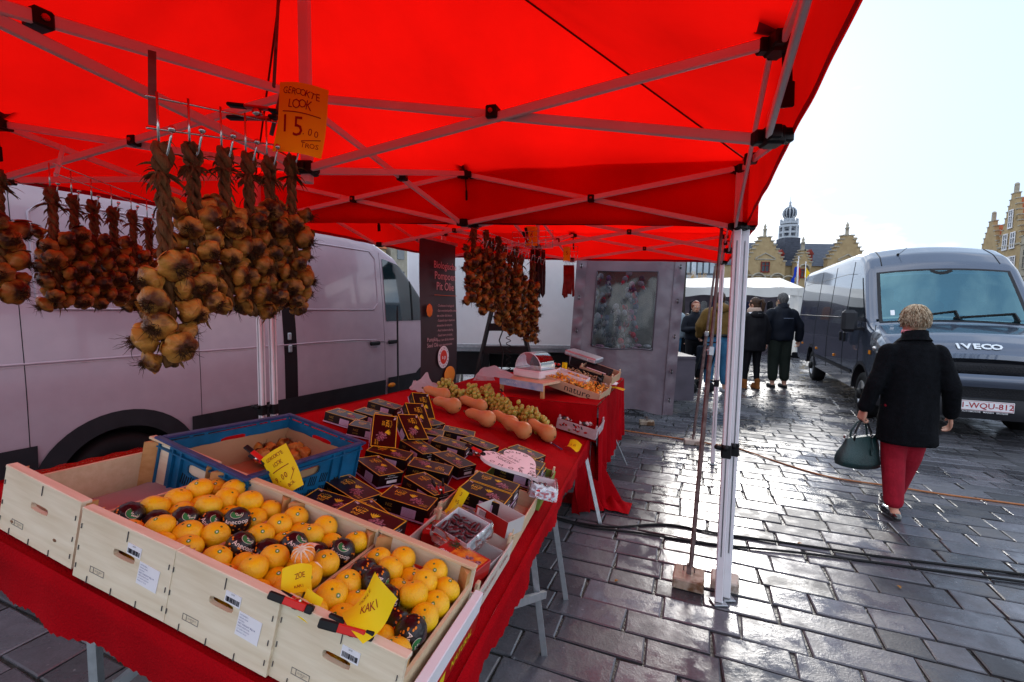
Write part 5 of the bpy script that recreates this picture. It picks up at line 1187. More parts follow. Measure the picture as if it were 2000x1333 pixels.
m = MB(); m.lathe([(.04, 0), (.045, .008), (.06, .018), (.058, .019), (.04, .010), (.001, .010)], 18, 0); o = solo('sample_dish', m, M_RUST, 'small brown dish with samples at the far corner of the rear table', 'dish', None, MRT @ TR((*RT_(1196, 743), zr + .004)))
# scale with a clear dome on a small stand
sc0 = PZ(1000, 745, zr); Xs_, Lsc = on_rear((978, 764), (1062, 780)); st = thing('display_stand', 'low wooden stand with a blue printed board under the scale', 'stand', Xs_)
W_ = max(.25, min(.5, Lsc))
m = MB(); m.box((W_ / 2, .15, .12), (W_, .32, .02), 0); part('stand_top', m, M_WOOD, st)
m = MB(); m.box((W_ / 2, -.012, .095), (W_, .008, .06), 0); m.text('ORIGINAL', .03, 1, TR((W_ * .3, -.017, .10)) @ RX(PI / 2)); part('printed_board', m, [mat('pale_blue_print', (.25, .38, .62), .4, col2=(.55, .6, .7), vs=14), M_WHITE], st)
for x in (.015, W_ - .015):
    m = MB(); m.box((x, .0, .055), (.03, .02, .11)); part('leg', m, M_PINE, st)
gl = glass('clear_plastic_dome', (.93, .92, .96), .14, .06)
sc = thing('weighing_scale', 'white shop scale with a clear curved cover on the stand', 'scale', Xs_ @ TR((.04, .12, .132)))
m = MB(); m.box((.16, .12, .035), (.32, .26, .07), 0, None, .012); part('scale_body', m, M_WHITE, sc)
m = MB(); m.box((.16, .12, .075), (.28, .22, .008), 0, None, .003); part('weighing_plate', m, M_STEEL, sc)
m = MB()
def dome(s_, t_): a = PI * s_; return (.16 - .15 * math.cos(a), .02 + .20 * t_, .075 + .15 * math.sin(a))
m.grid(dome, 20, 2); m.add([(.16, .02, .075)] + [tuple(dome(i / 20, 0)) for i in range(21)], [(0, i, i + 1) for i in range(1, 21)]); part('clear_cover', m, [gl], sc)
m = MB(); m.tube([dome(i / 20, 0) for i in range(21)], .004, 5); part('cover_edge', m, M_WHITE, sc)
s2 = thing('cash_scale', 'flat grey scale with a label, behind the kraft cartons', 'scale', Xn @ TR((-.02, .62, .22)))
m = MB(); m.box((.16, .1, .0), (.34, .24, .05), 0, None, .01); part('scale_body', m, M_STEEL, s2)
m = MB(); m.box((.16, .1, -.12), (.20, .16, .19), 0); part('scale_foot', m, M_BLACK, s2)
m = MB(); m.box((.28, -.022, .0), (.08, .002, .03), 0); 
for q in range(8): m.box((.25 + q * .008, -.0235, .0), (.003, .001, .022), 1)
part('barcode_label', m, [M_WHITE, M_INK], s2)
M_PINKP = fabric('pale_pink_paper', (.62, .54, .58), .4, .04, .6, .4)
def wrap(M, w_, h_, amp, lb, seed):
    m = MB(); m.grid(lambda s_, t_: ((s_ - .5) * w_, (t_ - .5) * h_ * .4, .004 + h_ * t_ * .7 * (1 - abs(s_ - .45) * 1.2) + amp * noise.noise(Vector((s_ * 4, t_ * 4, seed)))), 14, 14, 0, False)
    solo('wrapping_paper', m, M_PINKP, lb, 'paper', None, M)
u, v = PT(826, 768); wrap(MTAB @ TR((u - .02, v + .05, 0)), .24, .20, .05, 'large crumpled pinkish paper behind the first squash', 1)
u, v = PT(925, 765); wrap(MTAB @ TR((u, v + .3, .02)), .26, .22, .06, 'pinkish paper lying over the middle grapes', 4)
wrap(Xs_ @ TR((-.02, -.06, .13)) @ RZ(.2), .36, .14, .02, 'folded pinkish paper over the edge of the display stand', 8)
M_SQD = mat('dark_jar', (.015, .015, .02), .2, var=0, spec=.7)
u, v = PT(1082, 826); m = MB(); m.lathe([(.05, 0), (.056, .004), (.056, .085), (.05, .092)], 22, 0); m.lathe([(.054, .092), (.054, .112), (.001, .113)], 22, 0); solo('black_jar', m, M_SQD, 'round black jar beside the upper grapes', 'jar', None, MTAB @ TR((u, v, 0)))
# orange paper under the grapes
card(MTAB @ TR((*PT(1010, 800, .03), .03)) @ RZ(-.6) @ RX(.3), .16, .08, [('DRUIF', .025, 0, 0, 0)], 'orange yellow card lying under the grapes below the stand', .012)
clamp(TR(PY(985, 775, 3.7)) @ RZ(-.8) @ RY(.6), 'small red clamp between the grapes and the stand', .9)
# candy box
cb0 = PT(1085, 838); cb1 = PT(1158, 862); an = math.atan2(cb1[1] - cb0[1], cb1[0] - cb0[0]); Lc = math.hypot(cb1[0] - cb0[0], cb1[1] - cb0[1])
M_CND = mat('greyish_pink_carton', (.50, .40, .42), .5, var=.1, vs=20)
cx_ = tray(MTAB @ TR((cb0[0], cb0[1], .01)) @ RZ(an) @ RX(.22), Lc * 1.05, .24, .085, 'small greyish carton with painted leaves, full of wrapped sweets', (M_CND, M_CND))
m = MB(); rr = random.Random(6); X = TR((0, -.0015, 0)) @ RX(PI / 2)
for q in range(14): m.lathe([(.012, 0), (.008, .0008), (.0001, .001)], 9, rr.choice((0, 0, 1, 2)), True, X @ TR((rr.uniform(.03, Lc - .03), rr.uniform(.015, .08), 0)) @ RZ(rr.uniform(0, 3)) @ SC(rr.uniform(.6, 1.5), rr.uniform(.4, .9), 1))
m.text('BELORTA', .022, 3, X @ TR((Lc * .45, .04, .001))); part('painted_leaves', m, [M_REDB, mat('olive_print', (.25, .28, .08), .5, var=0), M_INK, M_WHITE], cx_)
M_SW = [mat('orange_sweet', (.75, .14, .01), .25, var=.1, coat=.6), mat('white_sweet', (.7, .68, .68), .25, var=.1, coat=.6), mat('black_sweet', (.03, .02, .02), .25, var=.1, coat=.6)]
for k in range(30):
    m = MB(); m.ball((0, 0, 0), .016, 10, 7, 0, None, (1.3, .9, .7)); m.add([(.018, 0, 0), (.036, .014, .006), (.036, -.014, -.004)], [(0, 1, 2)], 1); m.add([(-.018, 0, 0), (-.036, .014, .006), (-.036, -.014, -.004)], [(0, 1, 2)], 1)
    c = k % 3; solo('wrapped_sweet', m, [M_SW[c], M_SW[1]], ('orange', 'white', 'black')[c] + ' wrapped sweet in the small painted carton', 'sweet', ('orange', 'white', 'black')[c] + ' sweets in the painted carton', WM[cx_.name] @ TR((rr.uniform(.03, Lc - .03), rr.uniform(.03, .21), .065 + rr.uniform(0, .03))) @ RZ(rr.uniform(0, 6)) @ RX(rr.uniform(-.6, .6)))
m = MB(); m.box((.04, .0, .008), (.09, .03, .014), 0, None, .002); m.box((.05, 0, .0155), (.04, .018, .001), 1); solo('white_lighter', m, [M_WHITE, M_INK], 'small white packet at the cloth edge by the sweets', 'packet', None, MTAB @ TR((*PT(1160, 838), 0)) @ RZ(-.1))

# ================================================================ roll-up banner
M_BAN = mat('dark_banner', (.030, .022, .026), .45, var=.3, vs=2, spec=.4, col2=(.05, .035, .04)); M_BTX = mat('pale_pink_print', (.62, .40, .42), .5, var=0)
b0 = PY(822, 740, 4.55); b1 = PY(890, 745, 5.15); b0.z = b1.z = 0; bw = (b1 - b0).length; bxd = (b1 - b0).normalized()
MBN = frame(b0, bxd, Vector((-bxd.y, bxd.x, 0)), Vector((0, 0, 1))) @ RX(-.0)
bn = thing('rollup_banner', 'dark roll-up banner about organic pumpkin seed oil beside the white van', 'banner', MBN)
bh = 2.30
m = MB(); m.grid(lambda s_, t_: (s_ * bw, .012 * math.sin(s_ * 5 + t_ * 2) + .01 * math.sin(t_ * 9), .08 + (bh - .08) * t_), 12, 30); sh = part('banner_sheet', m, M_BAN, bn)
m = MB(); m.box((bw / 2, 0, .04), (bw + .04, .12, .08), 0, None, .02); m.box((bw / 2, 0, bh), (bw + .02, .02, .03)); part('cassette', m, M_STEEL, bn)
m = MB(); X = TR((0, -.03, 0)) @ RX(PI / 2)
for tx, sz, z in (('Biologische', .105, 2.04), ('Pompoen', .115, 1.93), ('Pit Olie', .120, 1.82)): m.text(tx, sz, 0, X @ TR((bw * .60, z, 0)), sx=.92, bold=.006)
m.box((bw * .62, -.03, 1.73), (bw * .66, .002, .006), 1)
for k, tx in enumerate(('Cholesterol verlagend', 'Een wonderbaarlijke smaak,', 'een echte delicatesse', 'Gezond door vitamines,', 'mineralen & vetzuren', 'Anti huidveroudering', 'Goed voor prostaat,', 'lever, hart & bloedvaten', '& tegen incontinentie')): m.text(('- ' if k in (0, 1, 3, 5, 6) else '') + tx, .038, 0, X @ TR((bw * .36, 1.62 - k * .052, 0)), 'LEFT', sx=.9)
m.text('Pumpkin', .06, 0, X @ TR((bw * .24, 1.27, 0)), sx=.9); m.text('Seed Oil', .06, 0, X @ TR((bw * .24, 1.21, 0)), sx=.9)
X2 = X @ TR((bw * .55, 1.07, 0)); m.lathe([(.105, 0), (.10, .002), (.001, .002)], 30, 2, False, X2 @ SC(1, 1.15, 1)); m.lathe([(.066, .003), (.06, .004), (.001, .0045)], 26, 3, False, X2 @ SC(1, 1.15, 1)); m.text('a p', .06, 2, X2 @ TR((0, 0, .006)), bold=.02)
for k, ch in enumerate('AUSTRIA GARANTIE '):
    a = PI * .9 - k * 2 * PI / 17
    if ch != ' ': m.text(ch, .026, 4, X2 @ TR((math.cos(a) * .084, math.sin(a) * .096, .004)) @ RZ(a - PI / 2), bold=.01)
part('banner_print', m, [M_BTX, mat('orange_line', (.55, .15, .05), .5, var=0), M_WHITE, mat('logo_red', (.60, .05, .03), .5, var=0), M_INK], bn)
M_PUM = mat('pumpkin_orange_print', (.75, .20, .02), .5, col2=(.90, .35, .05), vs=3)
m = MB(); m.lathe([(.085, 0), (.08, .003), (.001, .004)], 18, 0, True, X @ TR((bw * .16, 1.57, 0)) @ SC(.62, .8, 1), 8, .05)
def glow(s_, t_): a = -.3 + 2.2 * s_; return (bw * .99 - .30 * t_ * math.cos(a * .7) * 1.0, -.026, .08 + .28 * t_ * math.sin(.25 + a * .6))
m.poly([(0, 0), (0, 0)], .001) if 0 else None
m.lathe([(.13, 0), (.12, .002), (.001, .003)], 30, 0, True, X @ TR((bw * .74, .86, -.001)) @ SC(.85, .75, 1)); part('pumpkin_picture', m, M_PUM, bn)

# ================================================================ grey side panel of the next stall, with knitwear behind its window
M_TARP = mat('grey_lilac_tarpaulin', (.12, .10, .125), .30, col2=(.18, .155, .185), vs=2, bump=.9, bs=5, spec=.6); M_DARKT = mat('dark_grey_tarpaulin', (.09, .075, .095), .5, var=.2, vs=3, bump=.4, bs=4)
pY = 5.9
q0, q1, q2, q3 = PY(1106, 792, pY), PY(1308, 806, pY - .1), PY(1334, 500, pY - .1), PY(1128, 500, pY)
pn = thing('side_panel', 'grey tarpaulin side wall with a clear window and metal eyelets', 'side panel', Vector((q1.x, q1.y, 0)))
def pf(s_, t_, off=0):
    a = q0.lerp(q1, s_); b = q3.lerp(q2, s_); p = a.lerp(b, t_); f = .02 * math.sin(s_ * 17 + t_ * 2) * (1 - t_) + .035 * math.exp(-((s_ - .62 - .1 * (t_ - .5)) * 9) ** 2) * (1 - t_) + .006 * noise.noise(Vector((s_ * 14, t_ * 14, 1)))
    p.y -= f + off; p.z += (.02 * math.sin(s_ * 12) - .05 * (s_ - .5)) * (1 - t_); return p
wl, wr, wb, wt = .20, .78, .40, .90
m = MB(); nu, nv = 40, 50
ss = sorted(set([i / nu for i in range(nu + 1)] + [wl, wr])); ts = sorted(set([i / nv for i in range(nv + 1)] + [wb, wt]))
vs = [pf(a, b) for b in ts for a in ss]; fs = []
for j in range(len(ts) - 1):
    for i in range(len(ss) - 1):
        if wl - 1e-6 <= ss[i] and ss[i + 1] <= wr + 1e-6 and wb - 1e-6 <= ts[j] and ts[j + 1] <= wt + 1e-6: continue
        k = j * len(ss) + i; fs.append((k, k + 1, k + 1 + len(ss), k + len(ss)))
m.add(vs, fs, 0, True); part('tarpaulin', m, M_TARP, pn, True)
m = MB()
m.grid(lambda s_, t_: pf(s_ * .10 - .005, t_, .012 + .01 * math.sin(t_ * 50) * math.sin(s_ * 3)), 5, 90); m.grid(lambda s_, t_: pf(.93 + .10 * s_, t_, .012 + .008 * math.sin(t_ * 44) * math.sin(s_ * 3)), 5, 90); part('gathered_edge', m, M_TARP, pn, True)
m = MB(); m.grid(lambda s_, t_: pf(wl + (wr - wl) * s_, wb + (wt - wb) * t_, .004), 20, 20); part('window_film', m, [glass('scratched_window_film', (.62, .62, .66), .01, .10)], pn, True)
m = MB()
for a, b in (((wl, wb), (wr, wb)), ((wr, wb), (wr, wt)), ((wr, wt), (wl, wt)), ((wl, wt), (wl, wb))):
    m.tube([pf(a[0] + (b[0] - a[0]) * i / 12, a[1] + (b[1] - a[1]) * i / 12, .010) for i in range(13)], .008, 4)
part('window_seam', m, M_DARKT, pn, True)
for t_ in (.10, .28, .50, .72, .93):
    for s_ in (.04, .975):
        m = MB(); p = pf(s_, t_, .03); m.tube([p, p + Vector((0, -.02, 0))], .013, 8); m.bar(p + Vector((0, -.02, -.03)), p + Vector((0, -.02, .03)), .010, .012, 1); part('turn_fastener', m, [M_STEEL, M_BLACK], pn, True)
m = MB(); m.bar(pf(.62, .0, .0), PZ(1258, 828) + Vector((0, 0, .1)), .01, .01); part('tension_cord', m, M_BLACK, pn, True)
def weight(p, an, w_, d_, h_, label, ml, post=None, bars=True):
    r = thing('weight_block', label, 'weight', TR((p.x, p.y, 0)) @ RZ(an))
    m = MB(); m.box((0, 0, h_ / 2 + .002), (w_, d_, h_), 0, None, .008); part('block', m, ml, r)
    if bars:
        m = MB(); m.tube([(-.03, .02, h_), (-.03, .02, h_ + .03), (0, .02, h_ + .045), (.03, .02, h_ + .03), (.03, .02, h_)], .004, 6); m.box((0, 0, h_ + .03), (.026, .026, .06)); part('handle', m, M_RUST, r)
    return r
M_BLK = mat('weathered_concrete_block', (.33, .24, .17), .75, col2=(.50, .40, .32), vs=12, bump=.5, bs=50, dirt=((.16, .08, .04), 9, .5))
M_BLK2 = mat('pale_block', (.42, .36, .30), .75, col2=(.52, .46, .40), vs=9, bump=.5, bs=50, dirt=((.18, .10, .06), 12, .55))
weight(PZ(1263, 830), -.2, .20, .13, .06, 'brown weight block under the grey side panel', M_BLK)
bk = PZ(1347, 1145); weight(bk + Vector((0, .02, 0)), -.42, .17, .17, .065, 'rust stained weight block with handle holding the brown pole', M_BLK)
weight(PZ(1418, 1150) + Vector((0, .02, 0)), -.45, .15, .13, .06, 'paler weight block right behind the white tent leg', M_BLK2, None, False)
weight(PZ(1353, 868), -.22, .20, .12, .06, 'pale weight block of the farther brown pole', M_BLK2)
def pole(a, b, w_, label, ml=M_RUST):
    r = thing('steel_pole', label, 'pole', Vector((a.x, a.y, a.z))); mid = a.lerp(b, .62)
    m = MB(); m.bar(a, mid, w_, w_, 0, None, .002); part('lower_tube', m, ml, r, True); m = MB(); m.bar(mid, b, w_ * .75, w_ * .75, 0, None, .002); part('upper_tube', m, ml, r, True)
    m = MB(); d = (b - a).normalized(); m.bar(mid - d * .03, mid + d * .02, w_ * 1.3, w_ * 1.3); m.tube([mid, mid + Vector((-.03, -.01, 0))], .006, 6); part('collar', m, M_STEEL, r, True)
pz = PZ(1350, 1150); pole(Vector((pz.x, pz.y + .02, .12)), PY(1411, 432, pz.y + .25), .021, 'brown steel pole leaning up to the tent corner, nearer one')
pz = PZ(1354, 868); pole(Vector((pz.x, pz.y, .10)), PY(1397, 520, pz.y - .2), .026, 'thin brown steel pole farther back by the man in the tan jacket')
# stall of knitwear behind the window
M_KN = [mat('knit_%d' % i, c, .9, var=.3, vs=40, bump=.5, bs=120) for i, c in enumerate(((.02, .02, .03), (.10, .10, .12), (.32, .01, .03), (.20, .10, .14), (.03, .035, .08), (.22, .22, .23)))]
rr = random.Random(31)
ks = thing('knitwear_stall', 'dark stall table, back sheet and added shade roof behind the clear window', 'stall', Vector((1.6, 7.6, 0)))
m = MB(); m.box((2.0, 7.7, .85), (1.9, .9, .04)); m.box((2.0, 7.28, .5), (1.9, .02, .7)); part('stall_counter', m, M_DARKT, ks, True)
m = MB(); m.box((2.05, 8.3, 1.4), (2.0, .03, 2.8)); m.box((1.62, 7.5, 2.72), (1.5, 1.7, .03)); part('back_sheet', m, mat('dark_olive_sheet_and_shade_roof', (.045, .05, .045), .8, col2=(.10, .09, .08), vs=5, bump=.5), ks, True)  # second box: unseen roof added to keep sky light off the sheet
m = MB(); m.box((2.0, 7.9, 2.65), (1.9, .05, .05)); m.box((1.1, 8.2, 1.4), (.05, .05, 2.8)); m.box((2.9, 8.2, 1.4), (.05, .05, 2.8)); part('stall_frame', m, M_STEEL, ks, True)
for gx, gy0, n, side in ((1165, 530, 11, 0), (1180, 545, 11, 0), (1222, 535, 13, 1), (1238, 545, 12, 1), (1206, 600, 8, 0)):
    for k in range(n):
        p = PY(gx + rr.uniform(-9, 9) + (1 if side else 0) * (n / 2 - k) * 1.2, gy0 + k * 11, 6.35 + rr.uniform(0, .15)); c = rr.choice((0, 1, 4, 5, 0)) if not side else rr.choice((2, 1, 2, 5, 3, 0, 4))
        m = MB(); m.ball((0, 0, 0), .042, 10, 8, 0, None, (1, .5, 1.2)); m.ball((0, -.005, -.05), .026, 8, 6, 1, None, (1, .5, 1.6)); m.ball((.018, -.005, -.085), .011, 6, 5, 0, None, (1, .7, 2.6)); m.ball((-.012, -.005, -.088), .011, 6, 5, 0, None, (1, .7, 2.6))
        solo('woollen_glove', m, [M_KN[c], M_KN[(c + 1) % 6]], 'woollen glove in the %s string behind the clear window' % ('colourful right' if side else 'dark left'), 'glove', 'gloves in the %s string' % ('right' if side else 'left'), TR(p) @ RZ(rr.uniform(-.5, .5)) @ RY(rr.uniform(-.7, .7)))
for k in range(26):
    p = PY(1140 + k * 6.2, 690 + rr.uniform(-10, 4) - (k % 3) * 7, 7.4 + rr.uniform(-.1, .3)); m = MB(); m.ball((0, 0, 0), .07, 9, 6, 0, None, (1.2, 1, .5))
    solo('folded_knitwear', m, M_KN[rr.choice((5, 3, 1, 0, 5))], 'folded knitwear in the pile on the counter behind the window', 'knitwear', 'knitwear piled behind the window', TR(Vector((p.x, p.y, .90 + (k % 3) * .05))) @ RZ(rr.uniform(0, 3)))
# ================================================================ ladder with coiled cable, box truck
ld = thing('step_ladder', 'black step ladder with a coiled cable in front of the white box truck', 'ladder', PY(985, 760, 5.4) * 1)
m = MB(); A0, A1 = PY(985, 470, 5.7), None
lt, rt2 = PY(962, 600, 5.6), PY(1012, 600, 5.6); lb, rb2 = PY(918, 790, 5.1), PY(1056, 790, 5.1)
for a, b in ((lt, lb), (rt2, rb2)): m = MB(); m.bar(a, Vector(b), .03, .06); part('rail', m, M_BLACK, ld, True)
for t_ in (.22, .46, .70, .94):
    m = MB(); m.bar(lt.lerp(lb, t_), rt2.lerp(rb2, t_), .02, .09); part('step', m, M_BLACK, ld, True)
m = MB(); m.tube([PY(984, 640, 5.3), PY(975, 665, 5.25), PY(983, 690, 5.2), PY(978, 735, 5.1), PY(985, 775, 5.0)], .008, 6)
solo('black_cable', m, M_RUBBER, 'straight black cable hanging down the step ladder', 'cable', None, org=PY(984, 640, 5.3))
m = MB(); m.tube([PY(993, 655 + i * 1.9, 5.2) + Vector((.028 * math.cos(i * 1.1), .02 * math.sin(i * 1.1), 0)) for i in range(60)], .005, 5); solo('coiled_cable', m, M_RUBBER, 'curly black cable hanging beside the straight one on the ladder', 'cable', None, org=PY(995, 655, 5.2))
M_TRK = mat('white_truck_panel', (.66, .67, .68), .3, var=.03, spec=.5)
bt = thing('box_truck', 'white box truck body closing the view behind the stall', 'truck', Vector((1, 6.6, 0)))
m = MB(); m.box((-.27, 8.3, 2.25), (2.6, 3.0, 2.5), 0, None, .02); part('cargo_box', m, M_TRK, bt, True)
m = MB(); m.box((-.27, 6.79, 1.03), (2.6, .03, .06), 0, None, .004); m.box((-.27, 8.3, .97), (2.5, 2.9, .06)); part('box_sill', m, M_STEEL, bt, True)
m = MB(); m.box((-.27, 8.0, .72), (2.4, .9, .22)); m.box((-.6, 7.1, .75), (.5, .35, .35)); m.box((.6, 7.1, .75), (.6, .35, .3)); part('chassis', m, M_BLACK, bt, True)
for x, y in ((-1.0, 7.5), (.7, 7.5)):
    m = MB(); m.tube([(x - .15, y, .42), (x + .15, y, .42)], .42, 24); part('wheel', m, M_RUBBER, bt, True)
# stand pole by the van
m = MB(); a, b = PY(779, 790, 4.3), PY(776, 608, 4.3); m.bar(Vector((a.x, a.y, .02)), b, .014, .014); m.bar(b, b + Vector((0, 0, .05)), .008, .008); m.box((a.x, a.y, .01), (.2, .2, .02)); solo('thin_post', m, M_BLACK, 'thin black post standing in front of the white van door', 'post', None, org=Vector((a.x, a.y, 0)))
# cables and the orange hose on the ground
def cable(pts, r_, ml, label, sag=0):
    P = [PZ(x, y, r_) for x, y in pts]; Q = []
    for i in range(len(P) - 1):
        for k in range(10):
            t = k / 10; a = P[max(i - 1, 0)]; b = P[i]; c = P[i + 1]; d = P[min(i + 2, len(P) - 1)]
            q = .5 * ((2 * b) + (c - a) * t + (2 * a - 5 * b + 4 * c - d) * t * t + (3 * b - a - 3 * c + d) * t ** 3); q.z = r_ + .001; Q.append(q)
    Q.append(P[-1]); m = MB(); m.tube(Q, r_, 8); solo('ground_cable', m, ml, label, 'cable', None, org=P[0])
cable([(1080, 1010), (1130, 1022), (1200, 1030), (1300, 1025), (1400, 1042), (1550, 1063), (1700, 1085), (1850, 1104), (2100, 1135)], .0085, M_RUBBER, 'upper of the two black cables crossing the wet stones')
cable([(1080, 1012), (1150, 1030), (1250, 1042), (1380, 1062), (1550, 1079), (1700, 1098), (1850, 1118), (2100, 1150)], .0085, M_RUBBER, 'lower of the two black cables crossing the wet stones')
M_HOSE = mat('orange_brown_hose', (.38, .14, .05), .45, var=.2)
cable([(1195, 838), (1300, 853), (1380, 866), (1440, 876), (1520, 903), (1620, 932), (1740, 950), (1850, 967), (2100, 1000)], .008, M_HOSE, 'thin orange brown hose running past the walking woman')
M_LEAF = mat('fallen_leaf', (.30, .14, .03), .7, var=.3)
for k, (x, y) in enumerate(((1562, 1063), (1756, 1148), (1548, 1088), (1204, 1136))):
    m = MB(); m.grid(lambda s_, t_: ((s_ - .5) * .035, (t_ - .5) * .02 * math.sin(PI * s_ * .96 + .06) , .004 + .006 * math.sin(s_ * 3)), 6, 4); solo('fallen_leaf', m, M_LEAF if k != 2 else M_INK, 'tiny fallen leaf on the wet stones', 'leaf', 'fallen leaves on the wet stones', TR(PZ(x, y, .003)) @ RZ(k * 1.3))
# ================================================================ vans
def interp(T_, x):
    if x <= T_[0][0]: return T_[0][1:]
    for a, b in zip(T_, T_[1:]):
        if x <= b[0]:
            t = (x - a[0]) / (b[0] - a[0]); return tuple(p + (q - p) * t for p, q in zip(a[1:], b[1:]))
    return T_[-1][1:]
def smooth_tab(T_, n=70):
    xs = [T_[0][0] + (T_[-1][0] - T_[0][0]) * (i / n) for i in range(n + 1)]; return xs
class VanShape:
    """surface of a panel van: y runs from the nose backwards, b in [-1,1] runs round the section from one sill over the roof to the other"""
    def __init__(s, tab, zs=.38, tum=.10, rr=.16): s.tab = tab; s.zs = zs; s.tum = tum; s.rr = rr
    def P(s, y, b, off=0.0):
        zt, hw, crown = interp(s.tab, y); zs = s.zs; r = min(s.rr, (zt - zs) * .45)
        side = 1 if b > 0 else -1; t = abs(b)      # t=1 sill, t=.5 shoulder start, t=.36 roof start, 0 centre
        zsh = zt - r
        def hx(z): return hw - s.tum * max(0, (z - 1.05) / 1.6) ** 1.35 - .035 * max(0, (.75 - z) / .4) ** 2
        if t >= .5:
            z = zs + (zsh - zs) * (1 - (t - .5) / .5); x = hx(z); nx, nz = 1, .08
        elif t >= .36:
            a = (.5 - t) / .14 * PI / 2; x0 = hx(zsh) - r; x = x0 + r * math.cos(a); z = zsh + r * math.sin(a); nx, nz = math.cos(a), math.sin(a)
        else:
            x0 = hx(zsh) - r; x = x0 * t / .36; z = zt + crown * (1 - (t / .36) ** 2); nx, nz = 0, 1
        return Vector((side * (x + nx * off), y, z + nz * off))
    def zb(s, y, z):     # section parameter of a height on the side wall
        zt = interp(s.tab, y)[0]; r = min(s.rr, (zt - s.zs) * .45); return .5 + .5 * (1 - (z - s.zs) / (zt - r - s.zs))
def van_side(V, mb, y0, y1, zlo, zhi, side, off=.006, nu=12, nv=6, mi=0, skew=None):
    """panel lying on the side wall between heights; zlo, zhi may be functions of y"""
    def fn(a, t):
        y = y0 + (y1 - y0) * a
        if skew: y = skew(a, t, y)
        lo = zlo(y) if callable(zlo) else zlo; hi = zhi(y) if callable(zhi) else zhi; z = lo + (hi - lo) * t; return V.P(y, side * V.zb(y, z), off)
    return mb.grid(fn, nu, nv, mi)
def wheel(r, p, rad_, w_, side, rim_mat, dual=False):
    wt = MB(); X = TR(p) @ RY(PI / 2 * side)
    pr = [(rad_ * .62, -w_ / 2), (rad_ * .93, -w_ / 2), (rad_, -w_ / 2 + .03), (rad_, w_ / 2 - .03), (rad_ * .93, w_ / 2), (rad_ * .62, w_ / 2), (rad_ * .6, w_ / 2 - .03)]
    wh_ = thing_part('wheel', r, p); wt.lathe(pr, 36, 0, True, TR((0, 0, 0)) @ RY(PI / 2 * side)); part('tyre', wt, M_RUBBER, wh_)
    m = MB(); Y = RY(PI / 2 * side)
    m.lathe([(rad_ * .62, w_ / 2 - .005), (rad_ * .58, w_ / 2 + .002), (rad_ * .55, w_ / 2 - .03), (rad_ * .50, w_ / 2 - .045), (rad_ * .30, w_ / 2 - (.10 if dual else .01)), (rad_ * .001, w_ / 2 - (.10 if dual else .005))], 30, 0, True, Y)
    for k in range(8):
        a = 2 * PI * k / 8; m.box((math.cos(a) * rad_ * .43, math.sin(a) * rad_ * .43, w_ / 2 - .02), (.055, .045, .018), 1, Y)
    m.lathe([(rad_ * .24, w_ / 2 - .02), (rad_ * .23, w_ / 2 + .045), (rad_ * .15, w_ / 2 + .06), (.001, w_ / 2 + .062)], 20, 1, True, Y)
    part('rim', m, [rim_mat, M_BLACK], wh_)
def thing_part(name, parent, p):
    o = bpy.data.objects.new(name, None); COL.objects.link(o); o.parent = parent; o.matrix_local = TR(p); o.empty_display_size = .1; WM[o.name] = WM[parent.name] @ TR(p); return o
M_GLS = mat('tinted_glass', (.010, .022, .026), .04, var=0, spec=.9, coat=.6)
M_GREYP = mat('grey_metallic_paint', (.075, .092, .135), .26, metal=.5, var=.06, vs=2, coat=1.0, spec=.6, bump=.05, bs=260)
M_WHITEP = mat('white_van_paint', (.45, .36, .41), .28, var=.04, coat=.4, metal=.1)
M_LAMP = glass('lamp_glass', (.85, .88, .9), .25, .05)
M_AMB = mat('amber_lens', (.70, .22, .01), .25, var=0)
M_TRIMB = mat('dark_grey_trim', (.022, .022, .026), .5, var=.15, bump=.08, bs=150)
# grey van, parked facing the viewer
gN = Vector((5.03, 6.28, 0))            # nose end of the van's left-in-picture front corner
van_dir = Vector((math.sin(rad(24)), math.cos(rad(24)), 0)); van_x = Vector((van_dir.y, -van_dir.x, 0))
w1, w2 = PZ(1692, 815), PZ(1978, 837)
mid = (w1 + w2) / 2; org = mid - van_dir * .98 + van_x * .03
MG = frame(org, van_x, van_dir, Vector((0, 0, 1)))
gv = thing('parked_van', 'large dark grey high-roofed van with a Belgian plate parked facing the stall', 'van', MG)
GT = [(0, 1.02, .80, .03), (.04, 1.10, .86, .04), (.12, 1.20, .93, .05), (.30, 1.31, .985, .05), (.72, 1.42, 1.0, .04), (.86, 1.49, 1.0, .04), (1.02, 1.73, 1.0, .04), (1.20, 2.00, 1.0, .04), (1.36, 2.23, 1.0, .05), (1.44, 2.34, 1.0, .06), (1.62, 2.50, 1.0, .07), (1.90, 2.62, 1.0, .07), (2.40, 2.66, 1.0, .05), (7.0, 2.66, 1.0, .03), (7.15, 2.60, .98, .02)]
V = VanShape(GT, .36, .13, .15)
ys = sorted(set([round(q * .04, 3) for q in range(0, 66)] + [2.6 + .25 * q for q in range(19)])); ys = [y for y in ys if y <= 7.15]
bs_ = [-1 + i / 26 * .5 for i in range(26)] + [-.5 + .14 * i / 6 for i in range(6)] + [-.36 + .72 * i / 16 for i in range(17)] + [.36 + .14 * i / 6 for i in range(1, 6)] + [.5 + .5 * i / 26 for i in range(27)]
def in_arch(y, z, cy, r=.47): return (y - cy) ** 2 + (z - .38) ** 2 < r * r
WB0, WB1 = .98, 5.05
m = MB(); vs = [V.P(y, b) for y in ys for b in bs_]; nb_ = len(bs_); fs = []
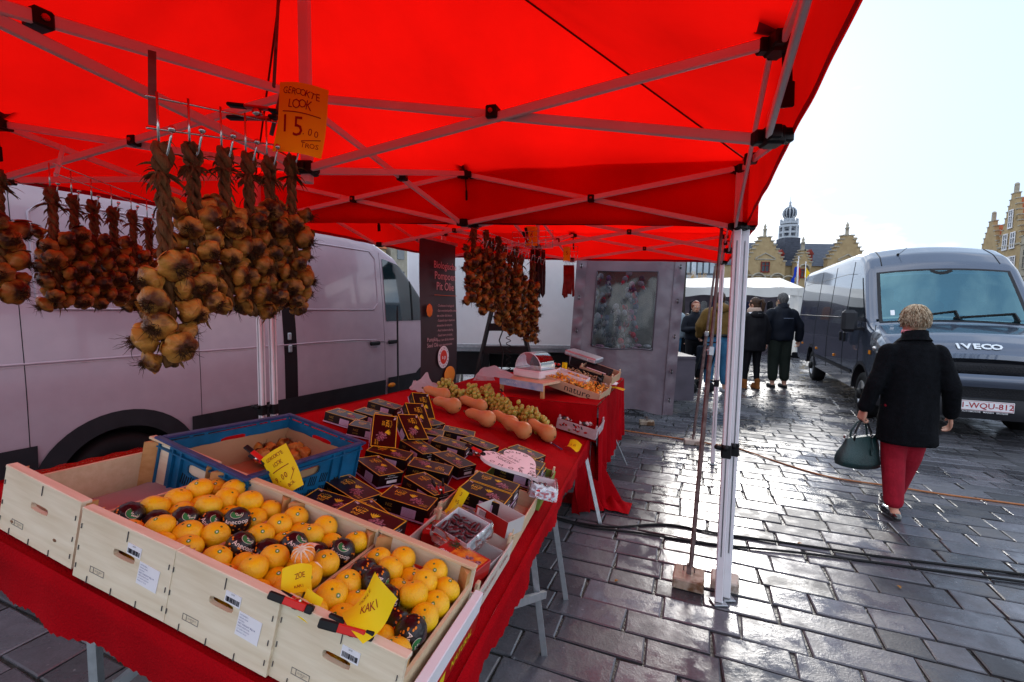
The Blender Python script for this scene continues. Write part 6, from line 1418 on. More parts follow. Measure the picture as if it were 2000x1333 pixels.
for i in range(len(ys) - 1):
    for k in range(nb_ - 1):
        c = (Vector(vs[i * nb_ + k]) + Vector(vs[(i + 1) * nb_ + k + 1])) / 2
        if abs(bs_[k]) > .5 and (in_arch(c.y, c.z, WB0, .44) or in_arch(c.y, c.z, WB1, .44)): continue
        if .84 < c.y < 1.33 and abs(c.x) < .86 - .16 * (c.y - .84): continue
        fs.append((i * nb_ + k, i * nb_ + k + 1, (i + 1) * nb_ + k + 1, (i + 1) * nb_ + k))
fs.append(tuple(range(nb_))); fs.append(tuple((len(ys) - 1) * nb_ + k for k in range(nb_))[::-1]); m.add(vs, fs, 0, True); part('body', m, M_GREYP, gv)
m = MB()
m.box((0, 3.6, .42), (1.7, 6.4, .12)); m.box((0, .98, .62), (1.62, .9, .5)); m.box((0, 5.05, .62), (1.5, 1.0, .5)); part('underbody', m, M_BLACK, gv)
# windscreen with black surround
def ws(a, t, off, inset=0):
    y = .80 + inset * .4 + (1.37 - .80 - inset * .8) * t; b = (-.365 + inset * .35 + (.73 - inset * .7) * a); return V.P(y, b, off)
m = MB()
for a0, a1, t0, t1 in ((0, 1, 0, .07), (0, 1, .93, 1), (0, .06, .07, .93), (.94, 1, .07, .93)): m.grid(lambda a, t: ws(a0 + (a1 - a0) * a, t0 + (t1 - t0) * t, .006), 20, 12)
part('windscreen_surround', m, M_TRIMB, gv)
M_SEAT = mat('dark_blue_seat', (.02, .03, .045), .8, var=.2)
for x in (-.55, -.02, .52):
    m = MB(); m.box((x, 1.75, 1.45), (.44, .16, .72), 0, RX(0), .05); m.box((x, 1.80, 1.90), (.26, .10, .22), 0, None, .04); m.box((x, 1.55, 1.12), (.46, .5, .14), 0, None, .04); part('seat', m, M_SEAT, gv)
m = MB(); m.box((0, 1.22, 1.36), (1.7, .45, .14), 0, None, .04); m.box((.4, 1.1, 1.42), (.4, .3, .16), 0, None, .05); part('dashboard', m, M_TRIMB, gv)
m = MB(); m.box((0, 2.15, 1.6), (1.7, .03, 1.6)); part('bulkhead', m, mat('pale_bulkhead', (.16, .30, .36), .7, var=.3), gv)
m = MB(); m.box((0, 1.6, 1.0), (1.8, 1.2, .04)); part('cabin_floor', m, M_BLACK, gv)
m = MB(); m.grid(lambda a, t: ws(a, t, .012, .06), 30, 20); wsn = part('windscreen', m, glass('windscreen_glass', (.40, .64, .72), .20, .02, (.38, .72, .85)), gv)
m = MB(); m.grid(lambda a, t: V.P(1.36 - .03 * t - .03 * math.sin(a * PI), (-.06 + .12 * a), .016), 8, 2); part('mirror_mount', m, M_BLACK, gv)
for x0, x1 in ((-.62, .05), (.02, .70)):
    m = MB(); a, b = V.P(.86, x0 / .86 * .36, .03), V.P(.92, x1 / .86 * .36, .035); m.bar(a, b, .016, .022); m.bar(b, V.P(.84, x1 / .86 * .36 + .01, .02), .02, .03); part('wiper', m, M_BLACK, gv)
m = MB(); m.grid(lambda a, t: V.P(.90 + .05 * t, -.30 + .022 * a, .016), 2, 2); part('windscreen_sticker', m, M_WHITE, gv)
m = MB()
for k in range(34): m.tube([(.42 + .19 * math.cos(2 * PI * k / 33) , 1.10 + .05 * math.sin(2 * PI * k / 33), 1.50 + .17 * math.sin(2 * PI * k / 33)), (.42 + .19 * math.cos(2 * PI * (k + 1) / 33), 1.10 + .05 * math.sin(2 * PI * (k + 1) / 33), 1.50 + .17 * math.sin(2 * PI * (k + 1) / 33))], .012, 5)
part('steering_wheel', m, M_BLACK, gv)
# seams along the bonnet and the front mask
def line(fn, n=14, r=.005): mm_ = MB(); mm_.tube([fn(i / n) for i in range(n + 1)], r, 4); return mm_
for sd in (-1, 1):
    part('bonnet_seam', line(lambda t: V.P(.06 + .70 * t, sd * (.44 - .05 * t + .04 * math.sin(t * 3)), .001)), M_BLACK, gv)
    part('roof_groove', line(lambda t: V.P(1.45 + .55 * t, sd * .33, .001), 14, .008), M_TRIMB, gv)
m = MB(); m.grid(lambda a, t: (-.86 + 1.72 * a, -.012 - .03 * math.sin(PI * a), .93 - .02 * t * 0 + .10 * (t - .5) + .02 * math.sin(PI * a)), 24, 3); part('grille_top', m, M_TRIMB, gv)
m = MB()
for i in range(42):
    for j in range(4):
        x = -.78 + i * .038 + (j % 2) * .019; z = .885 + j * .026; y = -.045 - .03 * math.cos(x * 1.5)
        m.tube([(x + .015 * math.cos(k * PI / 3 + .52), y, z + .013 * math.sin(k * PI / 3 + .52)) for k in range(7)], .0028, 3)
part('grille_mesh', m, mat('gloss_black_mesh', (.03, .03, .035), .25, var=0), gv)
def bump_pt(a, z, d=0): x = -.99 + 1.98 * a; return Vector((x, -.02 - .09 * (1 - (2 * a - 1) ** 4) + .38 * abs(2 * a - 1) ** 5 - d, z))
m = MB(); m.grid(lambda a, t: bump_pt(a, .70 + .16 * t, .02 * math.sin(PI * t)), 40, 6); part('bumper_upper', m, M_GREYP, gv)
m = MB(); m.grid(lambda a, t: bump_pt(a, .30 + .26 * t, .03 * math.sin(PI * t)), 40, 6); m.grid(lambda a, t: bump_pt(a, .56 + .14 * t, -.05), 40, 3); part('bumper_lower', m, M_TRIMB, gv)
m = MB()
for i in range(38):
    for j in range(4):
        x = -.62 + i * .033 + (j % 2) * .016; z = .585 + j * .026; m.tube([(x + .013 * math.cos(k * PI / 3 + .52), -.065, z + .012 * math.sin(k * PI / 3 + .52)) for k in range(7)], .0024, 3)
part('lower_mesh', m, MATS['gloss_black_mesh'], gv)
# letters on the bonnet front, plate
m = MB(); X = TR((-.055, -.0, 1.06)) @ RX(rad(72)) 
t_ = MB()
for ch, xx in zip('IVECO', (-.235, -.125, .0, .115, .245)): t_.text(ch, .150, 0, TR((xx, 0, 0)), sx=1.25, bold=.03)
tv = []
for x, y, z in t_.v:
    q = V.P(.075 + y * .42, x / .95 * .36 - .01, .008); tv.append(tuple(q))
m.v = tv; m.f = t_.f; m.m = t_.m; m.sm = t_.sm; me_ = m; n0 = len(m.v); m.add([(Vector(v) + Vector((0, -.012, .006))) for v in tv], [tuple(i for i in f) for f in t_.f]); part('maker_letters', m, mat('chrome_letter', (.75, .76, .78), .18, metal=.7, var=0), gv)
m = MB(); X = TR((.02, -.155, .47)) @ RX(PI / 2); m.box((0, 0, 0), (.54, .125, .008), 0, X, .003); m.box((-.245, 0, .005), (.035, .10, .002), 2, X)
for dx, dy, sx_, sy_ in ((0, .054, .52, .004), (0, -.054, .52, .004), (-.259, 0, .004, .11), (.259, 0, .004, .11)): m.box((dx, dy, .0048), (sx_, sy_, .002), 1, X)
m.text('1-WQU-812', .098, 1, X @ TR((.015, 0, .006)), sx=.98, bold=.012); plt = part('number_plate', m, [M_WHITE, mat('plate_red', (.35, .01, .02), .5, var=0), mat('plate_blue', (.01, .04, .3), .5, var=0)], gv)
m = MB(); m.text('AUTOMOTIVE   MARIEN   BRUGGE', .028, 0, TR((.02, -.158, .393)) @ RX(PI / 2), bold=.01); part('plate_strip', m, M_WHITE, gv)
for sd in (-1, 1):
    m = MB()
    def hl(a, t): y = .03 + .55 * a; return V.P(y, sd * (V.zb(y, 1.03 + .10 * a + .15 * (1 - t) * (1 - .3 * a))) if False else sd * (.60 - .15 * (1 - t) - .05 * a), .012)
    m.grid(hl, 14, 5); h_ = part('headlight', m, mat('lamp_silver', (.30, .32, .35), .15, metal=.6, var=.5, vs=14), gv)
    m = MB()
    for k in range(3): m.ball(tuple(V.P(.10 + k * .13, sd * .545, .012)), .035, 12, 8, 0, None, (1, 1, 1))
    part('reflector', m, M_CHROME, h_)
    m = MB(); van_side(V, m, .52, .62, 1.0, 1.06, sd, .012, 3, 2); part('indicator', m, M_AMB, gv)
    # mirrors
    m = MB(); X = TR((sd * 1.20, .92, 1.46)); m.box((0, 0, .02), (.20, .13, .34), 0, X, .045); mr = part('mirror', m, M_TRIMB, gv)
    m = MB(); m.bar((sd * .98, 1.0, 1.50), (sd * 1.12, .94, 1.52), .035, .05); m.bar((sd * .98, 1.0, 1.36), (sd * 1.12, .94, 1.36), .035, .05); part('mirror_arm', m, M_TRIMB, mr)
    # side glass, seams, handles, arches, mouldings
    def sk(a, t, y): return y + .36 * (t) * (1 - a) - .0
    m = MB(); van_side(V, m, 1.02, 2.05, 1.50, 2.18, sd, .008, 14, 8, 0, lambda a, t, y: y + .50 * t * (1 - a)); part('door_window', m, M_GLS, gv)
    for y in (2.16, 3.45, 4.75):
        part('panel_seam', line(lambda t: V.P(y, sd * V.zb(y, .50 + 2.0 * t), .0015), 20, .004), M_BLACK, gv)
    part('panel_seam', line(lambda t: V.P(1.18, sd * V.zb(1.18, .78 + .70 * t), .0015), 10, .004), M_BLACK, gv)
    part('rail_groove', line(lambda t: V.P(2.3 + 4.6 * t, sd * V.zb(3, 1.52), .002), 10, .009), M_TRIMB, gv)
    part('roof_seam', line(lambda t: V.P(1.9 + 5.2 * t, sd * V.zb(3, 2.30), .0015), 10, .004), M_BLACK, gv)
    for y in (2.02, 2.28):
        m = MB(); m.box(tuple(V.P(y, sd * V.zb(y, 1.18), .02)), (.03, .05, .17), 0, None, .012); part('door_handle', m, M_BLACK, gv)
    m = MB(); van_side(V, m, 1.5, 4.55, .60, .66, sd, .014, 20, 2); part('side_moulding', m, M_TRIMB, gv)
    for cy in (WB0, WB1):
        m = MB(); m.grid(lambda a, t: (sd * (.99 + .012 - .16 * t), cy + .47 * math.cos(PI * a) * (1 - .06 * (t > .5)), .38 + .47 * math.sin(PI * a)), 24, 3); m.grid(lambda a, t: (sd * (1.004), cy + (.43 + .05 * t) * math.cos(PI * a), .38 + (.43 + .05 * t) * math.sin(PI * a)), 24, 1); part('wheel_arch', m, M_TRIMB, gv)
    for y in (2.75, 4.4, 6.2):
        m = MB(); m.box(tuple(V.P(y, sd * V.zb(y, .80), .008)), (.02, .09, .05), 0, None, .006); part('side_marker', m, M_AMB, gv)
    M_RIM = mat('silver_rim', (.55, .55, .57), .3, metal=.8, var=.15)
    wheel(gv, Vector((sd * .86, WB0, .345)), .345, .22, sd, M_RIM); wheel(gv, Vector((sd * .84, WB1, .345)), .345, .24, sd, M_RIM, True)
m = MB(); m.tube([V.P(1.62, -.22, .0), V.P(1.48, -.185, .22)], .004, 5); m.ball(tuple(V.P(1.62, -.22, .01)), .02, 8, 6); part('antenna', m, M_BLACK, gv)
# the white van on the left: seen from its side, nose pointing away
wa, wb_ = Vector((-3.05, 2.71, 0)), Vector((-1.56, 5.56, 0)); wd = (wb_ - wa).normalized(); wx = Vector((wd.y, -wd.x, 0))
# local y backwards => local frame: y = -wd, x = outward to its own left ; side facing the stall is +wx
noseY = 1.9 + 3.22
MWV = frame(wa + wd * noseY - wx * 1.0, -wx, -wd, Vector((0, 0, 1)))
WT = [(0, 1.0, .82, .03), (.1, 1.18, .92, .04), (.5, 1.38, .98, .04), (.9, 1.52, 1.0, .04), (1.2, 1.85, 1.0, .04), (1.6, 2.25, 1.0, .05), (2.0, 2.42, 1.0, .06), (2.4, 2.48, 1.0, .06), (6.2, 2.48, 1.0, .04)]
V2 = VanShape(WT, .30, .14, .17)
wv = thing('parked_van', 'white van parked behind the stall, its long side facing the fruit table', 'van', MWV)
m = MB(); ys2 = [q * .05 for q in range(125)]; vs = [V2.P(y, b) for y in ys2 for b in bs_]; fs = []
for i in range(len(ys2) - 1):
    for k in range(nb_ - 1):
        c = (Vector(vs[i * nb_ + k]) + Vector(vs[(i + 1) * nb_ + k + 1])) / 2
        if abs(bs_[k]) > .5 and (in_arch(c.y, c.z, 1.0, .40) or in_arch(c.y, c.z, 4.55, .40)): continue
        fs.append((i * nb_ + k, i * nb_ + k + 1, (i + 1) * nb_ + k + 1, (i + 1) * nb_ + k))
fs.append(tuple(range(nb_))); fs.append(tuple((len(ys2) - 1) * nb_ + k for k in range(nb_))[::-1]); m.add(vs, fs, 0, True); part('body', m, M_WHITEP, wv)
S = -1      # the side towards the stall
m = MB(); m.box((0, 3, .40), (1.6, 5.4, .2)); m.box((0, 4.55, .6), (1.5, .9, .5)); part('underbody', m, M_BLACK, wv)
m = MB(); van_side(V2, m, 1.9, 4.10, .42, .70, S, .016, 10, 3); van_side(V2, m, 5.0, 6.2, .42, .70, S, .016, 10, 3); van_side(V2, m, 1.32, 1.86, .50, .72, S, .016, 6, 3); part('lower_trim', m, M_TRIMB, wv)
for cy in (1.0, 4.55):
    m = MB(); m.grid(lambda a, t: (S * (1.006 - .20 * t), cy + .42 * math.cos(PI * a), .34 + .42 * math.sin(PI * a)), 24, 3); m.grid(lambda a, t: (S * 1.006, cy + (.38 + .12 * t) * math.cos(PI * a), .34 + (.38 + .12 * t) * math.sin(PI * a)), 24, 1); part('wheel_arch', m, M_TRIMB, wv)
    wheel(wv, Vector((S * .86, cy, .33)), .33, .21, S, M_TRIMB)
def rect_line(y0, y1, z0, z1, r=.006, nm='panel_crease', ml=None, c=.08):
    pts = [(y0 + c, z0), (y1 - c, z0), (y1, z0 + c), (y1, z1 - c), (y1 - c, z1), (y0 + c, z1), (y0, z1 - c), (y0, z0 + c), (y0 + c, z0)]; Q = []
    for a, b in zip(pts, pts[1:]):
        for k in range(7): t = k / 7; y, z = a[0] + (b[0] - a[0]) * t, a[1] + (b[1] - a[1]) * t; Q.append(V2.P(y, S * V2.zb(y, z), .001))
    Q.append(Q[0]); m = MB(); m.tube(Q, r, 5); part(nm, m, ml or M_WHITEP, wv)
def wseam(y, z0, z1, r=.0045, ml=None): part('panel_seam', line(lambda t: V2.P(y, S * V2.zb(y, z0 + (z1 - z0) * t), .001), 16, r), ml or M_BLACK, wv)
rect_line(1.98, 3.10, 1.56, 2.25, .009); rect_line(3.28, 4.95, 1.56, 2.25, .009); rect_line(5.12, 6.6, 1.56, 2.25, .009)
m = MB(); van_side(V2, m, 3.12, 3.26, .62, 2.28, S, .002, 3, 20); part('door_gap', m, mat('door_gap_dark', (.012, .008, .01), .7, var=0), wv)
for z in (1.30, 1.18):
    m = MB(); m.box(tuple(V2.P(3.2, S * V2.zb(3.2, z), .008)), (.02, .04, .07), 0, None, .006); part('door_catch', m, M_STEEL, wv)
for y in (1.90, 4.02, 5.03): wseam(y, .45, 2.3, .0022)
part('side_crease', line(lambda t: V2.P(1.9 + 4.3 * t, S * V2.zb(3, 1.22 - .0 * t), -.004), 20, .012), M_WHITEP, wv)
part('side_crease', line(lambda t: V2.P(1.9 + 4.3 * t, S * V2.zb(3, 1.203), -.0055), 20, .008), M_STEEL, wv)
m = MB(); van_side(V2, m, 1.15, 1.86, lambda y: 1.42 + .0 * y, lambda y: min(2.18, 1.50 + (y - 1.02) * 1.5), S, .008, 12, 8); part('door_window', m, M_GLS, wv)
m = MB(); van_side(V2, m, 1.36, 1.385, 1.42, lambda y: 1.98, S, .014, 1, 5); part('window_pillar', m, M_BLACK, wv)
for y in (2.08, 1.78):
    m = MB(); q = V2.P(y, S * V2.zb(y, 1.16), .022); m.box(tuple(q), (.035, .16, .045), 0, None, .012); m.box(tuple(V2.P(y, S * V2.zb(y, 1.16), .004)), (.01, .10, .10), 1, None, .004); part('door_handle', m, [M_BLACK, M_WHITEP], wv)
for y, z in ((1.80, .62), (5.25, .56)):
    m = MB(); m.lathe([(.055, 0), (.05, .012), (.001, .016)], 18, 0, True, TR(V2.P(y, S * V2.zb(y, z), .014)) @ RY(-PI / 2) @ SC(.55, 1.2, 1)); part('side_marker', m, M_AMB, wv)
# ================================================================ people
M_SKIN = mat('skin', (.56, .29, .20), .5, var=.08, vs=20, sub=.1, bump=.05, bs=90)
def ell(c, rx, ry, z, n=20, rot=0, front=1.0):
    return [(c[0] + rx * math.cos(2 * PI * k / n) * 1.0, c[1] + ry * math.sin(2 * PI * k / n), z) for k in range(n)]
def limb(mb, pts, rad_, n=12):
    """tapered limb with ball joints, closed volume"""
    P = []; Rr = []
    for i in range(len(pts) - 1):
        for k in range(5): t = k / 5; P.append(Vector(pts[i]).lerp(Vector(pts[i + 1]), t)); Rr.append(rad_[i] + (rad_[i + 1] - rad_[i]) * t)
    P.append(Vector(pts[-1])); Rr.append(rad_[-1]); mb.tube(P, Rr, n)
    mb.ball(pts[0], rad_[0], n, 8); mb.ball(pts[-1], rad_[-1], n, 8)
def hand(mb, w, d, fwd, s=1.0, side=1, curl=.5):
    """palm, four unequal bent fingers and a thumb from the side of the palm; w wrist, d direction, fwd where the palm faces"""
    d = Vector(d).normalized(); f = Vector(fwd); f = (f - d * f.dot(d)).normalized(); sd = d.cross(f) * side; w = Vector(w)
    for k in range(4):
        o_ = sd * (.030 - .019 * k) * s; base = w + d * .05 * s + o_
        mb.tube([w + o_ * .5, base, base + d * .035 * s], [.013 * s, .0125 * s, .010 * s], 8)
        L = (.062, .072, .067, .052)[k] * s; p = base + d * .030 * s; q = p + (d * math.cos(curl) + f * math.sin(curl)) * L * .5; r_ = q + (d * math.cos(curl * 2.4) + f * math.sin(curl * 2.4)) * L * .32; t_ = r_ + (d * math.cos(curl * 3.6) + f * math.sin(curl * 3.6)) * L * .25
        limb(mb, [p, q, r_, t_], [.0092 * s, .0086 * s, .0078 * s, .0066 * s], 8)
    a = w + d * .022 * s + sd * .024 * s; b = a + (d * .7 + sd * .75 + f * .3).normalized() * .036 * s; c = b + (d * .9 + sd * .1 + f * .4).normalized() * .028 * s; limb(mb, [a, b, c], [.012 * s, .010 * s, .008 * s], 8)
def person(M, h, label, o):
    """o: dict of the pose and the clothes. Local frame: faces +y, x to its right side, z up, metres for a 1.70 m figure"""
    k = h / 1.70; r = thing('person', label, 'person', M @ SC(k, k, k)); g = lambda n, d=None: o.get(n, d)
    vx = g('vox', .014); st = g('stance', .09); rr = random.Random(g('seed', 1))
    hips = [Vector((s * .085, 0, .90)) for s in (-1, 1)]; kn = [Vector((s * st, .02 + g('knee', (0, 0))[i], .50)) for i, s in enumerate((-1, 1))]
    an = [Vector((s * st * 1.05, g('foot', (0, 0))[i], .09 + g('lift', (0, 0))[i])) for i, s in enumerate((-1, 1))]
    w_ = g('wide', 1.0); sh = [Vector((s * .165 * w_, -.01, 1.355)) for s in (-1, 1)]
    arms = g('arms', ([(.25, .0, 1.13), (.27, .06, .88)], [(.25, 0, 1.13), (.27, .06, .88)])); A = []
    for i, s in enumerate((-1, 1)): A.append([sh[i]] + [Vector((s * p[0], p[1], p[2])) for p in arms[i]])
    hd = Vector((0, .02, 1.585)); ht = g('headturn', 0.0); hM = TR(hd) @ RZ(ht) @ SC(g('hairx', 1), 1, 1)
    b = MB()
    b.loft([ell((0, 0), rx, ry, z) for rx, ry, z in ((.13, .09, .86), (.165, .105, .94), (.15, .10, 1.06), (.145, .10, 1.16), (.165, .11, 1.28), (.16, .10, 1.38), (.09, .07, 1.43))])
    limb(b, [(0, -.01, 1.40), (0, .01, 1.52)], [.062, .055])
    b.ball(tuple(hd + Vector((0, 0, .02))), .098, 20, 14, 0, None, (.80, .98, 1.14)); 
    for p, q, sc_ in (((0, .045, -.055), .055, (.85, .8, .8)), ((0, .088, .0), .016, (.8, 1.3, 1.7)), ((0, .084, -.045), .018, (1.4, .6, .5)), ((-.078, .0, 0), .022, (.35, .8, 1.3)), ((.078, 0, 0), .022, (.35, .8, 1.3)), ((0, .072, .03), .03, (1.6, .4, .4))):
        b.ball(p, q, 10, 8, 0, hM, sc_)
    for i in (0, 1):
        limb(b, [hips[i], kn[i], an[i]], [.085, .055, .038]); limb(b, A[i], [.048, .038, .027]); e = A[i][-1]; d = (A[i][-1] - A[i][-2]).normalized()
        hand(b, e, g('hdir', (d, d))[i] or d, g('palm', ((1, 0, 0), (-1, 0, 0)))[i], 1.05, 1 if i else -1, g('curl', (.5, .5))[i])
        limb(b, [an[i] + Vector((0, -.03, -.045)), an[i] + Vector((0, .12, -.06))], [.035, .028])
    put('body', remesh(b, g('bvox', vx * .62), 'body', M_SKIN, 1), r)
    if g('eyes'):
        for sx in (-.032, .032):
            m = MB(); m.ball((sx, .082, .012), .011, 10, 8, 0, hM); m.ball((sx, .091, .012), .0055, 8, 6, 1, hM); part('eye', m, [M_WHITE, M_INK], r)
        m = MB(); m.ball((0, .095, -.047), .016, 10, 6, 0, hM, (1.3, .35, .35)); part('lips', m, mat('lips', (.45, .10, .09), .5, var=0), r)
    # trousers
    t = MB(); tr = g('trousers'); lr = g('legr', (.105, .078, .062)); cuff = g('cuff', .10)
    for i in (0, 1):
        d = (an[i] - kn[i]); e = kn[i] + d * (1 - cuff / max(.2, d.length)); limb(t, [hips[i] + Vector((0, 0, .02)), kn[i], e], list(lr), 16)
    t.loft([ell((0, 0), rx, ry, z) for rx, ry, z in ((.10, .09, .80), (.17, .118, .86), (.175, .12, .96), (.16, .11, 1.04))]); put('trousers', remesh(t, vx, 'trousers', tr, 2), r)
    # shoes
    for i in (0, 1):
        m = MB(); s_ = g('shoe', (.035, .10)); base = an[i]; z0 = base.z - .09
        lm = MB(); lm.loft([[(base.x + rx * math.cos(2 * PI * q / 14), base.y + .045 + ry * math.sin(2 * PI * q / 14), z0 + z) for q in range(14)] for rx, ry, z in ((.046, .135, .004), (.050, .140, .022), (.046, .130, .045), (.034, .085, s_[1] * .65))])
        if s_[1] > .12: limb(lm, [base + Vector((0, -.02, -.03)), base + Vector((0, -.005, s_[1] - .09))], [.045, .052])
        part('shoe', lm, g('shoes'), r) if s_[1] <= .12 else put('boot', remesh(lm, vx, 'boot', g('shoes'), 1), r)
    # coat
    c = MB(); hem = g('hem', .80); cw = g('coatw', 1.0); prof = [(.165, .125, hem), (.19, .135, hem + .02), (.195, .138, (hem + 1.0) / 2), (.19, .135, 1.05), (.195, .135, 1.20), (.200, .125, 1.30), (.175, .110, 1.385), (.115, .088, 1.44), (.07, .07, 1.48)]
    if hem > .95: prof = [(.165, .12, hem), (.185, .13, hem + .02), (.19, .135, 1.15), (.200, .125, 1.30), (.175, .110, 1.385), (.115, .088, 1.44), (.07, .07, 1.48)]
    fl = g('flare', 0); c.loft([ell((0, 0), rx * cw + fl * max(0, 1.15 - z), ry * cw + fl * max(0, 1.15 - z) * .8, z, 28) for rx, ry, z in prof])
    sr = g('sleeve', (.078, .066, .050))
    for i in (0, 1):
        e = A[i][-1] - (A[i][-1] - A[i][-2]).normalized() * .03; limb(c, A[i][:-1] + [e], list(sr), 14)
    cm = remesh(c, vx, 'coat', g('coat'), 2)
    for v in cm.vertices:         # soft folds
        q = Vector(v.co); n_ = v.normal; v.co = q + n_ * (.010 * noise.noise(q * 7) + .006 * noise.noise(Vector((q.x * 16, q.y * 16, q.z * 5)))) * g('fold', 1)
    co = put('coat', cm, r)
    m = MB(); ch = g('collar', .05); m.loft([[(1.0 * rx * math.cos(2 * PI * q / 22), -.005 + ry * math.sin(2 * PI * q / 22), z + .02 * math.cos(2 * PI * q / 22 - PI / 2) * -1) for q in range(22)] for rx, ry, z in ((.115, .095, 1.44), (.088, .082, 1.47), (.080, .078, 1.47 + ch), (.068, .066, 1.465 + ch))], cap=False); part('collar', m, g('collarm', g('coat')), r)
    # hair: skull cap with locks
    hm_ = g('hair'); hl = g('hairlen', 0); m = MB()
    m2 = MB(); m2.ball((0, -.012, .034), .102, 26, 18, 0, hM, (.86, .98, 1.08)); m2.ball((0, -.045, -.025), .06, 16, 12, 0, hM, (1.1, .8, 1.1))
    if hl: m2.ball((0, -.045, -.02), .085, 16, 12, 0, hM, (.9, .75, 1.1))
    hmsh = remesh(m2, .009, 'hair', hm_, 1); I = hM.inverted(); 
    import bmesh as _b
    bm = _b.new(); bm.from_mesh(hmsh)
    dl = [v for v in bm.verts if (lambda q: q.y > .055 + max(0, q.z) * .35 - (.0 if q.z < .06 else .06) or (q.z < -.075 + (0 if not hl else -.05) - q.y * .25))(I @ v.co) and (I @ v.co).z < .085]
    _b.ops.delete(bm, geom=dl, context='VERTS')
    for v in bm.verts: q = I @ v.co; v.co += v.normal * (.004 * noise.noise(Vector((q.x * 30, q.y * 30, q.z * 12))))
    bm.to_mesh(hmsh); bm.free(); ho = put('hair', hmsh, r)
    nl = g('locks', 0)
    if nl:
        m = MB()
        for q in range(nl):
            a = rr.uniform(0, 2 * PI); ph = rr.uniform(-.25, 1.35); nrm = Vector((math.cos(a) * math.cos(ph), math.sin(a) * math.cos(ph), math.sin(ph)))
            if nrm.y > .45 and nrm.z < .5: continue
            p = Vector((nrm.x * .095, nrm.y * .108 - .012, nrm.z * .118 + .03)); dn = (Vector((nrm.x * .2, nrm.y * .2 - .1, -1)) + Vector((rr.uniform(-.6, .6), rr.uniform(-.4, .4), rr.uniform(0, .5)))); dn = (dn - nrm * dn.dot(nrm) * .9).normalized(); pts = [hM @ p]
            for s_ in range(4): p = p + dn * .012 + nrm * .001 * (1 - s_ * .5); dn = (dn + Vector((0, 0, -.15)) + Vector((rr.uniform(-.15, .15), rr.uniform(-.15, .15), 0))).normalized(); pts.append(hM @ p)
            m.tube(pts, [.0022, .0028, .0026, .002, .0006], 3, rr.randrange(3))
        part('locks', m, [g('lockm', hm_), mat('light_hair', (.62, .50, .36), .45, var=.2), mat('dark_blond_hair', (.20, .12, .06), .5, var=.2)], ho)
    return r, A, hM
def face_dir(p, yaw): return TR((p.x, p.y, 0)) @ RZ(yaw)
M_COATB = mat('black_wool_coat', (.0055, .006, .008), .95, var=.3, vs=30, bump=.9, bs=130, spec=.10); M_REDT = mat('crimson_trousers', (.30, .008, .022), .85, var=.15, vs=15, bump=.4, bs=60)
M_HBL = mat('ash_blond_hair', (.30, .20, .12), .5, col2=(.58, .46, .33), vs=24, stretch=(1, 1, .3), contrast=.5); M_HBR = mat('brown_hair', (.05, .025, .014), .5, var=.4, vs=30); M_HGR = mat('dark_grey_hair', (.09, .085, .085), .6, var=.5, vs=60); M_HRD = mat('auburn_hair', (.20, .05, .025), .5, var=.4, vs=30)
M_PATENT = mat('patent_black', (.01, .01, .012), .12, var=0, spec=.8, coat=.6)
# the woman walking away in the foreground (seen from behind, stepping)
wp = PZ(1757, 1012); wyaw = rad(-14)
MW = face_dir(wp, wyaw)
pw, AW, hMW = person(MW, 1.655, 'woman in a black wool coat and crimson trousers walking away with a green handbag', dict(seed=3, vox=.009, bvox=.006, stance=.07, knee=(.0, .05), foot=(-.05, .26), lift=(.02, .0), wide=1.0,
    arms=([(.245, -.02, 1.10), (.290, .02, .87)], [(.245, -.05, 1.09), (.295, .02, .86)]), coat=M_COATB, hem=.62, coatw=.93, flare=.06, sleeve=(.067, .062, .054), trousers=M_REDT, legr=(.105, .082, .066), cuff=.045, shoes=M_PATENT, shoe=(.03, .10),
    hairx=.88, hair=M_HBL, lockm=M_HBL, locks=1700, headturn=.12, collar=.045, palm=((1, .2, 0), (-1, .4, 0)), curl=(.8, .35), fold=1.0, hairlen=0))
m = MB(); m.lathe([(.070, 1.488), (.080, 1.505), (.078, 1.525), (.066, 1.53)], 26, 0, True, TR((0, .005, 0)), 13, .05); part('scarf', m, mat('pink_patterned_scarf', (.45, .04, .08), .8, col2=(.75, .35, .40), vs=90, contrast=.3), pw)
m = MB(); 
for sx in (-1, 1): m.tube([hMW @ Vector((sx * .036 + .030 * math.cos(a) * .8, .10, .012 + .02 * math.sin(a))) for a in [i * PI / 6 for i in range(13)]], .0022, 5); m.tube([hMW @ Vector((sx * .062, .10, .015)), hMW @ Vector((sx * .084, .0, .018))], .0022, 5)
part('glasses', m, M_BLACK, pw)
# her handbag hangs from her left hand
M_BAG = mat('dark_green_leather', (.004, .030, .030), .38, var=.25, vs=12, bump=.5, bs=160, spec=.6)
hw = WM[pw.name] @ (AW[0][-1] + Vector((.0, .02, -.085)))
bgr = thing('handbag', 'dark green leather handbag hanging from the walking woman’s left hand'.replace('’', "'"), 'handbag', TR(hw) @ RZ(wyaw + .35) @ RY(.06))
def bag(s_, t_):
    a = 2 * PI * s_; w_ = .125 + .065 * t_ ** .8; d = (.02 + .06 * math.sin(min(1, t_ * 1.15) * PI * .5)) * (1 - .35 * max(0, t_ - .85) / .15); c, q = math.cos(a), math.sin(a); e = 2.6; rr_ = (abs(c) ** e + abs(q) ** e) ** (-1 / e)
    return (c * rr_ * w_ + .008 * math.sin(t_ * 7), q * rr_ * d, -.14 - .245 * t_ + .012 * math.cos(a * 2) * t_ + .02 * (c * rr_) * (1 - t_))
m = MB(); m.grid(bag, 44, 20); m.add([bag(i / 22, 1) for i in range(22)], [tuple(range(22))]); m.add([Vector(bag(i / 22, 0)) for i in range(22)], [tuple(range(22))[::-1]]); part('bag_body', m, M_BAG, bgr)
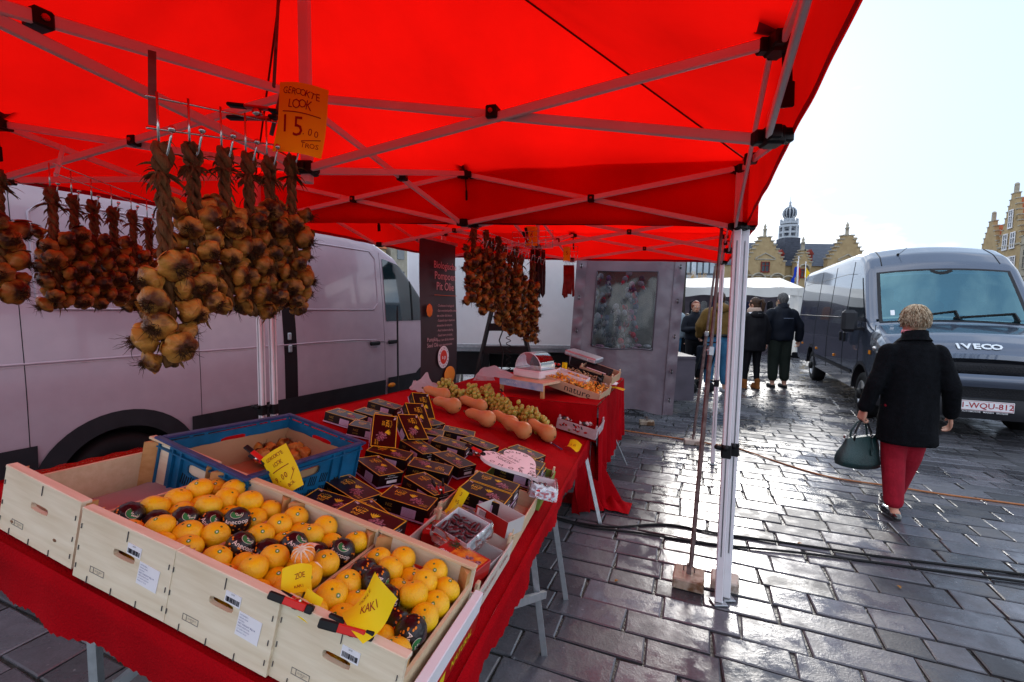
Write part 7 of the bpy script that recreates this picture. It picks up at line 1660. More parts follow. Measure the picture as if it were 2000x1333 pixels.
for y in (-.022, .022):
    m = MB(); pts = [(-.075, y, -.175), (-.068, y * .9, -.10), (-.035, y * .5, -.03), (0, y * .2, -.002), (.035, y * .5, -.03), (.068, y * .9, -.10), (.075, y, -.175)]; m.tube(pts, .0075, 8); part('bag_handle', m, M_BAG if y > 0 else M_BLACK, bgr)
m = MB()
for x in (-.072, .072): m.tube([(x + .012 * math.cos(a), -.028, -.13 + .012 * math.sin(a)) for a in [i * PI / 5 for i in range(11)]], .003, 5)
m.box((-.128, 0, -.150), (.03, .03, .03), 0, None, .005); m.box((.135, 0, -.165), (.03, .025, .018), 0, None, .004); part('bag_rings', m, M_CHROME, bgr)
m = MB(); m.tube([(.06, -.045, -.15), (.055, -.066, -.20), (.05, -.072, -.235)], .004, 5); m.box((.05, -.075, -.25), (.03, .006, .05), 0, None, .003); part('leather_tag', m, M_BAG, bgr)
# passers-by
M_NAVY = mat('navy_jacket', (.005, .007, .014), .7, var=.3, vs=8, bump=.3, bs=8); M_TAN = mat('tan_brown_jacket', (.15, .08, .018), .7, var=.2, vs=6, bump=.6, bs=7); M_JEAN = mat('blue_jeans', (.025, .10, .20), .8, col2=(.06, .20, .34), vs=7, bump=.3, bs=20); M_OLIV = mat('grey_green_trousers', (.018, .024, .019), .85, var=.15, bump=.3, bs=10); M_LEG = mat('black_leggings', (.006, .005, .007), .7, var=.1)
M_BROWNS = mat('brown_suede', (.28, .09, .02), .8, var=.2); M_WSHOE = mat('white_grey_trainer', (.50, .50, .53), .6, var=.2, vs=30)
p = PZ(1398, 765); ptan, A_, h_ = person(face_dir(p, -.10), 1.95, 'man in a tan hooded jacket and blue jeans behind the tent leg', dict(seed=5, coat=M_TAN, hem=.98, coatw=1.22, wide=1.12, trousers=M_JEAN, legr=(.115, .09, .075), shoes=M_WSHOE, hair=M_HBR, stance=.13, arms=([(.30, .05, 1.14), (.26, .20, .95)], [(.30, .05, 1.14), (.26, .2, .95)]), sleeve=(.095, .085, .065), fold=1.6))
m = MB(); m.ball((0, -.10, 1.44), .11, 16, 10, 0, None, (1.25, .75, .75)); m.ball((0, -.135, 1.41), .07, 14, 8, 0, None, (1.1, .6, .7)); part('hood', m, M_TAN, ptan)
m = MB(); m.lathe([(.222, 0), (.226, .02), (.222, .045)], 30, 0, True, TR((0, 0, .955)) @ SC(1, .72, 1)); part('waistband', m, M_BLACK, ptan)
p = PZ(1466, 760); ppn, A_, hp_ = person(face_dir(p, .10), 1.86, 'woman with ponytail, black parka and brown ankle boots, back turned', dict(seed=6, coat=M_LEG, hem=.72, coatw=1.14, flare=.05, trousers=M_LEG, legr=(.10, .066, .048), cuff=.10, shoes=M_BROWNS, shoe=(.03, .17), hair=M_HBR, hairlen=1, headturn=.5, stance=.10, knee=(0, 0), foot=(.05, -.02), arms=([(.26, .04, 1.13), (.24, .16, .95)], [(.27, 0, 1.12), (.28, .03, .87)]), sleeve=(.085, .075, .06)))
m = MB(); m.tube([hp_ @ Vector(q) for q in ((.0, -.09, .07), (.0, -.145, .085), (.01, -.165, .02), (.02, -.14, -.10), (.03, -.12, -.20))], [.02, .034, .036, .03, .006], 12); part('ponytail', m, M_HBR, ppn)
m = MB(); m.lathe([(.115, 1.42), (.13, 1.45), (.125, 1.50), (.095, 1.535), (.075, 1.53)], 24, 0, True, None, 7, .04); part('beige_scarf', m, mat('beige_knit_scarf', (.42, .30, .24), .9, var=.15, bump=.5, bs=90), ppn)
m = MB(); m.ball((0, -.09, 1.40), .115, 16, 10, 0, None, (1.2, .6, .75)); part('hood', m, M_LEG, ppn); m = MB(); m.lathe([(.13, 1.405), (.142, 1.43), (.12, 1.455)], 22, 0, True, TR((0, -.02, 0)) @ SC(1, .95, 1)); part('hood_lining', m, M_WHITE, ppn)
p = PZ(1519, 757); pnv, A_, h_ = person(face_dir(p, -.06), 1.97, 'grey haired man in navy jacket, right of the ponytail woman', dict(seed=7, coat=M_NAVY, hem=.86, coatw=1.15, wide=1.1, trousers=M_OLIV, legr=(.12, .095, .08), shoes=M_BLACK, hair=M_HGR, headturn=.25, stance=.10, arms=([(.30, .0, 1.14), (.26, .12, .90)], [(.31, -.02, 1.13), (.33, .02, .87)]), sleeve=(.09, .08, .062), fold=1.4))
m = MB(); m.tube([(.02 + .175 * math.sin(a), -.005 - .150 * math.cos(a), 1.265) for a in [(-.9 + i * .2) for i in range(10)]], .006, 5); part('piping', m, mat('blue_grey_piping', (.16, .18, .24), .5, var=0), pnv)
p = PZ(1352, 752); pf_, A_, h_ = person(face_dir(p, PI - .12), 1.78, 'red haired woman in a navy jacket walking towards the viewer', dict(seed=8, coat=M_NAVY, hem=.92, trousers=M_LEG, legr=(.10, .07, .055), shoes=M_BLACK, hair=M_HRD, eyes=1, arms=([(.25, .06, 1.12), (.18, .25, 1.10)], [(.23, .06, 1.13), (.05, .27, 1.16)]), sleeve=(.075, .065, .052)))
p = PZ(1333, 735); pc_, A_, h_ = person(face_dir(PZ(1337, 735), PI), 1.50, 'child with a white scarf behind the red haired woman', dict(seed=9, coat=M_COATB, hem=.85, trousers=M_LEG, shoes=M_BLACK, hair=M_HBR, eyes=1)); m = MB(); m.lathe([(.10, 1.44), (.11, 1.47), (.085, 1.52)], 20, 0); part('white_scarf', m, M_WHITE, pc_)
p = PZ(1310, 740); pg_, A_, h_ = person(face_dir(p, -.5), 1.84, 'person in a light grey blue jacket half hidden by the grey side panel', dict(seed=10, coat=mat('light_grey_blue_jacket', (.32, .38, .42), .7, var=.15, bump=.4, bs=9), hem=.88, coatw=1.1, trousers=M_JEAN, shoes=M_BLACK, hair=M_HGR))
p = PZ(1437, 752); px_, A_, h_ = person(face_dir(p, .3), 1.75, 'dark haired person in black, mostly hidden behind the white tent leg', dict(seed=11, coat=M_COATB, hem=.7, trousers=M_LEG, shoes=M_BLACK, hair=mat('black_hair', (.012, .01, .01), .4, var=.2), hairlen=1))
# pushchair
sp = PZ(1362, 765); pcx = thing('pushchair', 'dark folded pushchair beside the man in jeans', 'pushchair', TR((sp.x, sp.y, 0)) @ RZ(.3))
m = MB(); m.bar((-.18, 0, .12), (-.14, -.35, 1.0), .02, .02); m.bar((.18, 0, .12), (.14, -.35, 1.0), .02, .02); m.bar((-.14, -.35, 1.0), (.14, -.35, 1.0), .025, .025); m.bar((-.18, .25, .12), (-.16, -.1, .62), .02, .02); m.bar((.18, .25, .12), (.16, -.1, .62), .02, .02); part('frame', m, M_BLACK, pcx)
m = MB(); m.box((0, 0, .52), (.34, .34, .10), 0, None, .03); m.box((0, -.14, .72), (.34, .07, .42), 0, None, .03); part('seat', m, M_NAVY, pcx)
for x in (-.2, .2):
    for y in (-.12, .28): m = MB(); m.tube([(x - .015, y, .1), (x + .015, y, .1)], .098, 20); part('wheel', m, M_RUBBER, pcx)
# ================================================================ market stalls, square front, town hall
M_TENTW = fabric('white_stall_fabric', (.74, .72, .69), .30, .05, .6, .3, 2)
def stall(M, W, D, zf, zb, label, drop=.35, goods=True, curtain=None, seed=0):
    """market stall: awning sloping to its front (local -y), posts, valance, hanging goods"""
    r = thing('market_stall', label, 'market stall', M)
    m = MB(); m.grid(lambda a, t: ((a - .5) * W, -D * .1 + D * t, zf + (zb - zf) * t - .06 * math.sin(PI * a) * math.sin(PI * t) + .015 * math.sin(a * 25)), 24, 12); part('awning', m, M_TENTW, r)
    m = MB(); m.grid(lambda a, t: ((a - .5) * W, -D * .1 - .03 * t + .015 * math.sin(a * 40) * t, zf - drop * t * (1 + .12 * math.sin(a * 19))), 60, 4)
    for sx in (-1, 1): m.grid(lambda a, t: (sx * (W / 2 + .0 + .01 * t), -D * .1 + D * a, zf + (zb - zf) * a - drop * t), 12, 3)
    part('valance', m, M_TENTW, r)
    for x in (-W / 2 + .05, W / 2 - .05):
        for y in (0, D * .85): m = MB(); m.bar((x, y, 0), (x, y, zf + (zb - zf) * (y / D)), .04, .04); part('post', m, M_STEEL, r)
    m = MB(); m.box((0, D * .45, .42), (W * .86, D * .5, .84)); part('counter', m, M_DARKT, r)
    m = MB(); m.box((0, D * .88, 1.3), (W * .98, .02, 2.5)); part('back_sheet', m, M_DARKT, r)
    if curtain is not None:
        m = MB(); m.grid(lambda a, t: (curtain * (W / 2 - .0), -D * .1 + .55 * a, .08 + (zf - .08) * t), 8, 20, 0); m.grid(lambda a, t: (curtain * (W / 2 - .42 * a), -D * .1 + .02 * math.sin(a * 12), .08 + (zf - .1) * t), 12, 20, 0); part('side_curtain', m, M_TENTW, r)
    return r
def hang(n, cx, W, y, z0, M, cols, seed, lab, grp):
    rr = random.Random(seed)
    for k in range(n):
        x = cx - W / 2 + W * (k + .5) / n; z = z0 - rr.uniform(0, .15); c = rr.choice(cols); m = MB(); h_ = rr.uniform(.45, .8)
        m.loft([[(.17 * a_ * math.cos(q * PI / 5), .06 * math.sin(q * PI / 5), zz) for q in range(10)] for a_, zz in ((.2, 0), (.95, -.06), (1, -.2), (.9, -h_ * .6), (1.0, -h_))])
        solo('hanging_garment', m, c, lab, 'garment', grp, M @ TR((x, y + rr.uniform(-.1, .1), z)) @ RZ(rr.uniform(-.8, .8)))
sa = PZ(1563, 700); SM = TR((sa.x, sa.y, 0)) @ RZ(rad(-16)) @ TR((-2.1, .35, 0))
s1 = stall(SM, 4.2, 3.0, 2.42, 2.95, 'white market stall with a lilac white curtain, directly left of the grey van', .30, curtain=1)
DK = [MATS['knit_0'], MATS['knit_4'], M_COATB, M_BROWNS, MATS['knit_5'], M_NAVY]
hang(9, .2, 3.4, .8, 2.05, SM, DK, 5, 'dark garment hanging under the white stall beside the van', 'garments hanging in the white stall')
m = MB()
for k in range(9): 
    m = MB(); m.ball((0, 0, 0), .09, 10, 8, 0, None, (1, .8, 1.3)); solo('beige_hat', m, M_BROWNS if k % 3 == 0 else mat('beige_felt', (.55, .40, .26), .9, var=.2), 'beige felt hat stacked on the stand at the white stall curtain', 'hat', 'hats at the stall curtain', SM @ TR((1.45 + .12 * (k % 2), .1, 1.0 + k * .11)))
m = MB(); m.bar((1.5, .1, 0), (1.5, .1, 2.1), .03, .03); m.bar((1.1, 0, .8), (1.7, 0, .1), .02, .02); m.bar((1.7, 0, .8), (1.1, 0, .1), .02, .02); solo('folding_stand', m, M_BLACK, 'folding stand carrying hats at the right post of the white stall', 'stand', None, SM)
m = MB(); m.box((0, 0, .10), (.5, .35, .2), 0, None, .03); solo('dark_sack', m, M_COATB, 'dark bag lying on the stones under the white stall curtain', 'bag', None, SM @ TR((2.1, -.2, .0)))
s2_ = PZ(1500, 668, 0); SM2 = TR((s2_.x, s2_.y + 1, 0)) @ RZ(rad(8)); stall(SM2, 5, 3, 2.3, 2.9, 'second white market stall deeper in the row behind the first', .3); hang(8, 0, 4, .5, 1.95, SM2, DK, 6, 'garment hanging in the deeper white stall', 'garments in the deeper stall')
SM3 = TR((9.0, 24, 0)) @ RZ(rad(10)); stall(SM3, 4.5, 3, 2.2, 2.7, 'small white stall roof far away beside the modern building', .25); SM4 = TR((11.6, 29, 0)) @ RZ(rad(5)); stall(SM4, 4.5, 3, 2.3, 2.8, 'farthest white stall roof in the lane, over the passers-by', .25)
SM5 = TR((26, 21.5, 0)) @ RZ(rad(-30)); stall(SM5, 6, 3.5, 2.5, 3.0, 'cream stall awning at the right edge, behind the grey van', .45)
SM6 = TR((14.5, 24.5, 0)) @ RZ(rad(-4)); stall(SM6, 5, 3, 2.3, 2.8, 'white stall between the lane and the town hall', .3)
# a dark car beyond the grey van
pcr = thing('parked_car', 'small dark car just showing past the right side of the grey van', 'car', TR((11.9, 10.4, 0)) @ RZ(rad(-24)))
m = MB(); m.loft([[(-.8, y0, .3), (.8, y0, .3), (.82, y0, .8), (.62 * k + .1, y0, z), (-.62 * k - .1, y0, z), (-.82, y0, .8)] for y0, z, k in ((0, .85, 1), (1.0, 1.0, 1), (1.7, 1.72, .9), (3.6, 1.75, .9), (4.2, 1.0, 1))], 0, False); part('body', m, M_BLACK, pcr)
m = MB(); m.add([(-.62, 1.08, 1.06), (.62, 1.08, 1.06), (.56, 1.64, 1.66), (-.56, 1.64, 1.66)], [(0, 1, 2, 3)]); part('windscreen', m, M_GLS, pcr)
m = MB(); m.add([(-.84, 1.3, 1.0), (-.84, 3.4, 1.0), (-.70, 3.3, 1.62), (-.70, 1.8, 1.62)], [(0, 1, 2, 3)]); part('side_window', m, M_GLS, pcr)
for x, y in ((-.78, .8), (.78, .8), (-.78, 3.4), (.78, 3.4)): m = MB(); m.tube([(x - .1, y, .32), (x + .1, y, .32)], .32, 20); part('wheel', m, M_RUBBER, pcr)
# town hall
def brick(name, c1, c2, sc=3.0):
    m = mat(name, c1, .85, col2=c2, vs=1.1, bump=.3, bs=8, contrast=.8, dirt=((c1[0] * .45, c1[1] * .42, c1[2] * .4), .6, .62)); return m
M_YB = brick('yellow_brick', (.32, .22, .11), (.48, .36, .20)); M_SLATE = mat('blue_slate', (.055, .062, .085), .5, var=.3, vs=1.4, bump=.3, bs=6, stretch=(1, 1, 3)); M_STN = mat('pale_stone', (.36, .32, .25), .8, var=.2, vs=2); M_WIN = mat('window_glass_far', (.06, .08, .10), .08, var=.3, vs=.5, spec=.8); M_FRW = mat('red_window_frame', (.22, .03, .02), .6, var=0); M_RTILE = mat('red_roof_tiles', (.34, .085, .035), .75, col2=(.48, .15, .06), vs=3, bump=.4, bs=14); M_LEADW = mat('painted_lead', (.40, .43, .47), .5, var=.15)
TY = 90.0
def txy(px, py): q = PY(px, py, TY); return q.x, q.z
th = thing('town_hall', 'long yellow brick town hall with stepped gables and a white lantern tower', 'building', Vector((PY(1560, 600, TY).x, TY, 0)))
x0, zr_ = txy(1385, 480); x1, _z = txy(1716, 468); _x, ze = txy(1500, 519)
def tp(name, m, ml, parent=None): return part(name, m, ml, parent or th, True)
m = MB(); m.box(((x0 + x1) / 2, TY + 7, ze / 2), (x1 - x0, 14, ze)); tp('wall', m, M_YB)
m = MB(); zr2 = _z; m.add([(x0, TY - .3, ze), (x1, TY - .3, ze), (x1, TY + 7, zr2), (x0, TY + 7, zr2), (x1, TY + 14.3, ze), (x0, TY + 14.3, ze)], [(0, 1, 2, 3), (3, 2, 4, 5), (0, 3, 5), (1, 4, 2)]); rf = tp('roof', m, M_SLATE)
def win(x, z, w_, h_, y, cross=True, fr=M_FRW, arch=False, par=None):
    m = MB(); m.box((x, y, z), (w_, .12, h_), 0); o = tp('window', m, M_WIN, par); m = MB()
    for a, b, c, d in ((0, h_ / 2, w_ + .2, .14), (0, -h_ / 2, w_ + .3, .2), (-w_ / 2, 0, .14, h_), (w_ / 2, 0, .14, h_), (0, 0, .10, h_), (0, h_ * .15, w_, .10)): m.box((x + a, y - .1, z + b), (c, .12, d))
    part('window_frame', m, fr, o, True)
    if arch:
        m = MB(); R_w = w_ * .85; m.tube([(x + R_w * math.cos(a), y - .12, z + h_ * .45 + R_w * math.sin(a) * .9) for a in [i * PI / 12 for i in range(13)]], .18, 5); part('brick_arch', m, M_STN, o, True)
def stepped(pxc, pw, py_top, py_sh, nst, y, par=None, name='stepped_gable', fin=True, ml=None):
    ml = ml or M_YB; xc, zt = txy(pxc, py_top); w_ = pw / 889 * TY; zs = txy(pxc, py_sh)[1]; m = MB(); pts = [(-w_ / 2, ze * .3)]
    for k in range(nst):
        t0 = k / nst; z = zs + (zt - zs) * (k + 1) / nst; x = -w_ / 2 * (1 - t0 * .88); pts.append((x, z - (zt - zs) / nst)); pts.append((x, z))
    L = [(x, z) for x, z in pts]; Rr = [(-x, z) for x, z in L[::-1]]; q = [(xc + x, z) for x, z in L + Rr]
    m.poly(q, 1.2, 0, TR((0, y, 0)) @ RX(PI / 2)); o = tp(name, m, ml, par); 
    m = MB()
    for k in range(nst):
        t0 = k / nst; z = zs + (zt - zs) * (k + 1) / nst; x = w_ / 2 * (1 - t0 * .88)
        for s_ in (-1, 1): m.box((xc + s_ * (x - .2), y - .6, z + .10), (.75, 1.5, .22))
    m.lathe([(.45, 0), (.3, .5), (.3, 1.4), (.45, 1.5), (.2, 1.8), (.28, 2.1), (.05, 2.7)], 8, 0, True, TR((xc, y - .6, zt)))
    part('coping', m, M_STN, o, True); return xc, w_, zs, zt, o
for pxc, pw, pt, ps in ((1489, 78, 466, 520), (1648, 74, 463, 515)):
    xc, w_, zs, zt, o = stepped(pxc, pw, pt, ps, 7, TY - .2)
    win(xc, txy(0, 501)[1], 1.5, 1.9, TY - 1.5, par=None); win(xc - 1.2, txy(0, 536)[1], 1.6, 2.3, TY - 1.5, arch=True); win(xc - 1.2 + 3.6, txy(0, 536)[1], 1.6, 2.3, TY - 1.5, arch=True)
    win(xc - 3, txy(0, 536)[1], 1.5, 2.3, TY - 1.5, arch=True) if 0 else None
    m = MB(); z_ = txy(0, 517)[1]; m.box((xc, TY - 1.45, z_), (w_ * .96, .2, .25)); m.box((xc, TY - 1.45, txy(0, 486)[1]), (w_ * .5, .2, .2)); m.bar((xc - w_ * .24, TY - 1.45, txy(0, 484)[1]), (xc, TY - 1.45, txy(0, 474)[1]), .2, .2); m.bar((xc + w_ * .24, TY - 1.45, txy(0, 484)[1]), (xc, TY - 1.45, txy(0, 474)[1]), .2, .2); tp('string_course', m, M_STN)
    m = MB(); m.box((xc + .6, TY - 1.5, txy(0, 533)[1]), (.5, .3, 2.2), 0, None, .1); tp('niche_figure', m, M_STN)
xc, w_, zs, zt, o = stepped(1560, 30, 492, 520, 5, TY - .6)
win(xc, txy(0, 512)[1], 1.2, 1.6, TY - 1.9, arch=True)
for px in (1528, 1560, 1590, 1612): win(txy(px, 0)[0], txy(0, 538)[1], 1.5, 1.8, TY - .1 if px != 1560 else TY - 1.9, arch=True)
for px in (1400, 1418): win(txy(px, 0)[0], txy(0, 545)[1], 1.4, 2.0, TY - .1)
for px in (1528, 1585):
    xd, zd = txy(px, 502); m = MB(); m.box((xd, TY + 1.6, zd - .1), (.9, 2.5, 1.3)); d_ = tp('dormer', m, M_FRW, rf); m = MB(); m.add([(xd - .65, TY + .2, zd + .5), (xd + .65, TY + .2, zd + .5), (xd, TY + .2, zd + 1.5), (xd - .65, TY + 4, zd + .5), (xd + .65, TY + 4, zd + .5), (xd, TY + 4, zd + 1.5)], [(0, 1, 2), (0, 2, 5, 3), (1, 4, 5, 2)]); part('dormer_roof', m, M_FRW, d_, True)
for px in (1716, 1394):
    xd, zd = txy(px, 470); m = MB(); m.box((xd, TY + 7, zd), (.9, 1.2, 2.6)); m.box((xd, TY + 7, zd + 1.4), (1.1, 1.5, .25)); part('chimney', m, M_YB, rf, True)
# the tower
xt, zt0 = txy(1556, 492); TT = lambda py: txy(1556, py)[1]; wt_ = 30 / 889 * TY
m = MB(); m.box((xt, TY + 3, (TT(462) + ze) / 2), (wt_, wt_, TT(462) - ze)); tw = tp('tower', m, M_SLATE)
def octa(m, r0, r1, z0, z1, mi=0, n=8): m.lathe([(r0, z0), (r1, z1)], n, mi, False, TR((xt, TY + 3, 0)) @ RZ(PI / 8))
m = MB(); octa(m, wt_ * .58, wt_ * .58, TT(462), TT(459)); octa(m, wt_ * .40, wt_ * .40, TT(459), TT(440))
for k in range(8):
    a = k * PI / 4 + PI / 8
    m.bar((xt + wt_ * .52 * math.cos(a), TY + 3 + wt_ * .52 * math.sin(a), TT(459)), (xt + wt_ * .52 * math.cos(a), TY + 3 + wt_ * .52 * math.sin(a), TT(437)), .3, .3)
for z0, z1, r_ in ((452, 448, .55), (440, 435, .58), (433, 428, .55)): octa(m, wt_ * r_, wt_ * r_, TT(z0), TT(z1))
octa(m, wt_ * .34, wt_ * .34, TT(440), TT(422)); 
for k in range(16):
    a = k * PI / 8; m.bar((xt + wt_ * .5 * math.cos(a), TY + 3 + wt_ * .5 * math.sin(a), TT(428)), (xt + wt_ * .5 * math.cos(a), TY + 3 + wt_ * .5 * math.sin(a), TT(423)), .18, .18)
part('tower_lantern', m, M_LEADW, tw, True)
m = MB()
for k in range(8):
    a = k * PI / 4; m.box((xt + wt_ * .43 * math.cos(a), TY + 3 + wt_ * .43 * math.sin(a), TT(450)), (.35, .35, 1.3)); m.box((xt + wt_ * .36 * math.cos(a), TY + 3 + wt_ * .36 * math.sin(a), TT(431)), (.3, .3, .8))
part('belfry_opening', m, M_SLATE, tw, True)
m = MB(); rb_ = 12.0 / 889 * TY; zc = TT(411); m.ball((xt, TY + 3, zc), rb_ * .8, 16, 12, 0)
for k in range(12):
    a = k * PI / 6; m.tube([(xt + rb_ * math.sin(b) * math.cos(a), TY + 3 + rb_ * math.sin(b) * math.sin(a), zc + rb_ * 1.05 * math.cos(b)) for b in [PI * j / 10 for j in range(11)]], .11, 4, 1)
m.lathe([(.35, zc + rb_), (.16, zc + rb_ * 1.5), (.25, zc + rb_ * 1.7), (.05, zc + rb_ * 2.0), (.04, TT(378))], 8, 1, True, TR((xt, TY + 3, 0))); part('onion_dome', m, [M_SLATE, M_LEADW], tw, True)
# flags
def flag(px, py0, py1, Y, col, label, px2, cross=None):
    a, b = PY(px, py0, Y), PY(px, py1, Y); r = thing('flagpole', label, 'flagpole', Vector((b.x, b.y, 0))); m = MB(); m.tube([(b.x, b.y, 0), a], .05, 6); m.ball(a, .12, 8, 6); part('pole', m, M_WHITE, r, True)
    m = MB(); c = PY(px2, py0 + 9, Y); w_ = c.x - a.x; m.grid(lambda s_, t_: (a.x + w_ * s_, Y + .25 * math.sin(s_ * 6 + t_), a.z - .6 - 1.6 * t_ - 1.6 * s_ + .3 * math.sin(s_ * 5)), 10, 5); f_ = part('flag', m, col, r, True)
    return r
M_EU = fabric('blue_flag', (.01, .05, .45), .3); M_YF = fabric('yellow_flag', (.80, .55, .02), .3); M_BEF = fabric('red_flag', (.5, .03, .03), .3)
flag(1560, 503, 560, 70, M_BEF, 'white flagpole with a limp red flag in the middle of the town hall', 1563); flag(1559 - 1, 513, 560, 69, M_EU, 'flagpole with a blue flag waving to the left', 1546); flag(1574, 513, 560, 69, M_YF, 'flagpole with a yellow and black flag waving to the right', 1586)
# houses at the right
def gable_house(A, B, hwall, htop, dep, ml, label, roofm, nst=8, rows=(), nw=2, white=True, bell=False):
    """front wall runs from A to B on the ground"""
    A, B = Vector(A), Vector(B); d = (B - A); W = d.length; d.normalize(); nrm = Vector((d.y, -d.x, 0)); 
    if nrm.dot(Vector((0, 0, 0)) - A) < 0: nrm = -nrm
    Mh = frame(A, d, -nrm, Vector((0, 0, 1))); r = thing('gabled_house', label, 'house', Mh)
    q = [(0, 0), (W, 0), (W, hwall)]
    for k in range(nst): t0 = k / nst; x = W / 2 + W / 2 * (1 - t0 * .9); z = hwall + (htop - hwall) * (k + 1) / nst; q += [(x, z - (htop - hwall) / nst + .01), (x, z)]
    for k in range(nst)[::-1]: t0 = k / nst; x = W / 2 - W / 2 * (1 - t0 * .9); z = hwall + (htop - hwall) * (k + 1) / nst; q += [(x, z), (x, z - (htop - hwall) / nst + .01)]
    q.append((0, hwall)); m = MB(); m.poly(q, .5, 0, TR((0, .5, 0)) @ RX(PI / 2)); m.box((W / 2, dep / 2 + .3, hwall / 2), (W - .02, dep - .4, hwall)); part('wall', m, ml, r)
    m = MB(); m.add([(-.1, .35, hwall), (W + .1, .35, hwall), (W / 2, .35, htop - .5), (-.1, dep, hwall), (W + .1, dep, hwall), (W / 2, dep, htop - .5)], [(0, 2, 5, 3), (1, 4, 5, 2), (3, 5, 4)]); rf_ = part('roof', m, roofm, r)
    m = MB()
    for k in range(nst):
        t0 = k / nst; z = hwall + (htop - hwall) * (k + 1) / nst
        for s_ in (-1, 1): m.box((W / 2 + s_ * (W / 2 * (1 - t0 * .9) - .2), .25, z + .06), (.6, .62, .14))
    m.box((W / 2, .25, htop + .5), (.4, .4, 1.1)); m.ball((W / 2, .25, htop + 1.2), .28, 8, 6); part('coping', m, M_STN, r)
    for z, n_, ww, hh in rows:
        for k in range(n_):
            x = W * (k + 1) / (n_ + 1) if n_ > 1 else W / 2; m = MB(); m.box((x, -.03, z), (ww, .1, hh)); o = part('window', m, M_WIN, r); m = MB()
            for a, b, c, d_ in ((0, hh / 2, ww + .15, .14), (0, -hh / 2, ww + .25, .18), (-ww / 2, 0, .12, hh), (ww / 2, 0, .12, hh), (0, 0, .10, hh), (0, hh * .15, ww, .09), (0, -hh * .2, ww, .06)): m.box((x + a, -.10, z + b), (c, .08, d_))
            part('window_frame', m, M_WHITE if white else M_STN, o)
    for z in (hwall, hwall * .62): m = MB(); m.box((W / 2, -.05, z), (W, .15, .22)); part('string_course', m, M_STN, r)
    return r
def gx(px, Y): q = PY(px, 600, Y); return Vector((q.x, Y, 0))
def hp_(t): return Vector((69.3 - .44 * t, 66 - .9 * t, 0))
gable_house(hp_(-5.3), hp_(-.02), 10.6, 15.2, 9, M_YB, 'low yellow brick step gabled house, leftmost of the houses behind the van', M_RTILE, 6, ((8.6, 2, 1.0, 1.9),))
gable_house(hp_(.02), hp_(5.83), 11.0, 18.0, 9, M_YB, 'tall yellow brick step gabled house with white windows and a red roof', M_RTILE, 9, ((14.6, 1, 1.0, 2.4), (11.6, 2, 1.1, 2.1), (8.3, 3, 1.1, 2.2), (4.6, 3, 1.1, 2.0)))
gable_house(hp_(5.87), hp_(12.9), 10.8, 15.0, 8, M_STN, 'pale stone gabled house at the right edge of the picture', M_RTILE, 4, ((12.4, 2, .9, 1.7), (8.8, 4, 1.0, 2.5), (5.0, 4, 1.0, 2.2)), white=False)
# modern building and lamp mast at the left of the town hall
MY = 62.0
mo = thing('modern_building', 'modern dark glass and steel building between the grey panel and the town hall', 'building', Vector((PY(1365, 600, MY).x, MY, 0)))
a0, a1 = PY(1325, 500, MY).x, PY(1398, 500, MY).x; zt_ = PY(1360, 498, MY).z
m = MB(); m.box(((a0 + a1) / 2, MY + 5, zt_ / 2), (a1 - a0, 10, zt_)); part('wall', m, mat('dark_grey_cladding', (.10, .11, .13), .5, var=.2, vs=1), mo, True)
for j in range(3):
    for k in range(6): m = MB(); m.box((a0 + (a1 - a0) * (k + .5) / 6, MY - .05, zt_ - 1.6 - j * 2.6), ((a1 - a0) / 6 * .72, .1, 1.7)); part('window', m, mat('bright_window', (.25, .32, .38), .08, var=.5, vs=.4, spec=.9), mo, True)
for j in range(4): m = MB(); m.box(((a0 + a1) / 2, MY - .12, zt_ - .4 - j * 2.6), (a1 - a0, .2, .5)); part('floor_band', m, M_LEADW, mo, True)
p = PY(1352, 600, 40); m = MB(); m.lathe([(1.1, 3.0), (.9, 3.6), (.35, 5.2), (.18, 5.4), (.16, 9.5)], 14, 0, True); m.lathe([(1.1, 0), (1.1, 3.0)], 14, 1); solo('conical_mast', m, [M_LEADW, M_SLATE], 'pale cone topped mast in front of the modern building', 'mast', None, TR((p.x, 40, -1.4)))
m = MB(); p = PY(1368, 590, 38); m.box((p.x, 38, 2.0), (3.2, 1.2, 1.9)); 
for k in range(8): m.box((p.x, 37.38, 1.2 + k * .22), (3.2, .06, .05), 1)
solo('ribbed_container', m, [mat('slate_grey_metal', (.10, .12, .14), .5, var=.1), M_STEEL], 'slate grey ribbed metal box in front of the modern building', 'container', None, org=Vector((p.x, 38, 0)))
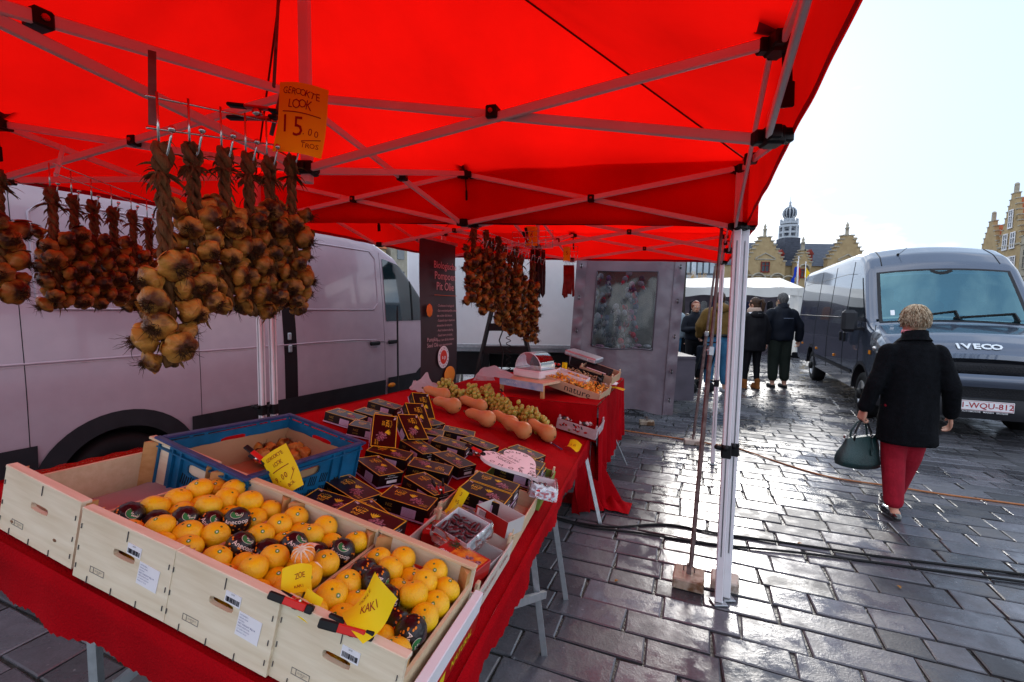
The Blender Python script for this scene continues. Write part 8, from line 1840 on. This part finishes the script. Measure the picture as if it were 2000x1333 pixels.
# bare shrubs near the mast and the trunk behind the panel
M_DRY = mat('dry_grass_stems', (.42, .27, .12), .8, var=.3)
for k, px in enumerate((1340, 1372)):
    p = PY(px, 575, 39); r = thing('dry_shrub', 'clump of dry ochre shrub %s the cone topped mast' % ('left of' if k == 0 else 'right of'), 'shrub', Vector((p.x, 39 + k, 1.0))); m = MB(); rr = random.Random(k)
    for q in range(90):
        a = rr.uniform(0, 6.28); m.tube([(p.x, 39 + k, 2.3), (p.x + math.cos(a) * rr.uniform(.1, .5), 39 + k + math.sin(a) * .4, rr.uniform(3.0, 3.9)), (p.x + math.cos(a) * rr.uniform(.3, .8), 39 + k + math.sin(a) * .6, rr.uniform(3.8, 4.9))], [.04, .03, .01], 3)
    part('stems', m, M_DRY, r, True)
p = PZ(1322, 640, .6); m = MB(); b0_ = PY(1326, 590, 16); m.tube([(b0_.x, 16, 0), (b0_.x - .05, 16, 2), (b0_.x + .05, 16, 4.5)], [.3, .25, .2], 10)
tr_ = thing('tree', 'dark rough tree trunk just behind the right edge of the grey panel', 'tree', Vector((b0_.x, 16, 0))); part('trunk', m, mat('dark_bark', (.035, .028, .022), .9, var=.4, vs=8, bump=.8, bs=12), tr_, True)
# distant row closing the square so the horizon never shows bare
def row_house(x, y, w_, h_, an, ml, k, lab):
    r = thing('row_house', lab, 'house', TR((x, y, 0)) @ RZ(an)); m = MB(); m.box((0, 4, h_ / 2), (w_, 8, h_)); part('wall', m, ml, r)
    m = MB(); m.add([(-w_ / 2 - .1, -.2, h_), (w_ / 2 + .1, -.2, h_), (w_ / 2 + .1, 4, h_ + 3), (-w_ / 2 - .1, 4, h_ + 3), (w_ / 2 + .1, 8.2, h_), (-w_ / 2 - .1, 8.2, h_)], [(0, 1, 2, 3), (3, 2, 4, 5), (0, 3, 5), (1, 4, 2)]); part('roof', m, M_RTILE if k % 2 else M_SLATE, r)
    for j in range(int(h_ // 3)):
        for i in range(3): m = MB(); m.box((-w_ / 3 + i * w_ / 3, -.03, 1.8 + j * 3), (1.0, .1, 1.6)); part('window', m, M_WIN, r)
for k in range(9):
    an = rad(52 - k * 0); x = -34 + k * 5.6; y = 30 + k * 6.6; row_house(x, y, 8, 8 + (k * 37 % 3), rad(50), (M_YB, M_STN, M_WHITEP)[k % 3], k, 'row house number %s from the left beyond the white van' % ORDW[k])
bpy.context.view_layer.update()
